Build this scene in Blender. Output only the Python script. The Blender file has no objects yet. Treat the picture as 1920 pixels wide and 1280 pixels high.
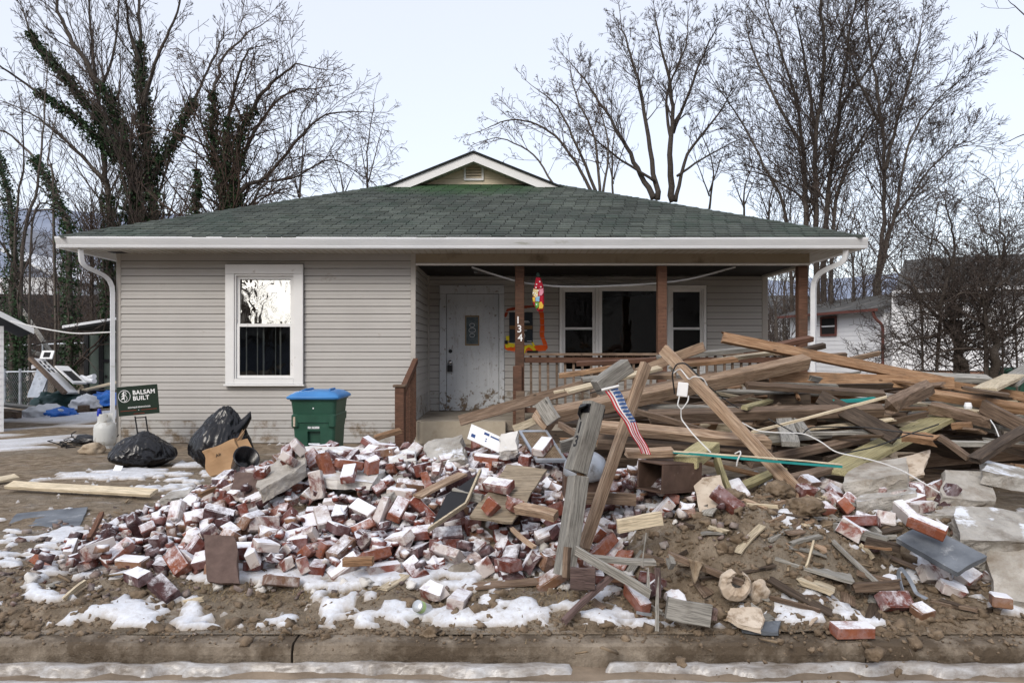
import bpy, bmesh, math, random
import numpy as np
from mathutils import Vector, Matrix, Euler, noise as mn
R = math.radians
scene = bpy.context.scene
COL = scene.collection
# ------------------------------------------------------------------ camera
CAMZ, FPX, PX0, PY0 = 1.43, 1400.0, 950.0, 655.0
cam_d = bpy.data.cameras.new("camera")
cam = bpy.data.objects.new("camera", cam_d)
COL.objects.link(cam)
cam.location = (0, 0, CAMZ)
cam.rotation_euler = (R(90), 0, 0)
cam_d.sensor_width = 36.0
cam_d.lens = FPX / 1920 * 36
cam_d.shift_x = (960 - PX0) / 1920
cam_d.shift_y = (PY0 - 640) / 1920
cam_d.clip_start = 0.05
cam_d.clip_end = 3000
scene.camera = cam
# ------------------------------------------------------------------ sky, sun, exposure
SUN_EL, SUN_AZ = 36.0, 205.0          # azimuth the light comes from, degrees clockwise from +Y
world = bpy.data.worlds.new("World")
scene.world = world
world.use_nodes = True
wn, wl = world.node_tree.nodes, world.node_tree.links
bg = wn["Background"]
sky = wn.new("ShaderNodeTexSky")
sky.sky_type = 'NISHITA'
sky.sun_disc = False
sky.sun_elevation = R(SUN_EL)
sky.sun_rotation = R(SUN_AZ)
sky.air_density = 1.0
sky.dust_density = 2.0
sky.ozone_density = 1.0
veil = wn.new("ShaderNodeMix")        # thin even cloud veil over the whole sky
veil.data_type = 'RGBA'
veil.inputs[0].default_value = 0.55
veil.inputs[7].default_value = (7.15, 7.15, 7.6, 1)
wl.new(sky.outputs[0], veil.inputs[6])
wl.new(veil.outputs[2], bg.inputs[0])
bg.inputs[1].default_value = 0.13
sun_d = bpy.data.lights.new("sun", 'SUN')
sun_d.energy = 1.25
sun_d.angle = R(22)
sun_d.color = (1.0, 0.95, 0.88)
sun = bpy.data.objects.new("sun", sun_d)
COL.objects.link(sun)
_az, _el = R(SUN_AZ), R(SUN_EL)
_to = Vector((math.sin(_az) * math.cos(_el), math.cos(_az) * math.cos(_el), math.sin(_el)))
sun.rotation_euler = _to.to_track_quat('Z', 'Y').to_euler()
scene.view_settings.view_transform = 'Standard'
scene.view_settings.look = 'None'
scene.view_settings.exposure = 0.5
scene.view_settings.gamma = 1.0
scene.view_settings.use_curve_mapping = False
# ------------------------------------------------------------------ helpers
rng = random.Random(7)
def P(px, py, Y):
    return Vector(((px - PX0) / FPX * Y, Y, CAMZ - (py - PY0) / FPX * Y))
def G(px, py, z=0.0):                 # point of the level z seen at a pixel
    return P(px, py, (CAMZ - z) * FPX / (py - PY0))
def tag(o, label=None, cat=None, group=None, kind=None):
    if label: o["label"] = label
    if cat: o["category"] = cat
    if group: o["group"] = group
    if kind: o["kind"] = kind
    return o
def attach(o, parent):
    if parent is not None:
        o.parent = parent
        o.matrix_parent_inverse = Matrix.Translation(parent.location).inverted() if parent.get("wc") else Matrix()
    return o
def empty(name, loc, label, cat, group=None, rot=(0, 0, 0), wc=False):
    o = bpy.data.objects.new(name, None)
    o.empty_display_size = 0.1
    COL.objects.link(o)
    o.location = loc
    o.rotation_euler = rot
    if wc: o["wc"] = 1
    return tag(o, label, cat, group)
class MB:
    def __init__(s): s.v, s.f, s.m = [], [], []
    def add(s, vs, fs, mi=0):
        n = len(s.v)
        s.v += [tuple(v) for v in vs]
        s.f += [tuple(i + n for i in f) for f in fs]
        s.m += [mi] * len(fs)
        return s
    def box(s, a, b, mi=0, M=None):
        vs = [Vector((x, y, z)) for z in (a[2], b[2]) for y in (a[1], b[1]) for x in (a[0], b[0])]
        if M is not None: vs = [M @ v for v in vs]
        return s.add(vs, [(0, 2, 3, 1), (4, 5, 7, 6), (0, 1, 5, 4), (2, 6, 7, 3), (0, 4, 6, 2), (1, 3, 7, 5)], mi)
    def cbox(s, a, b, c=0.005, mi=0, M=None):          # box with chamfered edges
        bm = bmesh.new()
        bmesh.ops.create_cube(bm, size=1)
        for v in bm.verts:
            v.co = Vector([(a[k] + b[k]) / 2 + v.co[k] * (b[k] - a[k]) for k in range(3)])
        bmesh.ops.bevel(bm, geom=bm.edges[:], offset=c, segments=1, affect='EDGES')
        return s.bm(bm, mi, M)
    def bm(s, bm, mi=0, M=None):
        bm.verts.index_update()
        vs = [M @ v.co if M is not None else v.co.copy() for v in bm.verts]
        s.add(vs, [[v.index for v in f.verts] for f in bm.faces], mi)
        bm.free()
        return s
    def tube(s, pts, r, n=8, mi=0, cap=True, sq=None):
        pts = [Vector(p) for p in pts]
        rs = r if isinstance(r, (list, tuple)) else [r] * len(pts)
        rings, up = [], None
        for i, p in enumerate(pts):
            d = (pts[min(i + 1, len(pts) - 1)] - pts[max(i - 1, 0)])
            d = d.normalized() if d.length > 1e-9 else Vector((0, 0, 1))
            if up is None:
                up = d.orthogonal() if abs(d.z) > 0.9 else Vector((0, 0, 1))
            u = (up - d * up.dot(d))
            u = u.normalized() if u.length > 1e-6 else d.orthogonal().normalized()
            w = d.cross(u)
            up = u
            ring = []
            for k in range(n):
                a = 2 * math.pi * (k + (0.5 if n == 4 else 0)) / n
                ca, sa = math.cos(a), math.sin(a)
                if sq: ca, sa = ca * sq[0], sa * sq[1]
                ring.append(p + (u * sa + w * ca) * rs[i])
            rings.append(ring)
        n0 = len(s.v)
        for ring in rings: s.v += [tuple(q) for q in ring]
        for i in range(len(pts) - 1):
            for k in range(n):
                a, b = n0 + i * n + k, n0 + i * n + (k + 1) % n
                s.f.append((a, b, b + n, a + n)); s.m.append(mi)
        if cap:
            s.f.append(tuple(n0 + k for k in range(n))[::-1]); s.m.append(mi)
            s.f.append(tuple(n0 + (len(pts) - 1) * n + k for k in range(n))); s.m.append(mi)
        return s
    def lathe(s, prof, n=20, mi=0, M=None):
        vs = [Vector((r * math.cos(2 * math.pi * k / n), r * math.sin(2 * math.pi * k / n), z)) for r, z in prof for k in range(n)]
        if M is not None: vs = [M @ v for v in vs]
        fs = [(i * n + k, i * n + (k + 1) % n, (i + 1) * n + (k + 1) % n, (i + 1) * n + k) for i in range(len(prof) - 1) for k in range(n)]
        fs.append(tuple(range(n))[::-1])
        fs.append(tuple((len(prof) - 1) * n + k for k in range(n)))
        return s.add(vs, fs, mi)
    def mesh(s, name, mats, smooth=False):
        me = bpy.data.meshes.new(name)
        me.from_pydata(s.v, [], s.f)
        for m in (mats if isinstance(mats, (list, tuple)) else [mats]): me.materials.append(m)
        if any(s.m): me.polygons.foreach_set("material_index", s.m)
        if smooth: me.polygons.foreach_set("use_smooth", [True] * len(me.polygons))
        me.update()
        return me
    def build(s, name, mats, parent=None, smooth=False):
        return link(name, s.mesh(name, mats, smooth), parent)
def link(name, me, parent=None, M=None):
    o = bpy.data.objects.new(name, me)
    COL.objects.link(o)
    if M is not None: o.matrix_basis = M
    return attach(o, parent)
def np_mesh(name, V, F, mat, smooth=False):
    me = bpy.data.meshes.new(name)
    V = np.asarray(V, dtype=np.float32); F = np.asarray(F, dtype=np.int32)
    k = F.shape[1]
    me.vertices.add(len(V)); me.vertices.foreach_set("co", V.ravel())
    me.loops.add(F.size); me.loops.foreach_set("vertex_index", F.ravel())
    me.polygons.add(len(F)); me.polygons.foreach_set("loop_start", np.arange(0, F.size, k, dtype=np.int32))
    if smooth: me.polygons.foreach_set("use_smooth", np.ones(len(F), dtype=bool))
    me.update(calc_edges=True); me.validate()
    if mat: me.materials.append(mat)
    return me
# ------------------------------------------------------------------ heights
def _h(ix, iy, s):
    q = np.sin(ix * 127.1 + iy * 311.7 + s * 74.7) * 43758.5453
    return q - np.floor(q)
def vnoise(x, y, s=0):
    xi, yi = np.floor(x), np.floor(y)
    fx, fy = x - xi, y - yi
    fx, fy = fx * fx * (3 - 2 * fx), fy * fy * (3 - 2 * fy)
    a, b, c, d = _h(xi, yi, s), _h(xi + 1, yi, s), _h(xi, yi + 1, s), _h(xi + 1, yi + 1, s)
    return (a + (b - a) * fx) * (1 - fy) + (c + (d - c) * fx) * fy
def fbm(x, y, s=0, o=4):
    t, a, n = 0, 0.5, 0
    for k in range(o):
        t = t + a * vnoise(x * 2 ** k + 17.3 * k, y * 2 ** k - 9.1 * k, s + k)
        n += a; a *= 0.5
    return t / n
def sm(t):
    t = np.clip(t, 0, 1)
    return t * t * (3 - 2 * t)
def brick_mound(x, y):
    wob = 0.35 * (fbm(x * 0.9, y * 0.9, 3) - 0.5)
    return 0.41 * sm((y - 4.38 + wob * .6) / 1.75) * sm((8.4 - y) / 1.6) * sm((x + 3.1 + wob) / 1.5) * sm((1.35 - x) / 1.0)
def dirt_mound(x, y):
    q = ((x - 1.62) / 1.08) ** 2 + ((y - 5.3) / 1.1) ** 2
    q2 = ((x - 2.75) / 0.95) ** 2 + ((y - 5.25) / 0.75) ** 2
    return np.maximum(0.38 * sm(1.15 - q), 0.30 * sm(1.15 - q2)) + 0.12 * sm((x - 1.6) / 1.6) * sm((y - 4.25) / 1.4) * sm((9 - y) / 2) * sm((8 - x) / 2)
def hz(x, y, fine=1.0):
    x = np.asarray(x, dtype=float); y = np.asarray(y, dtype=float)
    front = sm((9.5 - y) / 2)
    z = -0.10 * sm((4.6 - y) / 0.7)
    z = z + brick_mound(x, y) + dirt_mound(x, y)
    near = sm((y - 3.98) / 0.15)
    berm = sm((y - 4.0) / 0.2) * sm((4.9 - y) / 0.5)
    z = z + near * (front * 0.05 * (fbm(x * 1.1, y * 1.1, 11) - 0.5) + berm * 0.13 * (fbm(x * 1.6, y * 2.2, 5) - 0.4))
    z = z + fine * near * sm((8 - y) / 3) * (0.060 * (fbm(x * 4.5, y * 5.5, 8, 4) - 0.5) + 0.03 * np.abs(fbm(x * 13, y * 13, 9, 2) - 0.5))
    z = z + 0.10 * sm(1 - ((x - 1.62) / 1.25) ** 2 - ((y - 5.0) / 1.2) ** 2) * ((fbm(x * 4, y * 4, 21, 4) - 0.5) * 2.6 + fine * 1.6 * (np.abs(fbm(x * 11, y * 11, 23, 3) - 0.5)))
    z = z + 50 * sm((-y - 32) / 150) * (1 - 0.9 * np.exp(-((x / np.minimum(y, -1.0) - 0.31) / 0.085) ** 2))  # slope added behind the viewer to shade the porch, gap for the pane's reflection
    # wooded bank behind the neighbouring yard, and gentle rise far behind
    z = z + 4.7 * sm((y - 27 - 0.12 * x) / 20) * sm((-6 - x) / 10)
    z = z + 5.0 * sm((y - 45) / 60)
    return z
def gz(x, y): return float(hz(x, y))
# ------------------------------------------------------------------ materials
class NT:
    def __init__(s, name):
        s.mat = bpy.data.materials.new(name)
        s.mat.use_nodes = True
        s.t = s.mat.node_tree
        s.n, s.l = s.t.nodes, s.t.links
        s.b = s.n["Principled BSDF"]
    def new(s, t, **kw):
        q = s.n.new(t)
        for k, v in kw.items(): setattr(q, k, v)
        return q
    def put(s, sock, v):
        if v is None: return
        if isinstance(v, bpy.types.NodeSocket): s.l.new(v, sock)
        elif isinstance(v, (tuple, list)) and len(v) == 3 and sock.type == 'RGBA': sock.default_value = (*v, 1)
        else: sock.default_value = v
    def coord(s, kind='Object', scale=(1, 1, 1), rnd=True):
        tc = s.new("ShaderNodeTexCoord")
        src = tc.outputs['Object']
        if kind == 'World': src = s.new("ShaderNodeNewGeometry").outputs['Position']
        mp = s.new("ShaderNodeMapping")
        mp.inputs['Scale'].default_value = scale
        s.l.new(src, mp.inputs['Vector'])
        if rnd and kind != 'World':
            oi = s.new("ShaderNodeObjectInfo")
            mu = s.new("ShaderNodeMath", operation='MULTIPLY'); s.l.new(oi.outputs['Random'], mu.inputs[0]); mu.inputs[1].default_value = 57.0
            cb = s.new("ShaderNodeCombineXYZ")
            for i in range(3): s.l.new(mu.outputs[0], cb.inputs[i])
            s.l.new(cb.outputs[0], mp.inputs['Location'])
        return mp.outputs[0]
    def noise(s, co, scale, detail=5, rough=0.6, dist=0.0):
        q = s.new("ShaderNodeTexNoise")
        q.inputs['Scale'].default_value = scale; q.inputs['Detail'].default_value = detail
        q.inputs['Roughness'].default_value = rough; q.inputs['Distortion'].default_value = dist
        s.l.new(co, q.inputs['Vector'])
        return q.outputs[0]
    def ramp(s, fac, stops, interp='LINEAR'):
        q = s.new("ShaderNodeValToRGB")
        q.color_ramp.interpolation = interp
        e = q.color_ramp.elements
        while len(e) < len(stops): e.new(0.5)
        for i, (p, c) in enumerate(stops):
            e[i].position = p
            e[i].color = (*c, 1) if isinstance(c, (tuple, list)) else (c, c, c, 1)
        s.l.new(fac, q.inputs[0])
        return q.outputs[0]
    def mix(s, fac, a, b, mode='MIX'):
        q = s.new("ShaderNodeMix", data_type='RGBA', blend_type=mode)
        s.put(q.inputs[0], fac); s.put(q.inputs[6], a); s.put(q.inputs[7], b)
        return q.outputs[2]
    def math(s, op, a, b=0.0, c=None):
        q = s.new("ShaderNodeMath", operation=op)
        s.put(q.inputs[0], a); s.put(q.inputs[1], b)
        if c is not None: s.put(q.inputs[2], c)
        return q.outputs[0]
    def mr(s, v, a, b, c=0.0, d=1.0):
        q = s.new("ShaderNodeMapRange")
        s.l.new(v, q.inputs[0])
        for i, x in enumerate((a, b, c, d)): q.inputs[i + 1].default_value = x
        return q.outputs[0]
    def rand(s): return s.new("ShaderNodeObjectInfo").outputs['Random']
    def upz(s):
        g = s.new("ShaderNodeNewGeometry"); x = s.new("ShaderNodeSeparateXYZ")
        s.l.new(g.outputs['Normal'], x.inputs[0])
        return x.outputs[2]
    def bump(s, h, strength=0.3, dist=0.01):
        q = s.new("ShaderNodeBump")
        q.inputs['Strength'].default_value = strength; q.inputs['Distance'].default_value = dist
        s.l.new(h, q.inputs['Height'])
        s.l.new(q.outputs[0], s.b.inputs['Normal'])
    def fin(s, col, rough=0.8, spec=0.3, metal=0.0):
        s.put(s.b.inputs['Base Color'], col); s.put(s.b.inputs['Roughness'], rough)
        s.b.inputs['Specular IOR Level'].default_value = spec; s.b.inputs['Metallic'].default_value = metal
        return s.mat
SNOWC = (0.76, 0.79, 0.84)
M = {}
def plain(name, c1, c2=None, scale=6, rough=0.7, bump=0.2, bdist=0.005, metal=0.0, spec=0.3, world=False, stretch=(1, 1, 1), dirt=None, snow=None, vary=0.0, detail=6):
    t = NT(name)
    co = t.coord('World' if world else 'Object', stretch)
    n = t.noise(co, scale, detail)
    col = t.ramp(n, [(0.32, c1), (0.68, c2 or c1)])
    if dirt:                                              # (colour, scale, low, high)
        d = t.mr(t.noise(co, dirt[1], 7, 0.68), dirt[2], dirt[3])
        col = t.mix(d, col, dirt[0])
    if vary:
        v = t.mr(t.rand(), 0, 1, 1 - vary, 1 + vary)
        hs = t.new("ShaderNodeHueSaturation"); t.l.new(col, hs.inputs['Color']); t.l.new(v, hs.inputs['Value'])
        col = hs.outputs[0]
    if snow:                                              # (threshold, noise scale)
        sn = t.math('ADD', t.upz(), t.mr(t.noise(co, snow[1], 5, 0.65), 0, 1, -0.75, 0.75))
        col = t.mix(t.mr(sn, snow[0], snow[0] + 0.12), col, SNOWC)
    if bump: t.bump(t.noise(co, scale * 4, 6, 0.65), bump, bdist)
    M[name] = t.fin(col, rough, spec, metal)
    return M[name]
def wood(name, c1, c2, c3, snow=None, rough=0.78, dirt=0.5):
    t = NT(name)
    co = t.coord('Object', (0.8, 9, 9))
    g = t.noise(co, 3.2, 9, 0.68, 0.9)
    fine = t.noise(t.coord('Object', (2.0, 60, 60)), 3.0, 4, 0.6)
    col = t.ramp(g, [(0.28, c1), (0.5, c2), (0.74, c3)])
    col = t.mix(t.mr(fine, 0.45, 0.62, 0, 0.7), col, tuple(k * 0.4 for k in c1))
    co2 = t.coord('Object', (1, 1, 1))
    st = t.mr(t.noise(co2, 3.0, 7, 0.7), 0.52, 0.72)
    col = t.mix(t.math('MULTIPLY', st, dirt), col, (0.07, 0.052, 0.038))
    vo = t.new("ShaderNodeTexVoronoi"); vo.inputs['Scale'].default_value = 5.5
    t.l.new(t.coord('Object', (0.7, 1.6, 1.6)), vo.inputs['Vector'])
    col = t.mix(t.mr(vo.outputs['Distance'], 0.055, 0.10, 0.85, 0), col, tuple(k * 0.22 for k in c1))
    v = t.mr(t.rand(), 0, 1, 0.72, 1.22)
    hs = t.new("ShaderNodeHueSaturation"); t.l.new(col, hs.inputs['Color']); t.l.new(v, hs.inputs['Value'])
    col = hs.outputs[0]
    if snow:
        sn = t.math('ADD', t.upz(), t.mr(t.noise(co2, 5, 5, 0.65), 0, 1, -0.8, 0.8))
        col = t.mix(t.mr(sn, snow, snow + 0.1), col, SNOWC)
    t.bump(t.math('ADD', g, t.math('MULTIPLY', fine, 0.5)), 0.35, 0.006)
    M[name] = t.fin(col, rough, 0.25)
wood("tan_wood", (0.25, 0.155, 0.095), (0.40, 0.285, 0.195), (0.54, 0.42, 0.315), snow=1.28)
wood("orange_wood", (0.21, 0.11, 0.055), (0.34, 0.205, 0.115), (0.47, 0.32, 0.20))
wood("grey_wood", (0.22, 0.21, 0.185), (0.34, 0.325, 0.29), (0.45, 0.43, 0.39), snow=1.22)
wood("brown_wood", (0.105, 0.070, 0.048), (0.195, 0.137, 0.097), (0.31, 0.235, 0.175), snow=1.3)
wood("dark_wood", (0.045, 0.033, 0.026), (0.085, 0.062, 0.045), (0.14, 0.105, 0.078), snow=1.25)
wood("yellow_wood", (0.34, 0.29, 0.15), (0.45, 0.40, 0.22), (0.53, 0.48, 0.29), dirt=0.25, snow=1.35)
wood("pale_wood", (0.50, 0.41, 0.28), (0.62, 0.53, 0.38), (0.70, 0.61, 0.46), dirt=0.12)
wood("plum_wood", (0.11, 0.075, 0.07), (0.16, 0.11, 0.10), (0.24, 0.17, 0.15))
wood("stained_wood", (0.095, 0.047, 0.03), (0.14, 0.072, 0.047), (0.19, 0.105, 0.07), dirt=0.55)
wood("plywood", (0.25, 0.20, 0.14), (0.33, 0.27, 0.195), (0.40, 0.335, 0.25), dirt=0.6, snow=1.33)
wood("bark", (0.055, 0.044, 0.037), (0.10, 0.084, 0.07), (0.17, 0.148, 0.126), dirt=0.3)
plain("twig", (0.045, 0.035, 0.030), (0.095, 0.075, 0.063), 5, 0.9, 0)
plain("twig_warm", (0.055, 0.036, 0.028), (0.105, 0.072, 0.055), 5, 0.9, 0)
plain("twig_pale", (0.10, 0.08, 0.066), (0.17, 0.14, 0.11), 5, 0.9, 0)
plain("ivy_leaf", (0.012, 0.03, 0.012), (0.035, 0.075, 0.025), 1.5, 0.55, 0, world=True)
plain("siding", (0.405, 0.39, 0.368), (0.45, 0.436, 0.412), 1.3, 0.55, 0.05, 0.002, world=True, dirt=((0.22, 0.17, 0.12), 2.6, 0.66, 0.82), vary=0.03)
plain("siding_muddy", (0.38, 0.37, 0.35), (0.42, 0.41, 0.39), 1.3, 0.6, 0.05, 0.002, world=True, dirt=((0.17, 0.125, 0.08), 3.5, 0.48, 0.62), vary=0.03)
plain("trim_tan", (0.42, 0.395, 0.36), (0.46, 0.435, 0.40), 2, 0.5, 0.03, 0.002, world=True)
plain("beam_tan", (0.30, 0.25, 0.18), (0.35, 0.295, 0.22), 2, 0.6, 0.05, 0.003, world=True, dirt=((0.14, 0.11, 0.07), 2.0, 0.55, 0.75))
plain("gable_tan", (0.58, 0.50, 0.36), (0.63, 0.55, 0.41), 2, 0.6, 0.03, 0.002, world=True)
plain("white_paint", (0.74, 0.74, 0.73), (0.80, 0.80, 0.79), 3, 0.45, 0.06, 0.002, world=True, dirt=((0.36, 0.31, 0.24), 6, 0.61, 0.76))
plain("gutter_white", (0.68, 0.70, 0.72), (0.78, 0.80, 0.82), 1.2, 0.4, 0.0, world=True, stretch=(1, 1, 6), dirt=((0.30, 0.31, 0.22), 1.6, 0.62, 0.80))
plain("soffit", (0.42, 0.40, 0.36), (0.50, 0.48, 0.44), 2, 0.6, 0.0, world=True, dirt=((0.2, 0.17, 0.12), 1.5, 0.55, 0.75))
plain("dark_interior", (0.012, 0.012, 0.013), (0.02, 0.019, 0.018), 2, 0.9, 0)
plain("wall_gap_shade", (0.07, 0.065, 0.06), (0.08, 0.075, 0.07), 3, 0.9, 0)
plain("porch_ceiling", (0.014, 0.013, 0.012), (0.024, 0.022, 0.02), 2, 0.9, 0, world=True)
plain("porch_concrete", (0.26, 0.225, 0.18), (0.36, 0.32, 0.26), 3, 0.85, 0.2, 0.004, world=True, dirt=((0.13, 0.10, 0.075), 2.2, 0.45, 0.7))
plain("step_concrete", (0.36, 0.31, 0.235), (0.43, 0.375, 0.29), 5, 0.9, 0.2, 0.004, world=True, dirt=((0.24, 0.19, 0.13), 3, 0.55, 0.75))
plain("concrete", (0.34, 0.32, 0.285), (0.56, 0.535, 0.49), 5, 0.9, 1.0, 0.025, dirt=((0.20, 0.17, 0.135), 3, 0.5, 0.66), snow=(1.02, 4), vary=0.12)
plain("concrete_bare", (0.33, 0.305, 0.265), (0.52, 0.49, 0.44), 5, 0.9, 1.0, 0.025, dirt=((0.24, 0.20, 0.155), 3, 0.5, 0.68), snow=(1.3, 4), vary=0.1)
plain("mortar_white", (0.58, 0.56, 0.52), (0.70, 0.68, 0.65), 6, 0.9, 0.5, 0.008, dirt=((0.33, 0.28, 0.23), 5, 0.55, 0.68), snow=(1.0, 5))
plain("slate", (0.075, 0.085, 0.10), (0.19, 0.21, 0.235), 4, 0.5, 0.4, 0.006, dirt=((0.42, 0.43, 0.44), 5, 0.56, 0.74))
plain("kerb_concrete", (0.17, 0.135, 0.098), (0.33, 0.28, 0.22), 6, 0.9, 0.9, 0.02, world=True, dirt=((0.095, 0.071, 0.048), 3.2, 0.40, 0.56), detail=10)
plain("rust_brown", (0.06, 0.035, 0.025), (0.12, 0.075, 0.055), 7, 0.75, 0.4, 0.006, dirt=((0.30, 0.25, 0.2), 8, 0.62, 0.76))
plain("galvanised", (0.30, 0.33, 0.37), (0.48, 0.51, 0.55), 5, 0.45, 0.2, 0.004, metal=0.6, dirt=((0.12, 0.11, 0.10), 6, 0.55, 0.7))
plain("black_plastic", (0.004, 0.004, 0.005), (0.008, 0.008, 0.010), 4, 0.24, 0.10, 0.02, spec=0.45)
plain("black_metal", (0.010, 0.010, 0.011), (0.02, 0.02, 0.02), 8, 0.5, 0)
plain("bin_green", (0.012, 0.055, 0.033), (0.02, 0.082, 0.05), 4, 0.42, 0.1, 0.002, spec=0.45, dirt=((0.09, 0.14, 0.10), 4, 0.62, 0.9))
plain("lid_blue", (0.035, 0.17, 0.43), (0.055, 0.24, 0.54), 3, 0.42, 0.05, 0.002, spec=0.45)
plain("dark_green", (0.008, 0.025, 0.018), (0.012, 0.035, 0.026), 5, 0.5, 0.1, 0.004)
plain("sign_green", (0.010, 0.022, 0.014), (0.012, 0.026, 0.017), 5, 0.45, 0)
plain("sign_red", (0.30, 0.03, 0.015), (0.34, 0.04, 0.02), 5, 0.5, 0)
plain("print_white", (0.80, 0.80, 0.80), (0.84, 0.84, 0.84), 5, 0.6, 0)
plain("print_blue", (0.02, 0.05, 0.16), (0.03, 0.07, 0.2), 5, 0.6, 0)
plain("ink", (0.012, 0.012, 0.014), (0.02, 0.02, 0.022), 5, 0.6, 0)
plain("cardboard", (0.36, 0.22, 0.115), (0.45, 0.285, 0.155), 4, 0.8, 0.25, 0.006, dirt=((0.17, 0.11, 0.06), 2.5, 0.55, 0.75))
plain("cloth_tan", (0.34, 0.27, 0.19), (0.48, 0.40, 0.30), 6, 0.9, 0.4, 0.01, dirt=((0.18, 0.13, 0.085), 5, 0.5, 0.65))
plain("plaster_cream", (0.46, 0.37, 0.28), (0.62, 0.54, 0.44), 7, 0.85, 0.5, 0.008, dirt=((0.24, 0.17, 0.11), 6, 0.5, 0.62))
plain("tank_white", (0.55, 0.56, 0.54), (0.64, 0.65, 0.63), 4, 0.4, 0.1, 0.003, dirt=((0.22, 0.18, 0.13), 5, 0.55, 0.7))
plain("cap_blue", (0.01, 0.03, 0.33), (0.015, 0.04, 0.4), 5, 0.3, 0)
plain("tarp_blue", (0.015, 0.11, 0.50), (0.04, 0.20, 0.62), 5, 0.45, 0.4, 0.02, snow=(1.15, 3))
plain("tarp_green", (0.010, 0.035, 0.036), (0.02, 0.055, 0.055), 4, 0.5, 0.3, 0.02, snow=(1.2, 2))
plain("sheet_white", (0.62, 0.64, 0.66), (0.75, 0.77, 0.80), 5, 0.5, 0.4, 0.02)
plain("tin", (0.50, 0.53, 0.55), (0.62, 0.65, 0.67), 7, 0.35, 0.1, 0.003, metal=0.5)
plain("tin_green", (0.36, 0.52, 0.20), (0.45, 0.6, 0.28), 7, 0.5, 0)
plain("shed_green", (0.13, 0.17, 0.15), (0.16, 0.205, 0.18), 3, 0.8, 0.1, 0.004)
plain("shed_dark", (0.02, 0.022, 0.025), (0.03, 0.032, 0.035), 3, 0.8, 0)
plain("neighbour_white", (0.76, 0.77, 0.79), (0.80, 0.81, 0.82), 2, 0.6, 0, world=True)
plain("neighbour_roof", (0.055, 0.054, 0.052), (0.10, 0.098, 0.094), 3, 0.95, 0.3, 0.01, world=True, dirt=((0.26, 0.25, 0.23), 2, 0.55, 0.8))
plain("brick_base", (0.26, 0.15, 0.11), (0.33, 0.20, 0.15), 6, 0.9, 0.2, 0.01, world=True)
plain("trim_red", (0.11, 0.04, 0.032), (0.15, 0.055, 0.043), 4, 0.7, 0)
plain("blue_grey", (0.19, 0.215, 0.27), (0.26, 0.285, 0.34), 1.2, 0.9, 0, world=True)
plain("hill_haze_blue", (0.17, 0.20, 0.27), (0.25, 0.285, 0.36), 0.06, 1.0, 0, world=True)
plain("wire_white", (0.62, 0.62, 0.61), (0.7, 0.7, 0.69), 5, 0.5, 0)
plain("wire_black", (0.014, 0.014, 0.015), (0.02, 0.02, 0.02), 5, 0.5, 0)
plain("teal_paint", (0.02, 0.24, 0.23), (0.03, 0.30, 0.28), 5, 0.6, 0)
plain("flag_white", (0.74, 0.74, 0.75), (0.78, 0.78, 0.79), 5, 0.8, 0)
plain("flag_red", (0.46, 0.02, 0.035), (0.52, 0.03, 0.045), 5, 0.8, 0)
plain("flag_blue", (0.045, 0.10, 0.26), (0.06, 0.125, 0.30), 5, 0.8, 0)
plain("spray_orange", (0.75, 0.085, 0.006), (0.85, 0.13, 0.01), 8, 0.7, 0, world=True, dirt=((0.40, 0.09, 0.03), 9, 0.55, 0.75))
plain("spray_yellow", (0.75, 0.60, 0.01), (0.85, 0.70, 0.03), 8, 0.7, 0, world=True, dirt=((0.45, 0.36, 0.08), 9, 0.55, 0.75))
plain("poster_dark", (0.018, 0.024, 0.032), (0.022, 0.03, 0.04), 5, 0.6, 0)
plain("poster_brown", (0.16, 0.09, 0.035), (0.2, 0.11, 0.045), 5, 0.6, 0)
plain("chrome", (0.62, 0.62, 0.62), (0.7, 0.7, 0.7), 5, 0.2, 0, metal=0.9)
plain("brass_frame", (0.20, 0.14, 0.07), (0.26, 0.19, 0.10), 9, 0.5, 0.1, 0.002)
plain("shingle_slab", (0.10, 0.068, 0.058), (0.145, 0.10, 0.085), 16, 0.95, 0.4, 0.006)
plain("straw", (0.26, 0.19, 0.10), (0.40, 0.31, 0.18), 9, 0.95, 0)
plain("litter_wood", (0.11, 0.08, 0.055), (0.34, 0.26, 0.17), 4.5, 0.9, 0.2, 0.01, world=True)
plain("litter_mix", (0.10, 0.04, 0.03), (0.44, 0.40, 0.36), 9.0, 0.95, 0.3, 0.01, world=True, dirt=((0.10, 0.08, 0.075), 4, 0.5, 0.6), snow=(1.05, 9))
for nm, c in (("stocking_red", (0.36, 0.012, 0.03)), ("stocking_yellow", (0.62, 0.40, 0.06)), ("stocking_green", (0.10, 0.30, 0.06)), ("stocking_blue", (0.22, 0.42, 0.58)), ("stocking_pink", (0.60, 0.25, 0.32)), ("stocking_cream", (0.62, 0.52, 0.28))):
    plain(nm, c, tuple(min(1, k * 1.25) for k in c), 30, 0.85, 0.3, 0.004)
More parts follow.
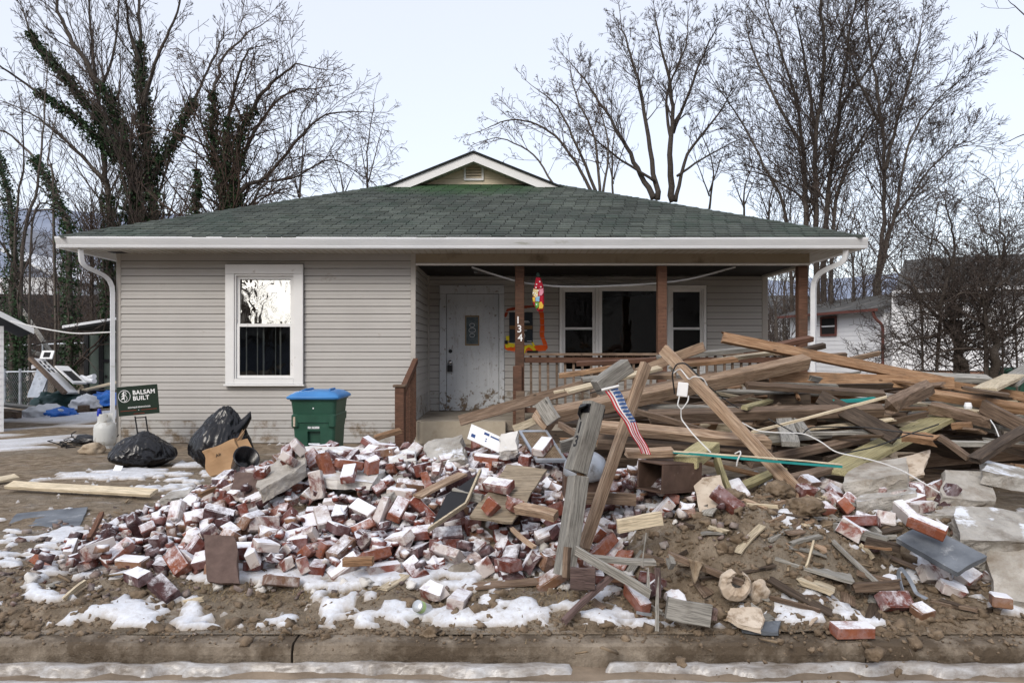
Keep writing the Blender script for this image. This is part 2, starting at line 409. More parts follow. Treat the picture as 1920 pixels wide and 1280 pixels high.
# bricks
def brickmat(name, c1, c2, lime, snow):
    t = NT(name)
    co = t.coord('Object')
    col = t.ramp(t.noise(co, 9, 6, 0.65), [(0.3, c1), (0.7, c2)])
    v = t.mr(t.rand(), 0, 1, 0.7, 1.3)
    hs = t.new("ShaderNodeHueSaturation"); t.l.new(col, hs.inputs['Color']); t.l.new(v, hs.inputs['Value'])
    col = hs.outputs[0]
    pores = t.mr(t.noise(co, 55, 3, 0.6), 0.60, 0.70)
    col = t.mix(t.math('MULTIPLY', pores, 0.6), col, (0.05, 0.03, 0.025))
    ln = t.noise(co, 6.5, 7, 0.66, 0.4)
    lim = t.mr(ln, lime, lime + 0.10)
    col = t.mix(t.math('MULTIPLY', lim, 0.85), col, (0.60, 0.56, 0.52))
    frost = t.mr(t.noise(co, 10, 7, 0.72), 0.45, 0.78, 0, 0.5)
    col = t.mix(frost, col, (0.50, 0.44, 0.46))
    sn = t.math('ADD', t.math('ADD', t.upz(), t.mr(t.rand(), 0, 1, -.25, .32)), t.mr(t.noise(co, 7, 7, 0.75), 0, 1, -1.1, 1.1))
    col = t.mix(t.mr(sn, snow, snow + 0.42, 0, 0.95), col, (0.82, 0.83, 0.87))
    t.bump(t.math('ADD', t.noise(co, 40, 6, 0.7), lim), 0.5, 0.006)
    M[name] = t.fin(col, 0.88, 0.2)
brickmat("brick_red", (0.12, 0.033, 0.023), (0.20, 0.06, 0.04), 0.58, 0.58)
brickmat("brick_orange", (0.20, 0.06, 0.033), (0.30, 0.11, 0.06), 0.60, 0.62)
brickmat("brick_plum", (0.055, 0.026, 0.027), (0.115, 0.054, 0.053), 0.57, 0.60)
brickmat("brick_brown", (0.16, 0.085, 0.05), (0.25, 0.14, 0.085), 0.57, 0.60)
brickmat("brick_limed", (0.17, 0.06, 0.045), (0.25, 0.10, 0.075), 0.43, 0.52)
# ground, snow, ice
def ground_mat():
    t = NT("mud")
    co = t.coord('World')
    n1 = t.noise(co, 0.9, 6, 0.6); n2 = t.noise(co, 7, 8, 0.7); n3 = t.noise(co, 38, 6, 0.7)
    col = t.ramp(n2, [(0.30, (0.10, 0.073, 0.046)), (0.48, (0.24, 0.185, 0.128)), (0.68, (0.41, 0.335, 0.25))])
    col = t.mix(t.mr(n1, 0.45, 0.68, 0, 0.6), col, (0.23, 0.205, 0.165))
    col = t.mix(t.mr(n3, 0.58, 0.74, 0, 0.8), col, (0.055, 0.04, 0.027))
    col = t.mix(t.mr(t.noise(co, 90, 3, 0.6), 0.68, 0.76, 0, 0.7), col, (0.46, 0.42, 0.37))
    fr = t.mr(t.noise(t.coord('World', (0.6, 1.6, 1)), 2.4, 9, 0.78), 0.54, 0.68, 0, 0.72)
    col = t.mix(fr, col, (0.46, 0.44, 0.42))
    p = t.new("ShaderNodeSeparateXYZ"); t.l.new(t.new("ShaderNodeNewGeometry").outputs['Position'], p.inputs[0])
    far = t.mr(p.outputs[1], 23, 30)
    lf = t.math('MULTIPLY', far, t.mr(p.outputs[0], -4, -9))
    leaf = t.ramp(t.noise(co, 3, 8, 0.7), [(0.3, (0.010, 0.008, 0.007)), (0.6, (0.028, 0.021, 0.016)), (0.68, (0.05, 0.04, 0.03)), (0.71, (0.45, 0.45, 0.47))])
    col = t.mix(lf, col, leaf)
    t.bump(t.math('ADD', t.math('MULTIPLY', n2, 0.9), t.math('MULTIPLY', n3, 0.6)), 1.0, 0.05)
    M["mud"] = t.fin(col, 0.92, 0.15)
ground_mat()
plain("clod", (0.11, 0.078, 0.049), (0.27, 0.205, 0.142), 14, 0.95, 0.7, 0.015, world=True, dirt=((0.34, 0.30, 0.25), 9, 0.6, 0.75))
plain("dirt_street", (0.13, 0.098, 0.067), (0.30, 0.235, 0.17), 3, 0.9, 0.7, 0.015, world=True, detail=9)
def snow_mat():
    t = NT("snow")
    co = t.coord('World')
    col = t.ramp(t.noise(co, 5, 7, 0.7), [(0.30, (0.58, 0.61, 0.66)), (0.58, SNOWC)])
    col = t.mix(t.mr(t.noise(co, 22, 7, 0.75), 0.57, 0.70, 0, 0.85), col, (0.26, 0.21, 0.16))
    at = t.new('ShaderNodeAttribute'); at.attribute_name = 'depth'
    col = t.mix(t.mr(t.math('ADD', at.outputs['Fac'], t.mr(t.noise(co, 30, 5, 0.7), 0, 1, -.022, .022)), 0.0, 0.036), (0.36, 0.315, 0.265), col)
    t.bump(t.noise(co, 24, 6, 0.6), 0.35, 0.012)
    M["snow"] = t.fin(col, 0.6, 0.3)
    t.b.inputs['Subsurface Weight'].default_value = 0.0
snow_mat()
def ice_mat():
    t = NT("ice")
    co = t.coord('World', (1, 3.5, 2.5))
    col = t.ramp(t.noise(co, 2.6, 10, 0.78), [(0.37, (0.15, 0.12, 0.09)), (0.49, (0.31, 0.285, 0.26)), (0.61, (0.48, 0.475, 0.47)), (0.72, (0.64, 0.66, 0.68))])
    t.bump(t.noise(co, 9, 5, 0.6), 0.3, 0.015)
    M["ice"] = t.fin(col, 0.3, 0.5)
ice_mat()
def glass_mat(name, refl, tint, wave=0.0, rough=0.0):
    t = NT(name)
    t.n.remove(t.b)
    gl = t.new("ShaderNodeBsdfGlossy"); gl.inputs['Roughness'].default_value = rough; gl.inputs['Color'].default_value = (*tint, 1)
    tr = t.new("ShaderNodeBsdfTransparent"); tr.inputs['Color'].default_value = (0.75, 0.78, 0.78, 1)
    mx = t.new("ShaderNodeMixShader")
    fr = t.new("ShaderNodeFresnel"); fr.inputs['IOR'].default_value = 1.5
    t.put(mx.inputs[0], t.math('ADD', fr.outputs[0], refl))
    t.l.new(tr.outputs[0], mx.inputs[1]); t.l.new(gl.outputs[0], mx.inputs[2])
    if wave:
        bp = t.new("ShaderNodeBump"); bp.inputs['Strength'].default_value = wave; bp.inputs['Distance'].default_value = 0.02
        t.l.new(t.noise(t.coord('World', (1, 1, 0.8)), 5, 1, 0.4, 0.8), bp.inputs['Height'])
        t.l.new(bp.outputs[0], gl.inputs['Normal'])
    t.l.new(mx.outputs[0], t.n["Material Output"].inputs[0])
    M[name] = t.mat
glass_mat("mirror_glass", 0.6, (0.95, 0.94, 0.88), 0.12)
glass_mat("window_glass", 0.02, (0.9, 0.95, 1.0), 0.1)
def film_mat():
    t = NT("plastic_film")
    t.n.remove(t.b)
    d = t.new("ShaderNodeBsdfPrincipled"); d.inputs['Base Color'].default_value = (0.42, 0.43, 0.44, 1); d.inputs['Roughness'].default_value = 0.3
    tr = t.new("ShaderNodeBsdfTransparent")
    mx = t.new("ShaderNodeMixShader")
    t.put(mx.inputs[0], t.mr(t.noise(t.coord('World', (0.5, 1, 4)), 4, 5, 0.6), 0.3, 0.7, 0.05, 0.6))
    t.l.new(tr.outputs[0], mx.inputs[1]); t.l.new(d.outputs[0], mx.inputs[2])
    t.l.new(mx.outputs[0], t.n["Material Output"].inputs[0])
    M["plastic_film"] = t.mat
film_mat()
plain("roof_felt", (0.014, 0.016, 0.016), (0.022, 0.024, 0.024), 5, 0.95, 0)
def shingle_mat(name, c1, c2):
    t = NT(name)
    co = t.coord('World')
    col = t.ramp(t.noise(co, 30, 4, 0.7), [(0.3, c1), (0.7, c2)])
    col = t.mix(t.mr(t.noise(co, 0.7, 6, 0.6), 0.45, 0.68, 0, 0.65), col, (0.034, 0.038, 0.038))
    p = t.new("ShaderNodeSeparateXYZ"); t.l.new(t.new("ShaderNodeNewGeometry").outputs['Position'], p.inputs[0])
    dx = t.math('POWER', t.math('MULTIPLY', t.math('ADD', p.outputs[0], 0.9), 0.36), 2.0)
    dy = t.math('POWER', t.math('MULTIPLY', t.math('SUBTRACT', p.outputs[1], 14.9), 0.62), 2.0)
    moss = t.math('SUBTRACT', t.math('ADD', 0.62, t.mr(t.noise(co, 2.2, 6, 0.7), 0, 1, -0.55, 0.55)), t.math('ADD', dx, dy))
    col = t.mix(t.mr(moss, 0.0, 0.6, 0, 0.8), col, (0.030, 0.085, 0.026))
    al = t.mr(t.noise(t.coord('World', (1, 1, 1)), 1.4, 7, 0.7), 0.5, 0.7, 0, 0.45)
    col = t.mix(al, col, (0.045, 0.085, 0.06))
    t.bump(t.noise(co, 160, 2, 0.6), 0.5, 0.004)
    M[name] = t.fin(col, 0.9, 0.25)
shingle_mat("shingle_a", (0.054, 0.064, 0.056), (0.094, 0.109, 0.096))
shingle_mat("shingle_b", (0.040, 0.048, 0.042), (0.076, 0.089, 0.078))
shingle_mat("shingle_c", (0.070, 0.083, 0.072), (0.116, 0.134, 0.117))
def door_mat():
    t = NT("door_paint")
    co = t.coord('World')
    n = t.noise(co, 7, 8, 0.72)
    p = t.new("ShaderNodeSeparateXYZ"); t.l.new(t.new("ShaderNodeNewGeometry").outputs['Position'], p.inputs[0])
    low = t.mr(p.outputs[2], 0.36, 0.95, 0.20, 0.0)
    d = t.mr(t.math('ADD', n, low), 0.645, 0.70)
    base = t.ramp(t.noise(co, 1.5, 5), [(0.3, (0.46, 0.49, 0.52)), (0.7, (0.58, 0.60, 0.62))])
    d = t.math('MAXIMUM', d, t.mr(t.noise(co, 15, 6, 0.7), 0.60, 0.65, 0, 0.75))
    d = t.math('MAXIMUM', d, t.mr(t.noise(t.coord('World', (3, 3, 0.7)), 3, 6, 0.7), 0.55, 0.75, 0, 0.5))
    col = t.mix(d, base, (0.16, 0.12, 0.085))
    t.bump(n, 0.15, 0.004)
    M["door_paint"] = t.fin(col, 0.55, 0.3)
door_mat()
# ------------------------------------------------------------------ ground, snow, kerb
def axis(a, b, fine, lo, hi):
    core = list(np.arange(a, b + 1e-6, fine))
    left, right = [], []
    d, x = fine, a
    while x > lo: d *= 1.18; x -= d; left.append(x)
    d, x = fine, b
    while x < hi: d *= 1.18; x += d; right.append(x)
    return np.array(left[::-1] + core + right)
def grid(xs, ys, zf):
    X, Y = np.meshgrid(xs, ys)
    Z = zf(X, Y)
    V = np.stack([X.ravel(), Y.ravel(), Z.ravel()], 1)
    nx, ny = len(xs), len(ys)
    i = np.arange(nx * ny).reshape(ny, nx)
    F = np.stack([i[:-1, :-1].ravel(), i[:-1, 1:].ravel(), i[1:, 1:].ravel(), i[1:, :-1].ravel()], 1)
    return V, F
gx, gy = axis(-6, 6, 0.045, -600, 600), axis(4.0, 9.5, 0.04, 4.0, 900)
V, F = grid(gx, gy, hz)
tag(link("ground", np_mesh("ground", V, F, M["mud"], True)), kind="structure")
# street, gutter and kerb
sx = axis(-5, 5, 0.05, -300, 300); sy = np.append(axis(2.6, 3.84, 0.05, -200, 3.80), 3.885)
V, F = grid(sx, sy, lambda x, y: -0.222 + 0.045 * (fbm(x * 3, y * 7, 31) - 0.5) * sm((y - 1) / 2))
tag(link("street", np_mesh("street", V, F, M["dirt_street"], True)), kind="structure")
m = MB()
prof = [(3.872, -0.30), (3.874, -0.15), (3.884, -0.112), (3.90, -0.102), (3.96, -0.098), (4.07, -0.102), (4.07, -0.30)]
n = len(prof)
for x0, x1 in ((-9, -3.62), (-3.607, -1.12), (-1.107, 1.86), (1.873, 4.31), (4.322, 9)):     # cast lengths with open joints
    kx = np.linspace(x0, x1, int((x1 - x0) / .12) + 2); n0 = len(m.v)
    m.v += [(x, y + 0.010 * mn.noise(Vector((x * 1.7, z * 9, 0))) + .006 * mn.noise(Vector((x * 9, z * 20, 1))), z + (0.012 * mn.noise(Vector((x * 2.0, y * 3, 4))) if z > -0.2 else 0)) for x in kx for y, z in prof]
    m.f += [(n0 + i * n + k, n0 + (i + 1) * n + k, n0 + (i + 1) * n + k + 1, n0 + i * n + k + 1) for i in range(len(kx) - 1) for k in range(n - 1)] + [tuple(n0 + k for k in range(n)), tuple(n0 + (len(kx) - 1) * n + k for k in range(n))[::-1]]
m.m = [0] * len(m.f)
tag(m.build("kerb", M["kerb_concrete"]), kind="structure")
# ice lying in the gutter
def icez(x, y):
    w = fbm(x * 1.2, y * 2, 41); e = fbm(x * 7, y * 9, 42, 4)
    gap = sm((np.abs(x - 0.42 - .2 * (y - 3.8)) - 0.05) / 0.06) * sm((np.abs(x + 3.35 - 0.2 * (y - 3.6)) - 0.02) / 0.1)
    t = sm((y - 3.775 - 0.17 * (w - 0.5) - 0.13 * (e - 0.5)) / 0.03) * sm((3.875 + 0.07 * (w - 0.58) + 0.05 * (e - 0.5) - y) / 0.025) * gap
    rut = sm((y - 3.655 - 0.06 * (w - 0.5) - 0.08 * (e - 0.5)) / 0.02) * sm((3.72 + 0.10 * (w - 0.5) - y) / 0.02) * sm((fbm(x * 0.55, x * 0, 44) - 0.36) / 0.1)
    return -0.262 + 0.085 * t + 0.055 * rut * (1 - t) + 0.016 * (e - 0.5)
ix, iy = np.arange(-5.2, 5.2, 0.03), np.arange(3.4, 3.90, 0.010)
V, F = grid(ix, iy, icez)
tag(link("gutter_ice", np_mesh("gutter_ice", V, F, M["ice"], True)), kind="stuff")
# snow patches: a sheet that rises above the mud where snow lies
SNOW = []   # px, py, rx(m), ry(m), weight
for px, py, rx, ry, w in ((290, 1130, .33, .16, .36), (120, 1075, .35, .25, .16), (60, 1010, .5, .3, .2), (190, 1035, .5, .22, .32), (330, 1070, .9, .14, .34), (600, 1085, 1.1, .14, .36), (700, 1150, .75, .24, .30), (870, 1085, .4, .25, .32),
        (640, 1170, .5, .12, .2), (985, 1010, .35, .25, .42), (1150, 1130, .28, .24, .36), (1300, 1160, .4, .14, .3), (1520, 1140, .42, .13, .34), (1600, 1060, .35, .25, .3), (1500, 1080, .35, .16, .24), (1640, 1010, .3, .3, .26), (1830, 1110, .5, .25, .38), (1820, 1160, .5, .1, .16), (1440, 1015, .4, .2, .14), (1370, 1065, .3, .15, .16), (1300, 1030, .3, .2, .2), (1480, 1050, .4, .15, .2), (1590, 1000, .3, .3, .25),
        (270, 890, .95, .3, .42), (400, 870, .5, .3, .38), (380, 900, .9, .5, .18), (60, 1150, .25, .1, .18), (450, 1150, .5, .2, .02)):
    q = G(px, py, 0.0)
    SNOW.append((q.x, q.y, rx, ry, w))
def snowz(x, y):
    z = hz(x, y, 0.25)
    f3 = fbm(x * 26, y * 26, 53, 3)
    f = fbm(x * 2.1, y * 3.0, 51, 5); f2 = fbm(x * 9, y * 11, 52, 4)
    s = np.full(x.shape, -0.30)
    for ax, ay, rx, ry, w in SNOW:
        s = np.maximum(s, (w + .09) * np.exp(-((x - ax) / (rx * 1.25)) ** 2 - ((y - ay) / (ry * 1.25)) ** 2) * 1.6 - 0.30)
    mnd = sm(brick_mound(x, y) / 0.05)
    s = np.maximum(s, -0.32 + 0.50 * mnd)
    drive = sm((-3.9 - x - 0.04 * y) / 1.0) * sm((y - 10.3 - 0.5 * np.sin(x)) / 1.0) * sm((32 - y) / 4)
    ruts = sm((np.abs(np.sin((y * 1.0 + x * 0.42) * 0.95)) - 0.22) / 0.3)
    s = np.maximum(s, -0.30 + drive * (0.12 + 0.32 * ruts))
    s = np.maximum(s, -0.30 + 0.34 * sm((x - 5.5) / 2) * sm((y - 9.5) / 3))
    s = np.minimum(s, np.where((y < 7) & (mnd < .6), 0.10, 0.2))
    m_ = s + (f - 0.5) * 0.85 + (f2 - 0.5) * 0.75 + (f3 - 0.5) * 0.35
    h = -0.05 + 0.078 * sm((m_ + 0.12) / 0.26)
    h = h + 0.012 * (f2 - 0.5)
    return z + np.where(y < 4.06, -0.05, h)
sgx, sgy = axis(-4.6, 5.2, 0.03, -30, 30), axis(4.02, 8.6, 0.026, 4.02, 34)
V, F = grid(sgx, sgy, snowz)
# keep only what can show
keep = (V[:, 2] > hz(V[:, 0], V[:, 1]) - 0.02)
F = F[keep[F].any(1)]
inside = (V[F].mean(1)[:, 0] > -6.4) & (V[F].mean(1)[:, 1] > 11.2) & (V[F].mean(1)[:, 0] < 5)
F = F[~inside]
used = np.unique(F); remap = np.zeros(len(V), int); remap[used] = np.arange(len(used))
sm_me = np_mesh("snow", V[used], remap[F], M["snow"], True)
at_ = sm_me.attributes.new("depth", 'FLOAT', 'POINT'); at_.data.foreach_set("value", (V[used][:, 2] - hz(V[used][:, 0], V[used][:, 1], .25)).astype(np.float32))
tag(link("snow", sm_me), kind="stuff")
# clods, crumbs of mud
def lump(nv, rr):
    bm = bmesh.new()
    bmesh.ops.create_icosphere(bm, subdivisions=nv, radius=1)
    o = Vector((rr.random() * 50, rr.random() * 50, rr.random() * 50))
    for v in bm.verts: v.co *= 0.75 + 0.6 * mn.noise(v.co * 1.3 + o) + 0.5 * mn.noise(v.co * 3 + o) + 0.2 * mn.noise(v.co * 7 + o)
    vs = np.array([v.co[:] for v in bm.verts]); bm.verts.index_update()
    fs = np.array([[v.index for v in f.verts] for f in bm.faces]); bm.free()
    return vs, fs
def scatter(name, n, gen, pos, size, mat, seed, squash=0.7, sink=0.4, lift=0.0):
    rr = random.Random(seed)
    protos = [gen(rr) for _ in range(8)]
    Vs, Fs, off = [], [], 0
    for i in range(n):
        p = pos(rr)
        if p is None: continue
        x, y = p
        vs, fs = protos[rr.randrange(8)]
        s = size(rr)
        E = np.array(Euler((rr.uniform(-.5, .5), rr.uniform(-.5, .5), rr.uniform(0, 6.28))).to_matrix())
        q = (vs * np.array([1, rr.uniform(.7, 1.1), squash])) @ E.T * s
        Vs.append(q + np.array([x, y, gz(x, y) + s * squash * (0.5 - sink) + lift * rr.random()])); Fs.append(fs + off); off += len(vs)
    return tag(link(name, np_mesh(name, np.concatenate(Vs), np.concatenate(Fs), mat, False)), kind="stuff")
def pos_mud(rr):
    k = rr.random()
    if k < 0.36: return rr.gauss(1.62, 0.6), rr.gauss(5.0, 0.5)
    if k < 0.75: return rr.uniform(-3.2, 4.2), rr.triangular(3.9, 4.6, 4.04)
    if k < 0.83: return rr.uniform(-3.6, -2.2), rr.uniform(4.0, 5.2)
    return rr.uniform(1.0, 3.6), rr.uniform(4.0, 4.9)
scatter("mud_clods", 5200, lambda r: lump(2, r), pos_mud, lambda r: min(0.06, 0.006 + r.expovariate(105)), M["clod"], 3)
scatter("mud_crumbs", 7000, lambda r: lump(1, r), lambda r: (r.uniform(-3.6, 4.4), r.triangular(3.80, 6.0, 3.98)) if r.random() < .7 else (r.gauss(1.9, .9), r.gauss(4.9, .6)), lambda r: min(0.02, 0.003 + r.expovariate(250)), M["clod"], 4)
def shard(rr):
    a = np.array([[x * rr.uniform(.7, 1.2), y * rr.uniform(.06, .24), z * rr.uniform(.04, .12)] for z in (-1, 1) for y in (-1, 1) for x in (-1, 1)])
    return a, np.array([(0, 2, 3, 1), (4, 5, 7, 6), (0, 1, 5, 4), (2, 6, 7, 3), (0, 4, 6, 2), (1, 3, 7, 5)])
def flake(rr):
    a = np.array([[x * rr.uniform(.6, 1.2), y * rr.uniform(.5, 1), z * rr.uniform(.3, .7)] for z in (-1, 1) for y in (-1, 1) for x in (-1, 1)])
    return a, np.array([(0, 2, 3, 1), (4, 5, 7, 6), (0, 1, 5, 4), (2, 6, 7, 3), (0, 4, 6, 2), (1, 3, 7, 5)])
def pos_toe(rr):
    k = rr.random()
    if k < .45: return rr.gauss(-2.75, .35), rr.gauss(5.9, .6)
    if k < .6: return rr.uniform(-2.6, 0.6), rr.uniform(4.3, 7)
    return rr.gauss(1.8, .9), rr.gauss(4.6, .45)
scatter("wood_splinters", 330, shard, pos_toe, lambda r: r.triangular(.015, .075, .02), M["litter_wood"], 5, 1.0, 0.1)
scatter("brick_rubble", 2200, flake, lambda r: (r.gauss(-2.7, .45), r.gauss(5.6, .7)) if r.random() < .4 else (r.uniform(-2.6, 1.6), r.uniform(4.35, 7.2)), lambda r: min(.030, .006 + r.expovariate(110)), M["litter_mix"], 6, 1.0, 0.0)
scatter("mortar_lumps", 420, lambda r: lump(2, r), lambda r: (r.uniform(-2.9, 1.5), r.uniform(4.4, 7.0)), lambda r: min(.055, .012 + r.expovariate(60)), M["mortar_white"], 12, .8, -.3)
heap = lambda r: (r.uniform(-3.0, 1.4), r.triangular(4.5, 7.0, 5.2))
for q_, (mt_, n_) in enumerate((("brick_red", 420), ("brick_plum", 380), ("brick_limed", 300), ("brick_brown", 160))):
    scatter("brick_bats", n_, flake, heap, lambda r: r.triangular(.014, .05, .022), M[mt_], 40 + q_, 1.0, 0.0, .13)
# dead grass at the verge
rr = random.Random(9)
Vs, Fs = [], []
for i in range(2600):
    k = rr.random()
    if k < .55: x, y = rr.uniform(-1.9, -1.0) + rr.gauss(0, .25), rr.gauss(4.42, .06)
    elif k < .8: x, y = rr.gauss(.25, .28), rr.gauss(4.25, .12)
    else: x, y = rr.uniform(-3.2, 4.0), rr.uniform(3.98, 5.0)
    a, h = rr.uniform(0, 6.28), rr.uniform(.012, .05)
    b = np.array([x, y, gz(x, y) - .003]); d = np.array([math.cos(a), math.sin(a), 0])
    tip = b + np.array([math.cos(a + 1.3) * h * 1.1, math.sin(a + 1.3) * h * 1.1, h * rr.uniform(.3, 1)])
    n = len(Vs) * 3
    Vs.append(np.stack([b - d * .002, b + d * .002, tip])); Fs.append((n, n + 1, n + 2))
tag(link("dead_grass", np_mesh("dead_grass", np.concatenate(Vs), np.array(Fs), M["straw"])), kind="stuff")
# far wooded hills, distance haze painted into their blue grey
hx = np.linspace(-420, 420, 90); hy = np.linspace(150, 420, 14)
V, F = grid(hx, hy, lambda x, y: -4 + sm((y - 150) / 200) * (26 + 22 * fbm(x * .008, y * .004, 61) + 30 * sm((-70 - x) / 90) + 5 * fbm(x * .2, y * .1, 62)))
tag(link("hills", np_mesh("hills", V, F, M["hill_haze_blue"], True)), kind="structure")
# wooded hillside across the street, behind the viewer, added unseen to block low sky from the porch
V, F = grid(np.linspace(-420, 420, 120), np.linspace(-260, -26, 40), lambda x, y: hz(x, y) - .3 + 2.5 * (fbm(x * .3, y * .3, 65) - .5) * sm((-y - 34) / 20))
plain("hill_leaf", (0.03, 0.024, 0.02), (0.07, 0.055, 0.042), 0.4, 1.0, 0, world=True)
tag(link("screening_hillside", np_mesh("screening_hillside", V, F, M["hill_leaf"], True)), kind="structure")
# ------------------------------------------------------------------ the house
YF, YD = 11.40, 13.20            # front wall, porch back wall
XL, XP, XR = -5.94, -1.40, 4.60  # left corner, porch corner, right corner
ZS = 2.90                        # soffit
EX0, EX1, EY, EZ = -6.45, 5.15, 10.75, 3.03
house = empty("house", (-0.66, YF, 0), "single storey grey sided house with green shingle roof and dark front porch", "house", wc=True)
def part(name, mb, mat, parent=house, smooth=False): return mb.build(name, mat, parent, smooth)
# walls behind the siding, coloured dark to draw shadow lines in board gaps
WIN = (-4.27, -3.09, 0.905, 2.72)       # front window trim outside
WI = (WIN[0] + .10, WIN[1] - .10, WIN[2] + .05, WIN[3] - .10)
m = MB(); m.box((XL, YF, -0.3), (WI[0], YF + 0.12, ZS)); m.box((WI[1], YF, -0.3), (XP, YF + 0.12, ZS)); m.box((WI[0], YF, -0.3), (WI[1], YF + 0.12, WI[2])); m.box((WI[0], YF, WI[3]), (WI[1], YF + 0.12, ZS)); m.box((XL, YF + .12, -0.3), (XL + .12, 25, ZS))
m.box((XP - .12, YF + .12, -0.3), (XP, YD, ZS)); m.box((XL, 24.9, -0.3), (XR, 25.02, ZS)); m.box((XR - .12, YD + .12, -0.3), (XR, 24.9, ZS))
DX0, DX1, DZ0, DZ1 = -1.06, -0.14, 0.365, 2.405
# porch back wall with openings for the door and the three windows
WX0, WX1, WZ0, WZ1 = 0.93, 3.52, 1.02, 2.52
m.box((XP - .12, YD, -0.3), (DX0 - .05, YD + .12, ZS)); m.box((DX1 + .05, YD, -0.3), (WX0 + .02, YD + .12, ZS)); m.box((WX1 - .02, YD, -0.3), (XR, YD + .12, ZS))
m.box((DX0 - .05, YD, DZ1 + .04), (DX1 + .05, YD + .12, ZS)); m.box((WX0 + .02, YD, WZ1 - .02), (WX1 - .02, YD + .12, ZS)); m.box((WX0 + .02, YD, -.3), (WX1 - .02, YD + .12, WZ0 + .02))
part("wall", m, M["wall_gap_shade"])
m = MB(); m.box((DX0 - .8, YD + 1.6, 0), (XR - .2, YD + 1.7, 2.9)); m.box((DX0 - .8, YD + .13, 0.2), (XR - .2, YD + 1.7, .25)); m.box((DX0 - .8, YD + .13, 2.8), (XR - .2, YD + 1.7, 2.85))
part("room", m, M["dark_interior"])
# siding courses, each board its own piece
EXP = 0.1157
def siding(x0, x1, z0, z1, M4, holes=(), mat="siding", low="siding_muddy", exp=EXP, rr=random.Random(1)):
    k, z = 0, z0
    cache = {}
    while z < z1 - 0.02:
        zt = min(z + exp, z1)
        ivs = [(x0, x1)]
        for hx0, hx1, h0, h1 in holes:
            if zt > h0 + .004 and z < h1 - .004:
                ivs = [q for a, b in ivs for q in ((a, min(b, hx0)), (max(a, hx1), b)) if q[1] - q[0] > .02]
        pieces = []
        for a, b in ivs:
            if b - a > 2.2: q = a + (b - a) * rr.choice((.31, .52, .68)); pieces += [(a, q - .0015, z, zt), (q, b, z, zt)]
            else: pieces.append((a, b, z, zt))
        for hx0, hx1, h0, h1 in holes:
            if z < h1 < zt - .02: pieces.append((hx0, hx1, h1 + .004, zt))
            if z + .02 < h0 < zt: pieces.append((hx0, hx1, z, h0 - .004))
        for a, b, zl, zh in pieces:
            key = (round(b - a, 3), round(zh - zl, 3), k < 3)
            if key not in cache:
                L, h = b - a, zh - zl
                pr = [(0, .009), (-.016, .0065), (-.0185, .011), (-.011, h * .5), (-.014, h * .54), (-.005, h - .001), (0, h - .001)]
                mb = MB()
                vs = [(x, y, zz) for x in (0, L) for y, zz in pr]
                n = len(pr)
                mb.add(vs, [(i, (i + 1) % n, (i + 1) % n + n, i + n) for i in range(n)] + [tuple(range(n))[::-1], tuple(range(n, 2 * n))])
                cache[key] = mb.mesh("siding_board", M[low] if k < 3 else M[mat])
            o = link("siding_board", cache[key])
            o.matrix_basis = M4 @ Matrix.Translation((a, 0, zl + rr.uniform(-.0008, .0008)))
            attach(o, house)
        z = zt; k += 1
siding(XL + .06, XP - .065, 0.0, ZS - .01, Matrix.Translation((0, YF, 0)), [WIN])
siding(0, YD - YF - .04, 0.34, ZS - .15, Matrix.Translation((XP, YF + .03, 0)) @ Matrix.Rotation(R(90), 4, 'Z'), mat="siding", low="siding_muddy")
siding(XP + .04, XR - .09, 0.345, 2.72, Matrix.Translation((0, YD, 0)), [(DX0 - .13, DX1 + .10, 0, DZ1 + .14), (WX0 - .01, WX1 + .02, WZ0 - .03, WZ1 + .03)])
# corner boards
m = MB(); m.cbox((XL - .012, YF - .02, -.02), (XL + .058, YF + .06, ZS - .004), .004); part("corner_trim", m, M["trim_tan"])
m = MB(); m.cbox((XP - .063, YF - .02, -.02), (XP + .012, YF + .028, ZS - .004), .004); part("corner_trim", m, M["trim_tan"])
m = MB(); m.cbox((XR - .088, YD - .022, .34), (XR + .012, YD + .06, ZS - .15), .004); part("corner_trim", m, M["trim_tan"])
m = MB(); m.cbox((XP + .003, YD - .028, .345), (XP + .038, YD - .001, 2.74), .003); part("corner_trim", m, M["trim_tan"])
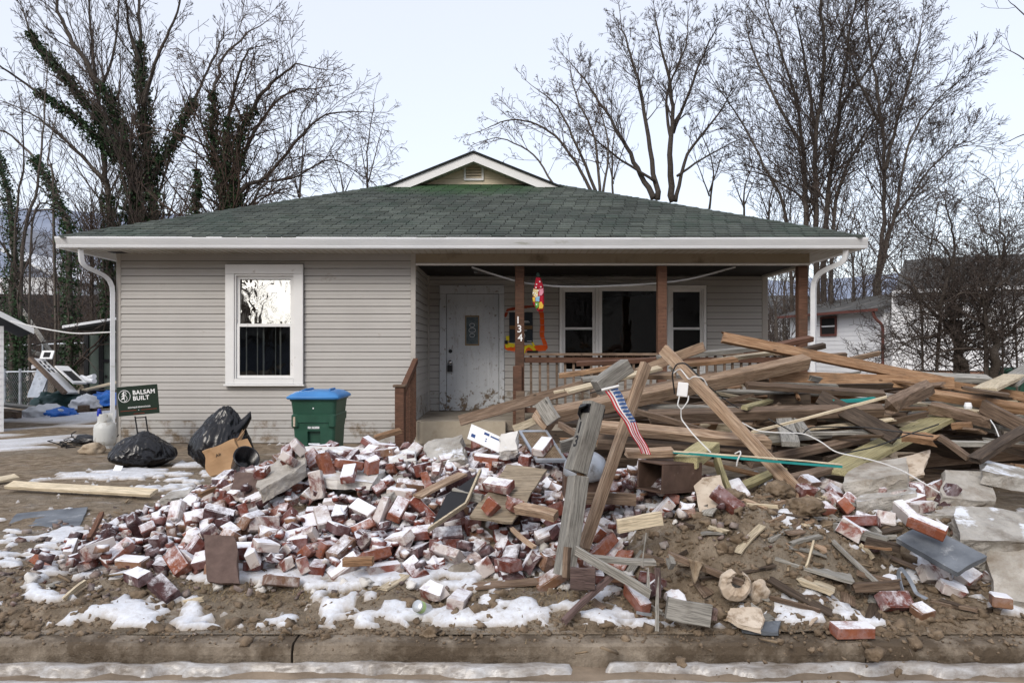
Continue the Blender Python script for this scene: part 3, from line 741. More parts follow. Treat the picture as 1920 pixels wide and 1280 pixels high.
# front double-hung window
def sash_window(x0, x1, z0, z1, Y, trim, glass_top, glass_low, parent=house, st=.045):
    w = MB()
    w.cbox((x0, Y - .035, z1 - trim * 1.05), (x1, Y + .01, z1), .004); w.cbox((x0, Y - .032, z0), (x0 + trim, Y + .01, z1 - trim * 1.05 - .002), .004)
    w.cbox((x1 - trim, Y - .032, z0), (x1, Y + .01, z1 - trim * 1.05 - .002), .004); w.cbox((x0 + trim + .002, Y - .032, z0), (x1 - trim - .002, Y + .01, z0 + trim * .6), .004)
    w.cbox((x0 - .02, Y - .055, z0 - .03), (x1 + .02, Y + .005, z0 - .003), .004)
    win = w.build("window", M["white_paint"], parent)
    a, b, c, d = x0 + trim, x1 - trim, z0 + trim * .6, z1 - trim * 1.05
    mid = (c + d) / 2 + .02
    f = MB(); t = st
    f.box((a + .004, Y - .012, c + .003), (a + .022, Y + .07, d - .003)); f.box((b - .022, Y - .012, c + .003), (b - .004, Y + .07, d - .003)); f.box((a + .022, Y - .01, d - .03), (b - .022, Y + .07, d - .003))
    f.build("window_frame", M["white_paint"], win)
    for (zz0, zz1, dy, g) in ((mid - .025, d - .032, .03, glass_top), (c + .006, mid + .02, .012, glass_low)):
        s_ = MB()
        x_0, x_1 = a + .025, b - .025
        s_.box((x_0, Y + dy, zz0), (x_0 + t, Y + dy + .015, zz1)); s_.box((x_1 - t, Y + dy, zz0), (x_1, Y + dy + .015, zz1))
        s_.box((x_0 + t, Y + dy, zz0), (x_1 - t, Y + dy + .015, zz0 + t)); s_.box((x_0 + t, Y + dy, zz1 - t), (x_1 - t, Y + dy + .015, zz1))
        s_.build("sash", M["white_paint"], win)
        gp = MB(); tl = .045 if g == "mirror_glass" else 0.0      # upper pane tilted back so it mirrors higher, brighter sky
        gp.add([(x_0 + t, Y + dy + .005 - .0, zz0 + t), (x_1 - t, Y + dy + .005, zz0 + t), (x_1 - t, Y + dy + .005 + tl, zz1 - t), (x_0 + t, Y + dy + .005 + tl, zz1 - t)], [(0, 1, 2, 3)]); gp.build("pane", M[g], win)
    return win
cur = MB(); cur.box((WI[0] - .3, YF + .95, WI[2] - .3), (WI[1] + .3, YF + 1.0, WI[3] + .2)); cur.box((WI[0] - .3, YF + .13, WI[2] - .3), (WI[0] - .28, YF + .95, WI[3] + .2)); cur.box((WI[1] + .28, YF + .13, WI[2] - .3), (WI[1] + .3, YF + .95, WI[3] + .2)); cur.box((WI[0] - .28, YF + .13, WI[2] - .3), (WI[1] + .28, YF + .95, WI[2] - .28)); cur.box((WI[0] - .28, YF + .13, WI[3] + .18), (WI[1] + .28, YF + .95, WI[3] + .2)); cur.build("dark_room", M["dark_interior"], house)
fw = sash_window(*WIN[:2], WIN[2], WIN[3], YF - .048, .135, "mirror_glass", "window_glass")
cm = MB()
for i, dx_ in enumerate((.0, .17, .26, .45, .52, .68)):
    x = WIN[0] + .26 + dx_
    cm.box((x, YF + .08, WIN[2] + .12), (x + rng.uniform(.012, .032), YF + .085, 1.84))
plain("curtain", (0.10, 0.12, 0.125), (0.30, 0.29, 0.26), 3, 0.9, 0, world=True, stretch=(14, 1, 0.6))
cm.build("curtain", M["curtain"], house)
# porch windows
for a, b in ((WX0, 1.62), (2.84, WX1)): sash_window(a, b, WZ0, WZ1 + .04, YD - .02, .05, "window_glass", "window_glass", st=.028)
w = MB(); w.box((1.625, YD - .05, WZ1 - .06), (2.835, YD, WZ1 + .04)); w.box((1.625, YD - .05, WZ0), (2.835, YD, WZ0 + .07)); w.box((1.625, YD - .048, WZ0 + .072), (1.68, YD, WZ1 - .062)); w.box((2.78, YD - .048, WZ0 + .072), (2.835, YD, WZ1 - .062))
win = part("window", w, M["white_paint"])
gp = MB(); gp.box((1.682, YD - .02, WZ0 + .072), (2.778, YD - .015, WZ1 - .062)); gp.build("pane", M["window_glass"], win)
# door
m = MB(); m.cbox((DX0 - .125, YD - .04, .36), (DX0 - .005, YD + .02, DZ1 + .005), .005); m.cbox((DX1 + .005, YD - .04, .36), (DX1 + .10, YD + .02, DZ1 + .005), .005); m.cbox((DX0 - .125, YD - .042, DZ1 + .008), (DX1 + .10, YD + .02, DZ1 + .16), .005)
m.box((DX0 - .004, YD + .0, .35), (DX1 + .004, YD + .1, .385))
dframe = part("door_frame", m, M["door_paint"])
m = MB(); m.box((DX0 + .002, YD + .012, .39), (DX1 - .002, YD + .05, DZ1))
def rpanel(x0, x1, z0, z1):
    d = YD + .012
    for q in ((x0, x1, z0, z0 + .018), (x0, x1, z1 - .018, z1), (x0, x0 + .018, z0 + .0185, z1 - .0185), (x1 - .018, x1, z0 + .0185, z1 - .0185)):
        m.box((q[0], d - .007, q[2]), (q[1], d + .001, q[3]))
    m.cbox((x0 + .04, d - .005, z0 + .04), (x1 - .04, d + .002, z1 - .04), .003)
for x0, x1 in ((-.96, -.85), (-.73, -.50), (-.38, -.26)):
    rpanel(x0, x1, 2.10, 2.24); rpanel(x0, x1, .60, 1.42)
    if x0 != -.73: rpanel(x0, x1, 1.52, 2.03)
door = part("door", m, M["door_paint"])
m = MB(); m.box((-.735, YD + .002, 1.50), (-.715, YD + .0115, 2.03)); m.box((-.505, YD + .002, 1.50), (-.485, YD + .0115, 2.03)); m.box((-.715, YD + .002, 2.005), (-.505, YD + .0115, 2.03)); m.box((-.715, YD + .002, 1.50), (-.505, YD + .0115, 1.525))
m.build("door_light_frame", M["brass_frame"], door)
plain("etched_glass", (0.05, 0.075, 0.085), (0.12, 0.15, 0.165), 14, 0.25, 0.2, 0.003, world=True)
m = MB(); m.box((-.713, YD + .006, 1.527), (-.507, YD + .0105, 2.003)); m.build("door_light", M["etched_glass"], door)
m = MB()
for z, r in ((1.86, .045), (1.77, .06), (1.68, .045)):
    pts = [(-.61 + r * math.cos(a), YD + .004, z + r * .7 * math.sin(a)) for a in np.linspace(0, 6.28, 13)]
    m.tube(pts, .004, 4)
m.build("etched_motif", M["sheet_white"], door)
m = MB(); m.lathe([(.0, 0), (.034, 0), (.034, .012), (.022, .014), (.022, .02), (0, .02)], 16, 0, Matrix.Translation((-.995, YD + .012, 1.40)) @ Matrix.Rotation(R(90), 4, 'X')); m.build("deadbolt", M["black_metal"], door)
m = MB(); m.lathe([(0, 0), (.02, 0), (.016, .03), (.034, .045), (.036, .062), (.024, .075), (0, .077)], 18, 0, Matrix.Translation((-.995, YD + .012, 1.21)) @ Matrix.Rotation(R(90), 4, 'X')); m.build("door_knob", M["chrome"], door, True)
lk = MB(); lk.cbox((-1.045, YD - .07, 1.04), (-.955, YD - .03, 1.15), .008); lk.tube([(-1.03, YD - .05, 1.14), (-1.03, YD - .05, 1.21), (-.97, YD - .05, 1.21), (-.97, YD - .05, 1.14)], .006, 6); lk.box((-1.025, YD - .073, 1.055), (-.975, YD - .0702, 1.075))
tag(lk.build("lockbox", M["black_metal"]), "small black key lockbox hanging on the white door's knob", "lockbox")
bl = MB(); bl.cbox((-.04, YD - .055, 1.53), (.02, YD - .04, 1.59), .004); bl.lathe([(0, 0), (.014, 0), (.012, .008), (0, .01)], 12, 0, Matrix.Translation((-.01, YD - .055, 1.56)) @ Matrix.Rotation(R(90), 4, 'X')); bl.build("doorbell", M["black_metal"], house)
# porch floor, step
m = MB(); m.cbox((XP + .002, YF + .05, -.2), (XR + .05, YD, .345), .01); part("porch_floor", m, M["porch_concrete"])
m = MB(); m.box((XP + .02, YF - .06, -.2), (-.02, YF + .048, .335)); part("porch_step", m, M["step_concrete"])
m = MB(); m.box((-.015, YF + .0, -.2), (XR, YF + .046, .19)); part("skirt_board", m, M["dark_wood"])
# porch beam, ceiling
m = MB(); m.box((XP + .013, YF - .01, 2.745), (XR + .02, YF + .13, ZS - .003)); m.box((XR - .10, YF + .13, 2.745), (XR + .02, YD + .1, ZS - .003)); part("porch_beam", m, M["beam_tan"])
m = MB(); m.cbox((XP + .013, YF - .025, 2.712), (XR + .03, YF + .02, 2.743), .004); part("beam_trim", m, M["white_paint"])
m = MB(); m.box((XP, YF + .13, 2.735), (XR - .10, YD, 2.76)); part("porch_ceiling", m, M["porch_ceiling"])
m = MB(); m.box((XR - .09, YF + .05, 2.70), (XR + .03, YD + .05, 2.742)); part("beam_trim", m, M["soffit"])
# posts
for x, zb in ((.2, .345), (2.38, .345), (4.53, .345)):
    m = MB(); m.cbox((x - .07, YF - .0, zb), (x + .07, YF + .14, 2.71), .008); post = part("porch_post", m, M["stained_wood"])
    if x == .2:
        m = MB(); m.cbox((x - .105, YF - .05, .0), (x + .035, YF - .002, 1.18), .01); m.build("splice_board", M["stained_wood"], post)
        m = MB(); m.cbox((x - .06, YF - .10, -.02), (x + .075, YF - .052, .80), .006); m.build("splice_board", M["brown_wood"], post)
# railing
for x0, x1 in ((.272, 2.308), (2.452, 4.458)):
    m = MB(); m.cbox((x0, YF + .0, 1.335), (x1, YF + .14, 1.375), .004); part("rail_cap", m, M["brown_wood"])
    m = MB(); m.cbox((x0, YF + .03, 1.225), (x1, YF + .068, 1.31), .003); part("rail", m, M["stained_wood"])
    m = MB(); m.cbox((x0, YF + .03, .46), (x1, YF + .068, .54), .003); part("rail", m, M["stained_wood"])
    bm_ = MB(); bm_.cbox((0, 0, 0), (.036, .036, .87), .003); me = bm_.mesh("baluster", M["brown_wood"])
    x = x0 + .09
    while x < x1 - .05:
        o = link("baluster", me); o.location = (x, YF + .07, .464); o.rotation_euler = (0, rng.uniform(-.01, .01), 0); attach(o, house)
        x += .131
# stair handrail in front
m = MB(); m.cbox((-1.475, 9.84, -.05), (-1.355, 9.96, .93), .006); part("newel_post", m, M["stained_wood"])
m = MB(); m.cbox((-1.50, 9.82, .932), (-1.33, 9.98, .965), .006); part("newel_cap", m, M["brown_wood"])
m = MB(); m.tube([(-1.385, 9.97, .90), (-1.385, 11.36, 1.26)], .055, 4, sq=(.9, 1)); part("stair_rail", m, M["stained_wood"])
for k in range(9):
    y = 10.08 + k * .145
    m = MB(); m.cbox((-1.40, y, -.05 + .02 * k), (-1.365, y + .036, .90 + .259 * (y - 9.97) - .03), .003); part("baluster", m, M["stained_wood"])
# soffit, fascia, gutter
m = MB(); m.box((EX0 + .06, EY + .13, ZS - .012), (EX1 - .06, YF + .02, ZS)); m.box((EX0 + .06, YF + .02, ZS - .012), (XL - .001, 25.4, ZS)); m.box((XR + .02, YF + .02, ZS - .012), (EX1 - .06, 25.4, ZS))
sof = part("soffit", m, M["soffit"])
m = MB()
x = EX0 + .2
while x < EX1 - .1:
    m.box((x, EY + .14, ZS - .0165), (x + .006, YF - .03, ZS - .0125)); x += .105
m.build("soffit_grooves", M["beam_tan"], sof)["kind"] = "stuff"
m = MB(); m.box((-5.95, EY + .36, ZS - .0175), (-5.72, EY + .56, ZS - .0165)); m.build("soffit_hole", M["ink"], sof)
m = MB(); m.box((EX0 + .06, EY + .10, ZS - .014), (EX1 - .06, EY + .128, EZ + .03)); m.box((EX0 + .03, EY + .10, ZS - .014), (EX0 + .058, 25.4, EZ + .03)); m.box((EX1 - .058, EY + .10, ZS - .014), (EX1 - .03, 25.4, EZ + .03)); part("fascia", m, M["white_paint"])
gp_ = [(EY + .098, ZS - .01), (EY + .03, ZS - .01), (EY + .022, ZS + .012), (EY + .02, ZS + .028), (EY - .012, ZS + .095), (EY - .022, ZS + .118), (EY - .022, ZS + .142), (EY - .006, ZS + .142), (EY - .006, ZS + .122), (EY + .098, ZS + .10)]
m = MB(); n = len(gp_)
xs = [EX0 - .05, -2.4, 1.1, EX1 + .05]
dz = [.012, .002, -.004, .0]
m.add([(x, y, z + d) for x, d in zip(xs, dz) for y, z in gp_], [(i * n + k, i * n + (k + 1) % n, (i + 1) * n + (k + 1) % n, (i + 1) * n + k) for i in range(3) for k in range(n)] + [tuple(range(n))[::-1], tuple(3 * n + k for k in range(n))])
part("gutter", m, M["gutter_white"])
m = MB()
for sx_, x in ((-1, EX0), (1, EX1)):
    m.box((min(x, x + sx_ * .05) - .05, EY + .10, ZS), (max(x, x + sx_ * .05) + .05, 25.4, ZS + .13))
part("gutter", m, M["gutter_white"])
def downspout(pts): m = MB(); m.tube(pts, .05, 4, sq=(1.0, .85)); return part("downspout", m, M["gutter_white"])
def bend(pts, k=4):
    out = [Vector(pts[0])]
    for a, b, c in zip(pts, pts[1:], pts[2:]):
        a, b, c = Vector(a), Vector(b), Vector(c)
        r = min((a - b).length, (c - b).length) * .4
        p, q = b + (a - b).normalized() * r, b + (c - b).normalized() * r
        for i in range(k + 1):
            t = i / k
            out.append(p * (1 - t) ** 2 + b * 2 * t * (1 - t) + q * t * t)
    out.append(Vector(pts[-1])); return out
downspout(bend([(-6.20, 10.86, ZS - .01), (-6.20, 10.90, 2.66), (-5.985, 11.34, 2.50), (-5.985, 11.34, .12), (-6.16, 11.2, .02)]))
downspout(bend([(4.94, 10.86, ZS - .01), (4.94, 10.90, 2.72), (4.66, 11.34, 2.56), (4.66, 11.34, .05)]))
# roof
SL = .4
GY = 14.95                                   # gable wall
def rz(t): return EZ + .02 + SL * t
RX = (EX0 + EX1) / 2
RZ = rz((EX1 - EX0) / 2) - .10
tg = GY - EY
m = MB()
A, B = (EX0, EY, rz(0)), (EX1, EY, rz(0)); Cc, D = (EX1 - tg, GY, rz(tg)), (EX0 + tg, GY, rz(tg))
m.add([A, B, Cc, D], [(0, 1, 2, 3)])
yb = 25.5
for s_, x in ((-1, EX0), (1, EX1)):
    xe = x + (-s_) * tg
    m.add([(x, EY, rz(0)), (xe, GY, rz(tg)), (RX, GY, RZ), (RX, 20, RZ), (x, yb, rz(0))], [(0, 1, 2, 3, 4) if s_ > 0 else (4, 3, 2, 1, 0)])
m.add([(EX0, yb, rz(0)), (EX1, yb, rz(0)), (RX, 20, RZ)], [(0, 1, 2)])
roof = part("roof", m, M["roof_felt"])
ns = 0
rest = MB()
def shingle(x0, x1, y0, y1, kick=0.0):
    z0, z1 = rz(y0 - EY) + .019 + kick, rz(y1 - EY) + .004
    return [(x0, y0, z0 - .018), (x1, y0, z0 - .018), (x1, y1, z1 - .002), (x0, y1, z1 - .002), (x0, y0, z0), (x1, y0, z0), (x1, y1, z1), (x0, y1, z1)]
BOXF = [(0, 3, 2, 1), (4, 5, 6, 7), (0, 1, 5, 4), (1, 2, 6, 5), (2, 3, 7, 6), (3, 0, 4, 7)]
srng = random.Random(5)
ce, tw = .145, .215
cnt = 0
c = 0
while True:
    y0 = EY - .02 + c * ce
    if y0 + ce * .6 > GY: break
    y1 = min(y0 + ce + .02, GY)
    t = max(0, y0 - EY)
    xa, xb = EX0 + t + .02, EX1 - t - .02
    x = xa - (c % 2) * tw / 2 - srng.uniform(0, .05)
    wave = lambda q: .006 * math.sin(q * 2.1 + c * .3)
    while x < xb:
        a, b = max(x + .007, xa), min(x + tw - .007, xb)
        if b - a > .03:
            vs = shingle(a, b, y0 + srng.uniform(-.006, .006) + wave(x), y1, srng.choice((0, 0, 0, .004, .008)))
            ma = srng.choice(("shingle_a", "shingle_a", "shingle_b", "shingle_c"))
            if cnt < 290:
                mb = MB(); mb.add(vs, BOXF); mb.build("shingle", M[ma], roof)
            else: rest.add(vs, BOXF, ("shingle_a", "shingle_b", "shingle_c").index(ma))
            cnt += 1
        x += tw
    c += 1
sg = rest.build("shingle_courses", [M["shingle_a"], M["shingle_b"], M["shingle_c"]], roof); sg["kind"] = "stuff"
# hip and ridge caps
for (p, q) in (((EX0, EY, rz(0)), (EX0 + tg, GY, rz(tg))), ((EX1, EY, rz(0)), (EX1 - tg, GY, rz(tg)))):
    p, q = Vector(p), Vector(q); nseg = 22
    for i in range(nseg):
        a, b = p.lerp(q, i / nseg), p.lerp(q, (i + 1.15) / nseg)
        mb = MB(); d = (b - a).normalized(); side = d.cross(Vector((0, 0, 1))).normalized() * .11
        up = Vector((0, 0, .022)); dn = Vector((0, 0, -.030))
        mb.add([a - side + dn, a + up, a + side + dn, b - side + dn * .9, b + up * .55, b + side + dn * .9], [(0, 1, 4, 3), (1, 2, 5, 4)])
        mb.build("hip_shingle", M["shingle_b"], roof)
m = MB(); m.box((-2.95, EY + .005, rz(0) + .016), (.2, EY + .05, rz(0) + .02)); m.build("drip_edge", M["gutter_white"], roof)
# gable
gw = MB(); gw.add([(RX - 1.55, GY, rz(tg) - .05), (RX + 1.55, GY, rz(tg) - .05), (RX, GY, RZ - .05), (RX - 1.55, GY + .1, rz(tg) - .05), (RX + 1.55, GY + .1, rz(tg) - .05), (RX, GY + .1, RZ - .05)], [(0, 1, 2), (5, 4, 3), (0, 3, 4, 1), (1, 4, 5, 2), (2, 5, 3, 0)])
gab = part("gable_wall", gw, M["gable_tan"])
z = rz(tg) - .05
while z < RZ - .12:
    h = .165; hw = (RZ - .07 - z - h * .5) / SL
    if hw > .1:
        mb = MB(); mb.box((RX - hw, GY - .016, z), (RX + hw, GY - .002, z + h - .006)); mb.build("siding_board", M["gable_tan"], gab)
    z += h
for s_ in (-1, 1):
    d = 1.76
    def rk(name, y0, y1, o0, o1, mat, xa=0.0):
        mb = MB()
        pts = [(RX + s_ * xa, RZ + o0 - SL * xa), (RX + s_ * d, RZ + o0 - SL * d), (RX + s_ * (d - (.10 if name == "rake_board" else 0)), RZ + o1 - SL * d + (.03 if name == "rake_board" else 0)), (RX + s_ * xa, RZ + o1 - SL * xa)]
        mb.add([(x, y, z_) for y in (y0, y1) for x, z_ in pts], [(0, 1, 2, 3), (7, 6, 5, 4), (0, 4, 5, 1), (1, 5, 6, 2), (2, 6, 7, 3), (3, 7, 4, 0)])
        return mb.build(name, M[mat], house)
    rk("rake_board", 14.62, 14.65, .005, -.16, "white_paint")
    rk("rake_soffit", 14.65, GY - .017, -.135, -.15, "soffit")
    sf = rk("rake_roof", 14.58, 20, .045, .008, "roof_felt")
    # dentil strips of the soffit panels
    for i in range(14):
        xx = .25 + i * .125
        mb = MB(); mb.box((RX + s_ * xx - .003, 14.655, RZ - .158 - SL * xx), (RX + s_ * xx + .003, GY - .02, RZ - .152 - SL * xx)); mb.build("soffit_strip", M["beam_tan"], house)
vx0, vx1, vz0, vz1 = -.855, -.46, rz(tg) + .07, rz(tg) + .50
m = MB(); yv = GY - .05
m.box((vx0, yv, vz0), (vx0 + .04, yv + .035, vz1)); m.box((vx1 - .04, yv, vz0), (vx1, yv + .035, vz1)); m.box((vx0 + .04, yv, vz1 - .04), (vx1 - .04, yv + .035, vz1)); m.box((vx0 + .04, yv, vz0), (vx1 - .04, yv + .035, vz0 + .04))
vent = part("gable_vent", m, M["white_paint"])
m = MB(); m.box((vx0 + .04, yv + .030, vz0 + .04), (vx1 - .04, yv + .034, vz1 - .04)); m.build("vent_back", M["dark_interior"], vent)
for i in range(6):
    z = vz0 + .045 + i * .057
    mb = MB(); mb.add([(vx0 + .041, yv - .002, z), (vx1 - .041, yv - .002, z), (vx1 - .041, yv + .028, z + .05), (vx0 + .041, yv + .028, z + .05), (vx0 + .041, yv + .004, z - .004), (vx1 - .041, yv + .004, z - .004), (vx1 - .041, yv + .0295, z + .046), (vx0 + .041, yv + .0295, z + .046)], [(0, 1, 2, 3), (7, 6, 5, 4), (0, 4, 5, 1), (1, 5, 6, 2), (2, 6, 7, 3), (3, 7, 4, 0)])
    mb.build("louvre", M["gable_tan"], vent)
# ---------------------------------------------- lettering helper
def text(name, body, size, Mx, mat, parent, ext=.0008, bold=0.0, spacing=1.0, align='CENTER'):
    cu = bpy.data.curves.new("lettering", 'FONT')
    cu.body = body; cu.size = size; cu.extrude = ext; cu.offset = bold; cu.align_x = align; cu.align_y = 'CENTER'; cu.space_character = spacing; cu.resolution_u = 3
    to = bpy.data.objects.new("lettering_tmp", cu)
    me = bpy.data.meshes.new_from_object(to)
    bpy.data.objects.remove(to); bpy.data.curves.remove(cu)
    me.materials.clear(); me.materials.append(mat)
    o = bpy.data.objects.new(name, me); COL.objects.link(o); o.matrix_basis = Mx
    return attach(o, parent)
FRONT = Matrix.Rotation(R(90), 4, 'X')       # lettering that faces the street
for ch, z, dx in (("1", 1.872, -.022), ("3", 1.74, 0), ("4", 1.605, .012)):
    text("house_number", ch, .155, Matrix.Translation((.195 + dx, YF - .006, z)) @ FRONT, M["print_white"], house, .004, .002)
# spray paint and poster on the porch wall
def ribbon(name, pts, w, mat, y, parent=house, jit=.12, seed=1):
    rr = random.Random(seed); mb = MB(); n = 26; pts = [Vector((x, 0, z)) for x, z in pts]
    L = [0]
    for a, b in zip(pts, pts[1:]): L.append(L[-1] + (b - a).length)
    q = []
    for i in range(n + 1):
        s_ = L[-1] * i / n
        k = max(j for j in range(len(L)) if L[j] <= s_ + 1e-9); k = min(k, len(pts) - 2)
        q.append(pts[k].lerp(pts[k + 1], (s_ - L[k]) / (L[k + 1] - L[k])))
    for i in range(n + 1):
        d = (q[min(i + 1, n)] - q[max(i - 1, 0)]).normalized(); p = Vector((-d.z, 0, d.x))
        ww = w * (1 + rr.uniform(-jit, jit)) * .5
        if i in (0, n): ww *= .5
        for s2 in (-1, 1):
            v = q[i] + p * ww * s2; mb.v.append((v.x, y, v.z))
    for i in range(n): mb.f.append((2 * i, 2 * i + 1, 2 * i + 3, 2 * i + 2)); mb.m.append(0)
    return mb.build(name, mat, parent)
yw = YD - .0165
plain('spray_faint', (0.25, 0.035, 0.012), (0.36, 0.06, 0.02), 8, 0.7, 0, world=True)
ribbon("spray_paint", [(.56, 2.22), (.62, 2.05), (.63, 1.82), (.62, 1.68), (.68, 1.52), (.69, 1.43)], .075, M["spray_orange"], yw - .0015, seed=2)
ribbon("spray_paint", [(.70, 1.455), (.45, 1.445), (.18, 1.44), (.02, 1.47), (-.02, 1.56)], .115, M["spray_orange"], yw - .001, seed=3)
ribbon("spray_paint", [(-.03, 2.0), (.02, 2.13), (.25, 2.17), (.48, 2.20), (.58, 2.17)], .05, M["spray_faint"], yw - .0008, seed=12)
ribbon("spray_paint", [(.30, 1.36), (.32, 1.46), (.40, 1.50), (.48, 1.44), (.50, 1.37)], .05, M["spray_yellow"], yw - .002, seed=4)
ribbon("spray_paint", [(-.02, 1.49), (.07, 1.51), (.14, 1.50)], .07, M["spray_yellow"], yw - .002, seed=5)
ribbon("spray_paint", [(-.01, 1.62), (.05, 1.63), (.09, 1.62)], .09, M["spray_yellow"], yw - .002, seed=6)
ribbon("spray_paint", [(.0, 1.56), (.04, 1.47)], .05, M["spray_yellow"], yw - .0025, seed=7)
ribbon("spray_paint", [(.24, 1.60), (.19, 1.47)], .035, M["spray_yellow"], yw - .0025, seed=8)
ribbon("spray_paint", [(.43, 1.60), (.49, 1.48)], .035, M["spray_yellow"], yw - .0025, seed=9)
pm = MB(); pm.box((.045, YD - .028, 1.555), (.46, YD - .022, 2.08))
poster = pm.build("poster", M["poster_dark"])
tag(poster, "dark notice poster on the porch wall behind the numbered post", "poster")
pm = MB(); pm.box((.05, YD - .0295, 1.79), (.455, YD - .0285, 1.85)); pm.build("band", M["poster_brown"], poster)
pm = MB()
for x0, x1, z in ((.24, .385, 1.925), (.26, .405, 1.905), (.3, .36, 1.762), (.36, .44, 1.572)): pm.box((x0, YD - .0295, z), (x1, YD - .0285, z + .008))
pm.build("print_lines", M["print_white"], poster)
pm = MB(); pm.tube([(.245 + .075 * math.cos(a), YD - .029, 1.67 + .075 * math.sin(a)) for a in np.linspace(-2.6, 2.2, 20)], .005, 4); pm.build("print_ring", M["print_white"], poster)
pm = MB(); pm.cbox((.36, YD - .05, 1.37), (.55, YD - .022, 1.41), .004); tag(pm.build("mail_slot", M["black_metal"]), "small black letter plate fixed to the orange sprayed wall", "letter plate")
# sagging plastic film under the porch ceiling
fm = MB()
nx = 26
for j in range(9):
    for i in range(nx + 1):
        u, v_ = i / nx, j / 8
        x = -.55 + 4.15 * u
        sag = .33 * math.sin(math.pi * min(1, max(0, u)) ** .92)
        z = 2.725 - sag * (1 - v_) ** .8 - .03 * math.sin(9 * u + 3 * v_) * (1 - v_) * min(1, 6 * u) * min(1, 6 * (1 - u))
        fm.v.append((x, 11.75 + 1.25 * v_, min(2.73, z)))
for j in range(8):
    for i in range(nx):
        a = j * (nx + 1) + i; fm.f.append((a, a + 1, a + nx + 2, a + nx + 1)); fm.m.append(0)
film = fm.build("plastic_sheet", M["plastic_film"], None, True)
tag(film, "clear plastic sheet sagging in a long curve from the porch ceiling", "plastic sheet")
rim = MB(); rim.tube([Vector(fm.v[i]) + Vector((0, -.005, 0)) for i in range(nx + 1)], .014, 6, sq=(.5, 1.0)); rim.build("folded_edge", M["sheet_white"], film)
# ------------------------------------------------------------------ lumber
_lr = random.Random(21)
def beam_mesh(L, w, t, mat, seed, seg=5, ends=(0.0, 0.0), bow=0.004, point=False):
    rr = random.Random(seed)
    c = min(w, t) * .07
    a, b = t / 2, w / 2
    cs = [(-a, -b + c), (-a, b - c), (-a + c, b), (a - c, b), (a, b - c), (a, -b + c), (a - c, -b), (-a + c, -b)]
    mb = MB()
    for i in range(seg + 1):
        u = i / seg
        dy, dz = bow * math.sin(u * 3.1 + seed), bow * math.sin(u * 4.3 + seed * 2)
        k = (1 - .85 * u ** 2) if point else 1
        rg = .10 * min(w, t) if ends[0] > .05 or ends[1] > .05 else 0
        for y, z in cs:
            y += rr.uniform(-rg, rg); z += rr.uniform(-rg, rg)
            x = L * u
            if i == 0 and ends[0]: x += rr.uniform(0, ends[0])
            if i == seg and ends[1]: x -= rr.uniform(0, ends[1])
            mb.v.append((x, y * k + dy + rr.uniform(-1, 1) * .0008, z * k + dz + rr.uniform(-1, 1) * .0008))
    for i in range(seg):
        for k in range(8):
            p, q = i * 8 + k, i * 8 + (k + 1) % 8
            mb.f.append((p, q, q + 8, p + 8)); mb.m.append(0)
    mb.f.append(tuple(range(8))[::-1]); mb.f.append(tuple(seg * 8 + k for k in range(8))); mb.m += [0, 0]
    return mb.mesh("lumber", M[mat])
def axes(a, b, roll=0.0):
    X = (b - a).normalized()
    u = Vector((0, 0, 1)) if abs(X.z) < .97 else Vector((0, -1, .2))
    Z = (u - X * u.dot(X)).normalized(); Y = Z.cross(X)
    m = Matrix((X, Y, Z)).transposed().to_4x4() @ Matrix.Rotation(R(roll), 4, 'X')
    m.translation = a
    return m
def lum(name, a, b, w, t, mat, label=None, cat="board", roll=0.0, ends=(0, 0), group=None, parent=None, bow=.004, point=False, world_pts=False):
    A, B = (a, b) if world_pts else (P(*a), P(*b))
    me = beam_mesh((B - A).length, w, t, mat, _lr.randrange(9999), 5, ends, bow, point)
    o = link(name, me, parent, axes(A, B, roll))
    if label: tag(o, label, cat, group)
    return o
GL = "boards and beams of the lumber heap"
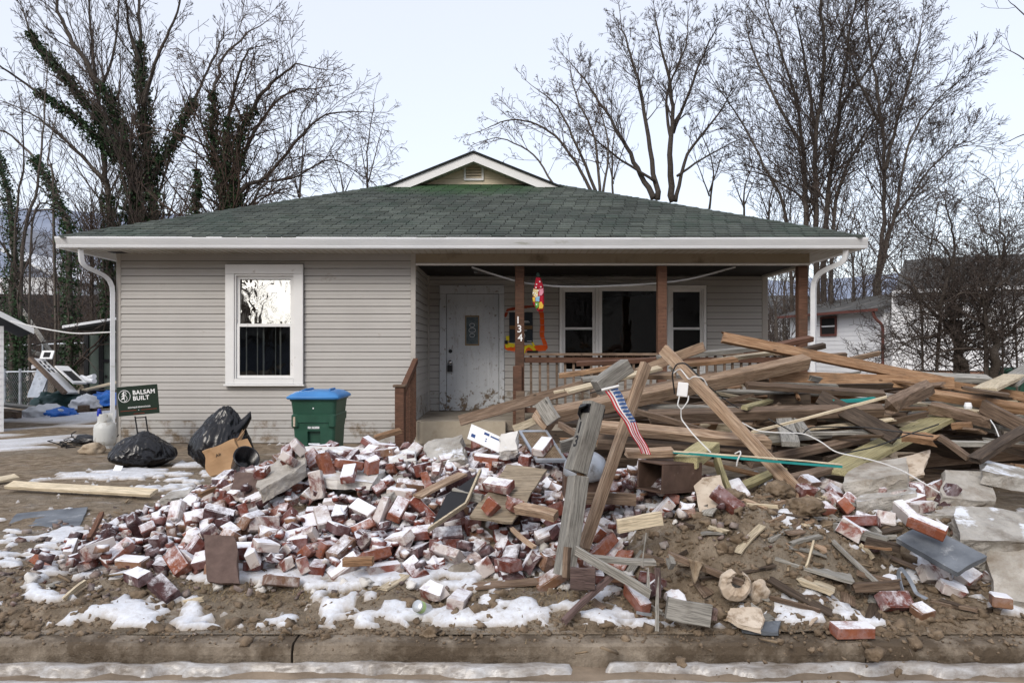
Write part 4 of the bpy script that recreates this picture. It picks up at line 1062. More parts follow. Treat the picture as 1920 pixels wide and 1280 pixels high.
T = [
 # name, a(px,py,Y), b, w, t, mat, label, roll, ends
 ("plank", (1243, 655, 5.75), (1536, 963, 4.92), .088, .04, "tan_wood", "long tan stud leaning down across the lumber heap with wires looped round it", 0, (0, .03)),
 ("plank", (1350, 632, 6.7), (1775, 716, 7.1), .115, .045, "orange_wood", "long bright orange plank sloping down along the very top of the heap", -22, (.02, .01)),
 ("beam", (1018, 783, 5.95), (1512, 678, 6.7), .135, .12, "tan_wood", "thick double beam rising right from the blunt nailed end block", -4, (.01, .02)),
 ("plank", (1440, 708, 6.75), (1788, 718, 6.95), .135, .045, "orange_wood", "wide level orange board with knots below the topmost plank", -6, (.01, .01)),
 ("plank", (1690, 702, 7.35), (1855, 711, 7.3), .06, .15, "grey_wood", "grey board end jutting out flat beyond the wide orange board", 0, (.02, .02)),
 ("plank", (1395, 722, 6.45), (1661, 738, 6.35), .05, .10, "brown_wood", "flat brown board lying level just under the wide orange board", -6, (.01, .01)),
 ("plank", (1533, 742, 6.3), (1683, 822, 5.75), .15, .04, "dark_wood", "dark stained plank sloping down to the right with a square cut end", -38, (.02, .0)),
 ("stick", (1408, 810, 5.5), (1664, 744, 5.7), .022, .016, "pale_wood", "thin pale batten slanting up across the middle of the heap", 0, (.03, .03)),
 ("beam", (1215, 779, 6.05), (1656, 770, 6.15), .10, .10, "brown_wood", "long level brown beam passing behind the leaning stud", -7, (.01, .01)),
 ("beam", (1125, 800, 5.65), (1452, 829, 5.55), .085, .09, "tan_wood", "upper one of two stacked beams ending in a rounded broken end", -8, (.01, .08)),
 ("beam", (1120, 829, 5.7), (1458, 852, 5.6), .085, .10, "brown_wood", "lower one of two stacked beams ending in a rounded broken end", -6, (.01, .08)),
 ("plank", (1560, 886, 5.45), (1800, 765, 6.7), .045, .26, "yellow_wood", "wide yellowish green plank with snow spots running back into the heap", 0, (.01, .02)),
 ("plank", (1482, 834, 5.5), (1470, 785, 6.1), .045, .14, "grey_wood", "short grey board end pointing out at the viewer under the pale batten", 0, (.0, .0)),
 ("plank", (1511, 812, 5.75), (1492, 782, 6.2), .04, .10, "grey_wood", "small grey offcut tilted beside the board end pointing outward", 25, (.02, .0)),
 ("block", (1284, 866, 5.02), (1330, 838, 5.5), .075, .16, "yellow_wood", "yellow laminated block resting on top of the square flue pipe", 0, (0, 0)),
 ("plank", (1344, 858, 5.3), (1368, 932, 5.0), .085, .03, "yellow_wood", "yellow board standing on end beside the pale stone slab", 0, (.0, .03)),
 ("plank", (1190, 700, 6.75), (1322, 649, 6.6), .10, .05, "tan_wood", "tan board crossing behind the top of the leaning stud", 0, (.02, .01)),
 ("plank", (1265, 684, 6.55), (1384, 673, 6.5), .042, .08, "orange_wood", "short orange board with a broken end just right of the leaning stud", 0, (.02, .05)),
 ("plank", (1230, 672, 6.95), (1440, 650, 7.2), .05, .09, "grey_wood", "grey frosted board high on the heap before the porch window", 0, (.02, .02)),
 ("plank", (1255, 690, 6.8), (1452, 661, 7.0), .035, .09, "pale_wood", "pale edged strip of board high on the heap under the frosted board", 0, (.02, .02)),
 ("beam", (1395, 662, 7.5), (1523, 634, 7.7), .06, .09, "stained_wood", "reddish brown rail end poking up beside the porch corner post", 0, (.01, .01)),
 ("beam", (1465, 668, 7.4), (1546, 647, 7.5), .06, .06, "dark_wood", "short dark square stub poking out right of the porch corner post", 0, (.01, .0)),
 ("block", (1555, 668, 7.6), (1586, 667, 7.6), .06, .05, "brown_wood", "small brown block end showing above the long orange plank", 0, (.01, .0)),
 ("plank", (1575, 678, 7.8), (1650, 662, 7.9), .06, .04, "tan_wood", "tan board end slanting up behind the orange plank near the white shed", 0, (.01, .01)),
 ("log", (1660, 764, 6.1), (1748, 722, 6.45), .115, .12, "brown_wood", "splintered rotten timber end with split grain under the wide orange board", 12, (.12, .10)),
 ("beam", (1735, 738, 6.6), (1960, 772, 6.3), .085, .10, "orange_wood", "orange brown beam running off to the right under the grey board end", -10, (.02, .0)),
 ("beam", (1785, 722, 7.0), (1960, 752, 6.8), .10, .05, "orange_wood", "orange rafter marked with a scribbled cross at the far right", -10, (.02, .0)),
 ("beam", (1740, 762, 6.5), (1865, 795, 6.2), .10, .09, "brown_wood", "dark brown beam with a torn end and a loose white cap", 0, (.02, .10)),
 ("beam", (1835, 757, 6.3), (1965, 825, 5.9), .13, .08, "brown_wood", "heavy brown rafter sloping down and out of view at the far right", 0, (.02, .0)),
 ("plank", (1845, 731, 6.3), (1903, 703, 7.2), .035, .20, "pale_wood", "pale clean board lying flat at the top right of the heap", 0, (.0, .0)),
 ("plank", (1885, 722, 6.9), (1945, 682, 7.6), .04, .22, "grey_wood", "weathered grey board behind the pale clean board at top right", 0, (.0, .0)),
 ("beam", (1800, 725, 6.25), (1895, 742, 6.1), .03, .05, "brown_wood", "thin barky strip lying in front of the pale clean board", 0, (.05, .03)),
 ("plank", (1692, 818, 5.6), (1762, 826, 5.45), .06, .09, "orange_wood", "short orange brown offcut with a torn end near the dark plank's tip", -10, (.0, .08)),
 ("plank", (1758, 818, 5.7), (1818, 858, 5.45), .05, .05, "brown_wood", "brown stick slanting down beside the torn orange offcut", 0, (.01, .02)),
 ("plank", (1822, 864, 5.3), (1925, 805, 5.6), .055, .10, "dark_wood", "charred black plank rising to the right above the concrete lumps", 10, (.06, .0)),
 ("plank", (1775, 829, 5.95), (1872, 834, 5.8), .045, .05, "grey_wood", "thin grey board lying level in the dark hollow at the right", 0, (.01, .0)),
 ("block", (1785, 800, 6.3), (1822, 796, 6.2), .05, .05, "orange_wood", "small orange block glimpsed deep in the hollow at the right", 0, (.0, .0)),
 ("plank", (862, 788, 7.0), (1168, 703, 6.6), .115, .045, "brown_wood", "long dark brown plank slanting up in front of the porch doorway", 0, (.0, .01)),
 ("stick", (1035, 737, 6.5), (1118, 717, 6.45), .022, .03, "pale_wood", "thin pale strip lying along the dark brown plank", 0, (.03, .01)),
 ("plank", (1047, 704, 6.9), (1160, 688, 6.8), .05, .06, "orange_wood", "short brown board with a pale upper edge before the porch balusters", 0, (.03, .01)),
 ("plank", (1080, 682, 7.3), (1262, 672, 7.2), .05, .08, "stained_wood", "reddish board lying level just below the porch rail", 0, (.01, .01)),
 ("plank", (1090, 712, 6.6), (1190, 700, 6.65), .03, .08, "grey_wood", "thin grey strip between the brown board and the dark plank", 0, (.01, .01)),
 ("plank", (1110, 700, 6.9), (1270, 705, 6.7), .05, .10, "tan_wood", "broad tan board crossing under the leaning tan plank's upper end", -8, (.01, .01)),
 ("plank", (1060, 733, 6.35), (1240, 690, 6.6), .03, .08, "pale_wood", "pale edged lath above the thick double beam", -5, (.03, .02)),
 ("plank", (1120, 748, 6.2), (1345, 702, 6.5), .06, .06, "brown_wood", "brown scantling lying along the back of the thick double beam", -5, (.02, .02)),
 ("beam", (1118, 728, 4.85), (1177, 684, 4.95), .098, .09, "grey_wood", "weathered post offcut jutting up behind the grey post's top", 0, (.0, .0)),
 ("plank", (1213, 682, 4.95), (1092, 1030, 4.52), .083, .038, "tan_wood", "pinkish tan plank leaning upright behind the small flag", 0, (.0, .01)),
 ("block", (1015, 752, 5.9), (1038, 790, 5.85), .12, .05, "grey_wood", "blunt nailed end block capping the thick double beam", 0, (.0, .0)),
 ("plank", (1047, 793, 5.7), (1088, 818, 5.55), .05, .04, "brown_wood", "short brown stick slanting down left of the grey post", 0, (.01, .0)),
 ("plank", (963, 804, 6.35), (1010, 786, 6.3), .075, .03, "pale_wood", "short tan board with an orange painted tip above the vent grille", 0, (.0, .01)),
 ("block", (1008, 772, 6.3), (1032, 800, 6.2), .10, .10, "tan_wood", "stubby tan block end left of the thick double beam", 0, (.01, .0)),
 ("plank", (1048, 838, 5.3), (1092, 826, 5.35), .10, .025, "grey_wood", "thin grey panel piece just left of the grey post", 30, (.01, .01)),
 ("plank", (1170, 848, 5.05), (1262, 848, 5.05), .05, .09, "tan_wood", "short tan board lying level under the tip of the flag", 0, (.01, .0)),
 ("plank", (1092, 932, 4.85), (1193, 937, 4.8), .075, .04, "brown_wood", "short brown board lying level behind the leaning tan plank", 0, (.0, .0)),
 ("plank", (1156, 986, 4.42), (1242, 971, 4.45), .08, .03, "pale_wood", "short clean pine board lying on limed bricks right of the leaning plank", 0, (.0, .0)),
 ("plank", (1078, 1028, 4.25), (1222, 1116, 4.05), .05, .022, "grey_wood", "grey weathered lath sloping down right from the foot of the post", 0, (.01, .02)),
 ("plank", (1108, 1046, 4.32), (1232, 1054, 4.28), .03, .05, "grey_wood", "grey weathered strip lying level behind the sloping lath", 0, (.02, .03)),
 ("stick", (1055, 1168, 4.02), (1146, 1078, 4.2), .03, .03, "plum_wood", "plum brown stick slanting up from the mud by the kerb", 0, (.02, .0)),
 ("block", (1070, 1082, 4.15), (1116, 1086, 4.12), .12, .03, "plum_wood", "squarish weathered shake standing at the foot of the grey post", 0, (.0, .0)),
 ("block", (1250, 1138, 4.0), (1331, 1155, 3.98), .115, .06, "grey_wood", "square grey wooden block lying in the snow close to the kerb", -12, (.0, .0)),
 ("block", (1336, 1160, 4.0), (1340, 1140, 4.0), .04, .035, "plum_wood", "tiny brown block standing beside the square grey block", 0, (.0, .0)),
 ("stake", (1233, 1182, 3.95), (1234, 1078, 4.02), .036, .022, "grey_wood", "pointed grey stake standing upright near the kerb", 0, (.0, .02)),
 ("stake", (1213, 1116, 4.12), (1217, 1062, 4.15), .035, .02, "grey_wood", "short grey slat standing behind the pointed stake", 0, (.0, .02)),
 ("stick", (1206, 1062, 4.15), (1211, 998, 4.2), .006, .006, "grey_wood", "thin bare twig standing upright above the short grey slat", 0, (.0, .0)),
 ("block", (1233, 1120, 4.1), (1234, 1062, 4.15), .055, .03, "plum_wood", "purplish paint stained slat standing right of the pointed stake", 0, (.0, .01)),
 ("plank", (1262, 1062, 4.25), (1253, 1042, 4.3), .055, .03, "grey_wood", "little grey board end above the purplish slat", 0, (.0, .0)),
 ("plank", (1248, 1038, 4.30), (1400, 1094, 4.25), .032, .05, "brown_wood", "brown batten sloping down right with a dirty rag hung over it", 0, (.01, .02)),
 ("plank", (1197, 1040, 4.4), (1252, 1052, 4.35), .022, .04, "brown_wood", "narrow brown strip pointing at the batten with the rag", 0, (.01, .01)),
 ("plank", (1448, 1040, 4.45), (1600, 1086, 4.3), .02, .16, "grey_wood", "snow covered board lying flat on the dirt mound", 0, (.01, .01)),
 ("plank", (1492, 1082, 4.3), (1568, 1112, 4.2), .03, .10, "pale_wood", "splintered pale wood slab in the snow below the snow covered board", 0, (.05, .04)),
 ("plank", (1597, 1102, 4.25), (1692, 1094, 4.2), .05, .04, "brown_wood", "brown board with a pale splintered edge beside the twisted metal strip", 0, (.02, .03)),
 ("plank", (1606, 1072, 4.35), (1676, 1092, 4.3), .03, .03, "brown_wood", "thin brown slat slanting above the splintered edge board", 0, (.02, .03)),
 ("plank", (1552, 984, 4.75), (1668, 1018, 4.5), .06, .05, "grey_wood", "dark grey weathered board sliding under the slate slab", 0, (.02, .01)),
 ("plank", (1622, 1012, 4.55), (1690, 1030, 4.45), .05, .05, "dark_wood", "dark board end beneath the slate slab", 0, (.01, .01)),
 ("stick", (1620, 1025, 4.45), (1672, 1028, 4.42), .014, .02, "orange_wood", "thin orange strip beneath the dark grey weathered board", 0, (.0, .0)),
 ("plank", (1612, 970, 4.85), (1650, 1004, 4.6), .05, .02, "grey_wood", "white flaking slat between the brick pile and the dark grey board", 0, (.0, .0)),
 ("plank", (1455, 905, 5.2), (1555, 878, 5.5), .05, .09, "brown_wood", "snow streaked brown board end under the wide yellowish plank", 0, (.02, .0)),
 ("plank", (1400, 870, 5.6), (1630, 818, 6.2), .05, .10, "brown_wood", "brown stained beam lying behind the wide yellowish plank", 0, (.02, .0)),
 ("plank", (1380, 915, 5.25), (1470, 880, 5.5), .04, .08, "yellow_wood", "dirty yellow board in the gap behind the standing yellow board", 0, (.02, .0)),
 ("plank", (1395, 765, 6.0), (1445, 750, 6.6), .035, .06, "yellow_wood", "yellow board end in the dark gap above the long level beam", 0, (.0, .0)),
 ("plank", (1440, 750, 6.7), (1520, 750, 6.7), .13, .04, "dark_wood", "square of dark board in the gap above the long level beam", 0, (.0, .0)),
 ("plank", (1180, 762, 6.3), (1390, 770, 6.3), .06, .05, "grey_wood", "grey shadowed board behind the leaning stud", 0, (.0, .0)),
 ("plank", (1190, 770, 5.9), (1330, 810, 5.8), .05, .04, "brown_wood", "brown lath slanting down left of the leaning stud", 0, (.0, .0)),
 ("plank", (780, 932, 5.20), (868, 887, 5.55), .02, .11, "tan_wood", "snow topped board poking out of the brick heap behind the drawer front", 0, (.03, .02)),
 ("plank", (848, 922, 5.10), (905, 935, 5.00), .055, .035, "grey_wood", "short grey board end between drawer front and plywood sheet", 0, (.0, .0)),
 ("plank", (968, 950, 4.80), (1043, 968, 4.65), .055, .07, "tan_wood", "tan board lying level in front of the plywood sheet", -8, (.02, .0)),
 ("stick", (958, 990, 4.7), (1002, 1026, 4.55), .02, .03, "tan_wood", "short tan slat lying on snow left of the grey post", 0, (.02, .0)),
 ("plank", (700, 822, 7.0), (752, 806, 7.1), .05, .06, "orange_wood", "orange brown stick lying on top of the bricks before the newel post", 0, (.03, .02)),
 ("plank", (372, 930, 5.60), (425, 908, 5.80), .04, .03, "orange_wood", "orange brown splintered slat in the upper left of the brick heap", 0, (.04, .03)),
 ("plank", (110, 1130, 4.3), (160, 1092, 4.45), .05, .012, "pale_wood", "pale splintered board end at the left foot of the brick heap", 30, (.05, .0)),
 ("plank", (168, 1010, 4.9), (190, 962, 5.1), .03, .03, "stained_wood", "red painted stick standing up from the left foot of the heap", 0, (.0, .0)),
 ("plank", (640, 1052, 4.50), (700, 1052, 4.48), .05, .05, "orange_wood", "dark mustard wood offcut wedged between bricks near the front", 0, (.03, .0)),
 ("plank", (16, 908, 7.5), (290, 924, 7.1), .035, .13, "pale_wood", "long pale new board lying on the muddy drive", 0, (.0, .0)),
 ("plank", (-40, 905, 7.8), (32, 893, 8.1), .03, .14, "pale_wood", "end of another pale board at the far left of the drive", 0, (.0, .0)),
]
for name, a, b, w, t, mat, label, roll, ends in T:
    flat = abs(b[1] - a[1]) < .4 * abs(b[0] - a[0]) and b[2] > 5
    sg_ = 1 if b[0] > a[0] else -1
    if roll < 0 or (roll == 0 and flat): roll = -sg_ * (abs(roll) + _lr.uniform(0, 7)) if w > 1.5 * t else sg_ * (abs(roll) * 1.6 + _lr.uniform(8, 20))
    if b[2] > 5.4 and name != "block": w *= .86; t *= .9
    if name in ("plank", "beam") and max(ends) < .03: ends = (ends[0] * 1.8 + .008, ends[1] * 1.8 + .008)
    lum(name, a, b, w, t, mat, label, "block" if name == "block" else ("beam" if name in ("beam", "log") else ("stick" if name in ("stick", "stake") else "board")), roll, ends, GL if b[0] > 1000 and b[2] > 5.2 else None, point=(name == "stake"))
# boards deep in the heap and small scraps; each label is told from its nearest marked piece
ORD = ["", "second ", "third ", "fourth ", "fifth ", "sixth ", "seventh ", "eighth ", "ninth ", "tenth "]
def by_landmark(items, LM, fmt, group, cat="board"):
    sec = {}
    for o, p, look in items:
        px, py = PX0 + p.x / p.y * FPX, PY0 - (p.z - CAMZ) / p.y * FPX
        l = min(LM, key=lambda q: math.hypot(q[1] - px, q[2] - py)); dx, dy = px - l[1], py - l[2]
        side = ("right of" if dx > 0 else "left of") if abs(dx) > abs(dy) else ("below" if dy > 0 else "above")
        sec.setdefault((look, side, l[0]), []).append((math.hypot(dx, dy), o))
    for (look, side, l), L in sec.items():
        L.sort(key=lambda q: q[0])
        for k, (_, o) in enumerate(L): tag(o, fmt % (ORD[min(k, 9)], look, side, l), cat, group)
LL = [("the topmost orange plank", 1560, 672), ("the wide orange board", 1615, 712), ("the thick double beam", 1265, 730), ("the thin pale batten", 1536, 777), ("the leaning stud", 1390, 810), ("the dark stained plank", 1608, 782), ("the wide yellowish plank", 1680, 825), ("the stacked beams", 1290, 825), ("the teal edged strip", 1420, 860), ("the small flag", 1180, 790), ("the charred black plank", 1873, 835), ("the splintered timber end", 1705, 743), ("the porch corner post", 1507, 640), ("the white tag", 1280, 730), ("the pale clean board", 1874, 717), ("the torn dark beam", 1802, 778)]
fr = random.Random(33)
def heap_top(x): return np.interp(x, [.2, .8, 1.6, 2.4, 3.2, 4.2, 5.4], [.55, .85, 1.12, 1.28, 1.25, 1.05, .9])
deep = []
LOOK = {"brown_wood": "brown", "dark_wood": "dark", "grey_wood": "grey", "orange_wood": "orange", "tan_wood": "tan", "pale_wood": "pale"}
for i in range(215):
    x, y = fr.uniform(.6, 5.3), fr.uniform(7.0, 8.2)
    top = i >= 70                              # thinner pieces strewn over the surface
    ht = max(.25, float(heap_top(x)))
    if top: y = fr.uniform(5.9, 7.6); z = ht * np.interp(y, [5.6, 6.9, 8.4], [.42, 1.0, .8]) + fr.uniform(-.26, .0); L = fr.triangular(.3, 1.9, .7); yaw = fr.gauss(0, .55); pit = fr.gauss(0, .13)
    else: z = fr.uniform(.16, ht - .22); L = fr.uniform(1.0, 2.6); yaw = fr.gauss(0, .30); pit = fr.gauss(0, .07)
    d = Vector((math.cos(yaw), math.sin(yaw), pit)) * L / 2
    c_ = Vector((x, y, z)); a_, b_ = c_ - d, c_ + d
    if min(a_.x, b_.x) < .5 or min(a_.y, b_.y) < 5.75 or max(a_.x, b_.x) > 6: continue
    w, t = fr.choice(((.05, .02), (.018, .06), (.025, .025), (.04, .018), (.075, .03), (.02, .04))) if top else fr.choice(((.09, .04), (.14, .04), (.04, .09), (.04, .14), (.09, .09)))
    mt = fr.choice(("brown_wood", "tan_wood", "grey_wood", "dark_wood", "pale_wood", "brown_wood", "orange_wood")) if top else fr.choice(("brown_wood", "dark_wood", "dark_wood", "dark_wood", "brown_wood"))  # buried boards get dark wood to deepen the shade in the gaps
    o = lum("plank", a_, b_, w, t, mt, None, None, fr.uniform(5, 30), (.05, .06) if top else (.02, .03), world_pts=True)
    deep.append((o, c_, LOOK[mt] + (" splintered" if top else " buried")))
by_landmark(deep, LL, "%snearest %s board %s %s", "smaller boards through the lumber heap")
# wood scraps on the dirt mound and along the verge
sr = random.Random(77); scr = []
for i in range(100):
    x, y = (sr.gauss(1.9, .7), sr.uniform(4.08, 5.15)) if i < 80 else (sr.uniform(-2.9, .9), sr.uniform(4.3, 6.2))
    L = sr.uniform(.07, .26) * (1.9 if i % 4 == 0 else 1); yaw = sr.uniform(-1.2, 1.2); z = gz(x, y) + .018
    d = Vector((math.cos(yaw), math.sin(yaw), 0)) * L / 2; a_, b_ = Vector((x, y, z)) - d, Vector((x, y, z)) + d
    a_.z = gz(a_.x, a_.y) + .012; b_.z = gz(b_.x, b_.y) + .03
    if min(a_.y, b_.y) < 4.05: continue
    mt = sr.choice(("grey_wood", "brown_wood", "tan_wood", "grey_wood", "pale_wood", "dark_wood"))
    w, t = sr.choice(((.012, .05), (.02, .03), (.03, .012), (.012, .08)))
    o = lum("wood_scrap", a_, b_, w, t, mt, None, None, sr.uniform(-10, 25), (.03, .03), world_pts=True)
    scr.append((o, Vector((x, y, z)), LOOK[mt]))
LS = [("the plaster ring", 1378, 1096), ("the pointed stake", 1233, 1130), ("the square grey block", 1290, 1148), ("the lone kerb brick", 1598, 1192), ("the snow covered board", 1524, 1063), ("the slate slab", 1765, 1035), ("the dirt mound's top", 1420, 950), ("the grey post's foot", 1058, 1075), ("the twisted metal strip", 1700, 1095), ("the brown roofing slab", 418, 1045), ("the drink can", 792, 1140), ("the drawer front", 838, 955), ("the heap's left tip", 140, 1010), ("the snow streaked slab", 640, 880)]
by_landmark(scr, LS, "%snearest small %s wood scrap %s %s", "wood scraps strewn over the mud")
# ------------------------------------------------------------------ loose things
def panel_pts(a, b, d, t):
    a, b, d = P(*a), P(*b), P(*d); n = (b - a).cross(d - a).normalized() * -t
    if n.y < 0 and abs(n.y) > abs(n.z): n = -n
    if n.z > 0 and abs(n.z) >= abs(n.y): n = -n
    return a, b - a, d - a, n
def slab(name, a, b, d, t, mat, label, cat, sub=6, rough=.012, edge=.03, group=None, seed=1):
    """broken slab: corners a, b, d, thickness t; ragged edges, rough sides"""
    o, u, v, n = panel_pts(a, b, d, t)
    bm = bmesh.new(); bmesh.ops.create_cube(bm, size=1)
    bmesh.ops.subdivide_edges(bm, edges=bm.edges[:], cuts=sub, use_grid_fill=True)
    off = Vector((seed * 3.7, seed * 1.3, 0))
    lu, lv = u.length, v.length
    for q in bm.verts:
        s_, r_, w_ = q.co.x + .5, q.co.y + .5, q.co.z + .5
        ed = max(abs(q.co.x), abs(q.co.y)) * 2
        p = o + u * s_ + v * r_ + n * w_
        k = mn.noise(p * 6 + off) * edge * (ed ** 6)
        p += (u.normalized() * (q.co.x * 2) + v.normalized() * (q.co.y * 2)) * k
        rr_ = rough * (.4 if abs(w_) < .01 else 1.25)
        p += Vector((mn.noise(p * 14 + off), mn.noise(p * 14 - off), mn.noise(p * 13 + off * 2))) * rr_ + Vector((mn.noise(p * 40), mn.noise(p * 41 + off), mn.noise(p * 39))) * rr_ * .4
        q.co = p
    bmesh.ops.recalc_face_normals(bm, faces=bm.faces[:])
    c_ = o + (u + v + n) * .5
    for q in bm.verts: q.co -= c_
    mb = MB(); mb.bm(bm)
    ob = mb.build(name, M[mat]); ob.location = c_
    return tag(ob, label, cat, group)
exec_quads = {"plywood": ((880, 968, 4.85), (962, 980, 4.8), (950, 870, 5.35), .02), "grille": ((1005, 862, 5.75), (1063, 862, 5.7), (972, 806, 6.2), .025),
 "slab": ((388, 1090, 4.40), (449, 1094, 4.38), (380, 1000, 4.60), .03), "snowslab": ((585, 893, 5.55), (698, 905, 5.45), (620, 868, 6.0), .07), "leanslab": ((480, 926, 5.15), (570, 868, 5.5), (480, 888, 5.6), .10)}
Q = exec_quads
slab("plywood_sheet", *Q["plywood"], "plywood", "weathered plywood sheet lying aslant on the bricks with a single brick on it", "plywood", 8, .002, .02, seed=2)
slab("shingle_slab", *Q["slab"], "shingle_slab", "big dark brown roofing slab standing on edge at the front of the bricks", "slab", 8, .006, .03, seed=3)
slab("concrete_slab", *Q["snowslab"], "mortar_white", "flat white slab blanketed in snow behind the brick heap's middle", "concrete", 8, .012, .05, seed=4)
slab("concrete_slab", *Q["leanslab"], "concrete_bare", "grey ribbed concrete slab leaning on bricks right of the cardboard box", "concrete", 8, .014, .05, seed=5)
slab("concrete_slab", (562, 848, 6.40), (682, 850, 6.40), (570, 836, 6.65), .05, "mortar_white", "long thin white mortar slab lying along the crest before the bin", "concrete", 7, .014, .05, seed=6)
slab("concrete_slab", (718, 938, 5.30), (768, 898, 5.60), (708, 914, 5.65), .05, "concrete", "tilted snowy concrete shard in the middle of the brick heap", "concrete", 7, .014, .05, seed=7)
slab("concrete_slab", (795, 868, 6.05), (862, 858, 5.95), (800, 826, 6.45), .10, "concrete", "rough concrete lump half white half dark below the front doorway", "concrete", 8, .02, .06, seed=8)
slab("concrete_slab", (936, 846, 5.90), (968, 842, 5.90), (938, 812, 6.10), .09, "mortar_white", "upright white mortar lump left of the vent grille", "concrete", 7, .02, .04, seed=9)
slab("concrete_slab", (730, 868, 6.05), (778, 862, 6.05), (728, 846, 6.35), .08, "mortar_white", "blocky white mortar lump on the crest before the stair rail", "concrete", 7, .016, .04, seed=10)
slab("concrete_slab", (1582, 905, 5.15), (1700, 888, 5.15), (1590, 872, 5.5), 0.165, "concrete_bare", "pale ribbed concrete slab topmost below the lumber at the right", "concrete", 8, .014, .03, seed=11)
slab("concrete_slab", (1607, 938, 5.0), (1716, 924, 4.98), (1625, 910, 5.4), 0.135, "concrete", "snow topped concrete slab beneath the pale ribbed slab", "concrete", 8, .016, .04, seed=12)
slab("concrete_block", (1768, 932, 5.0), (1868, 940, 5.0), (1770, 880, 5.35), .20, "concrete_bare", "big square edged concrete block lying tilted at the right", "concrete", 8, .012, .03, seed=13)
slab("concrete_slab", (1704, 962, 4.85), (1826, 968, 4.8), (1712, 932, 5.2), 0.150, "concrete", "flat snowy concrete piece before the big square edged block", "concrete", 8, .018, .04, seed=14)
slab("concrete_block", (1795, 1012, 4.4), (1965, 1018, 4.4), (1800, 950, 4.75), 0.195, "concrete", "large pitted concrete boulder slab at the right edge", "concrete", 9, .022, .05, seed=15)
slab("concrete_slab", (1868, 1124, 4.2), (1970, 1134, 4.1), (1846, 1022, 4.5), .08, "concrete_bare", "smooth concrete panel standing on edge at the right edge", "concrete", 8, .008, .02, seed=16)
slab("concrete_slab", (1842, 882, 5.15), (1950, 905, 5.1), (1845, 862, 5.5), 0.090, "concrete", "thin broken concrete sheet above the big square edged block", "concrete", 8, .016, .06, seed=17)
slab("plaster_slab", (1672, 902, 5.3), (1734, 888, 5.3), (1682, 858, 5.6), .03, "plaster_cream", "tan jagged plaster piece behind the pale ribbed slab", "plaster", 7, .010, .05, seed=18)
slab("slate_slab", (1795, 1072, 4.12), (1850, 1042, 4.2), (1680, 1008, 4.4), .035, "slate", "dark blue grey slate slab tilted over bricks at the right", "slate", 8, .004, .007, seed=19)
slab("slate_slab", (1388, 1180, 3.98), (1458, 1184, 3.95), (1396, 1160, 4.08), .02, "slate", "dark slate flake lying near the kerb below the plaster ring", "slate", 5, .005, .03, seed=20)
slab("stone_slab", (1312, 958, 4.75), (1368, 950, 4.72), (1298, 898, 5.05), .05, "plaster_cream", "pale rounded stone slab propped against the dirt mound", "stone slab", 7, .004, .02, seed=21)
slab("plaster_slab", (1352, 1160, 4.0), (1415, 1166, 3.98), (1362, 1134, 4.1), .025, "plaster_cream", "cream plaster flake lying by the kerb below the plaster ring", "plaster", 7, .012, .06, seed=22)
slab("drawer_sheet", (0, 1000, 5.9), (150, 985, 6.1), (30, 962, 6.5), .015, "slate", "flat greenish grey sheet lying on the mud at the far left", "sheet", 5, .002, .02, seed=23)
slab("concrete_slab", (300, 935, 5.90), (345, 930, 5.90), (320, 918, 6.20), .05, "concrete", "thin grey paving chip on the heap's left shoulder", "concrete", 6, .012, .04, seed=24)
slab("cardboard_piece", (430, 925, 5.55), (482, 930, 5.50), (438, 884, 5.75), .01, "shingle_slab", "dark brown board piece standing behind bricks below the bucket", "board", 5, .004, .03, seed=25)
# vent grille: frame and a woven core of small bars
a_, u_, v_, n_ = panel_pts(*Q["grille"])
gm = MB(); un, vn = u_ * 1, v_ * 1
def quadbox(mb, s0, s1, r0, r1, h0=0.0, h1=1.0):
    ps = [a_ + un * s + vn * r + n_ * h for h in (h0, h1) for s, r in ((s0, r0), (s1, r0), (s1, r1), (s0, r1))]
    mb.add(ps, BOXF)
for q in ((0, 1, 0, .06), (0, 1, .94, 1), (0, .09, .06, .94), (.91, 1, .06, .94)): quadbox(gm, *q)
gr = gm.build("vent_grille", M["galvanised"]); M["galvanised"]
tag(gr, "rusty perforated vent grille in a metal frame lying aslant on the heap", "vent grille")
plain("grille_brown", (0.16, 0.11, 0.07), (0.30, 0.23, 0.16), 20, 0.8, 0)
cm = MB()
for i in range(15): s = .09 + .82 * (i + .5) / 15; quadbox(cm, s - .009, s + .009, .06, .94, .15, .4)
for j in range(20): r = .06 + .88 * (j + .5) / 20; quadbox(cm, .09, .91, r - .007, r + .007, .12, .38)
o = cm.build("mesh_bars", M["grille_brown"], gr); o["kind"] = "stuff"
cm = MB(); quadbox(cm, .08, .92, .05, .95, .8, .9); cm.build("backing", M["ink"], gr)
# drawer front: black back in a raw wooden frame
a_, u_, v_, n_ = panel_pts((800, 985, 5.0), (862, 942, 5.25), (838, 928, 5.45), .03); un, vn = u_, v_
a_ = P(803, 995, 4.7); un = P(875, 946, 4.9) - a_; vn = P(836, 926, 5.05) - a_ ; n_ = Vector((.0, .03, -.02))
dm = MB(); quadbox(dm, 0, 1, -.02, .05, -1.2, .6); quadbox(dm, .94, 1.02, .05, 1, -1.2, .6); dr = dm.build("broken_frame", M["pale_wood"])
tag(dr, "broken drawer front with a black back and raw wood edges among the bricks", "drawer front")
dm = MB(); quadbox(dm, .02, .95, .05, .98, .2, .5); dm.build("black_back", M["ink"], dr)
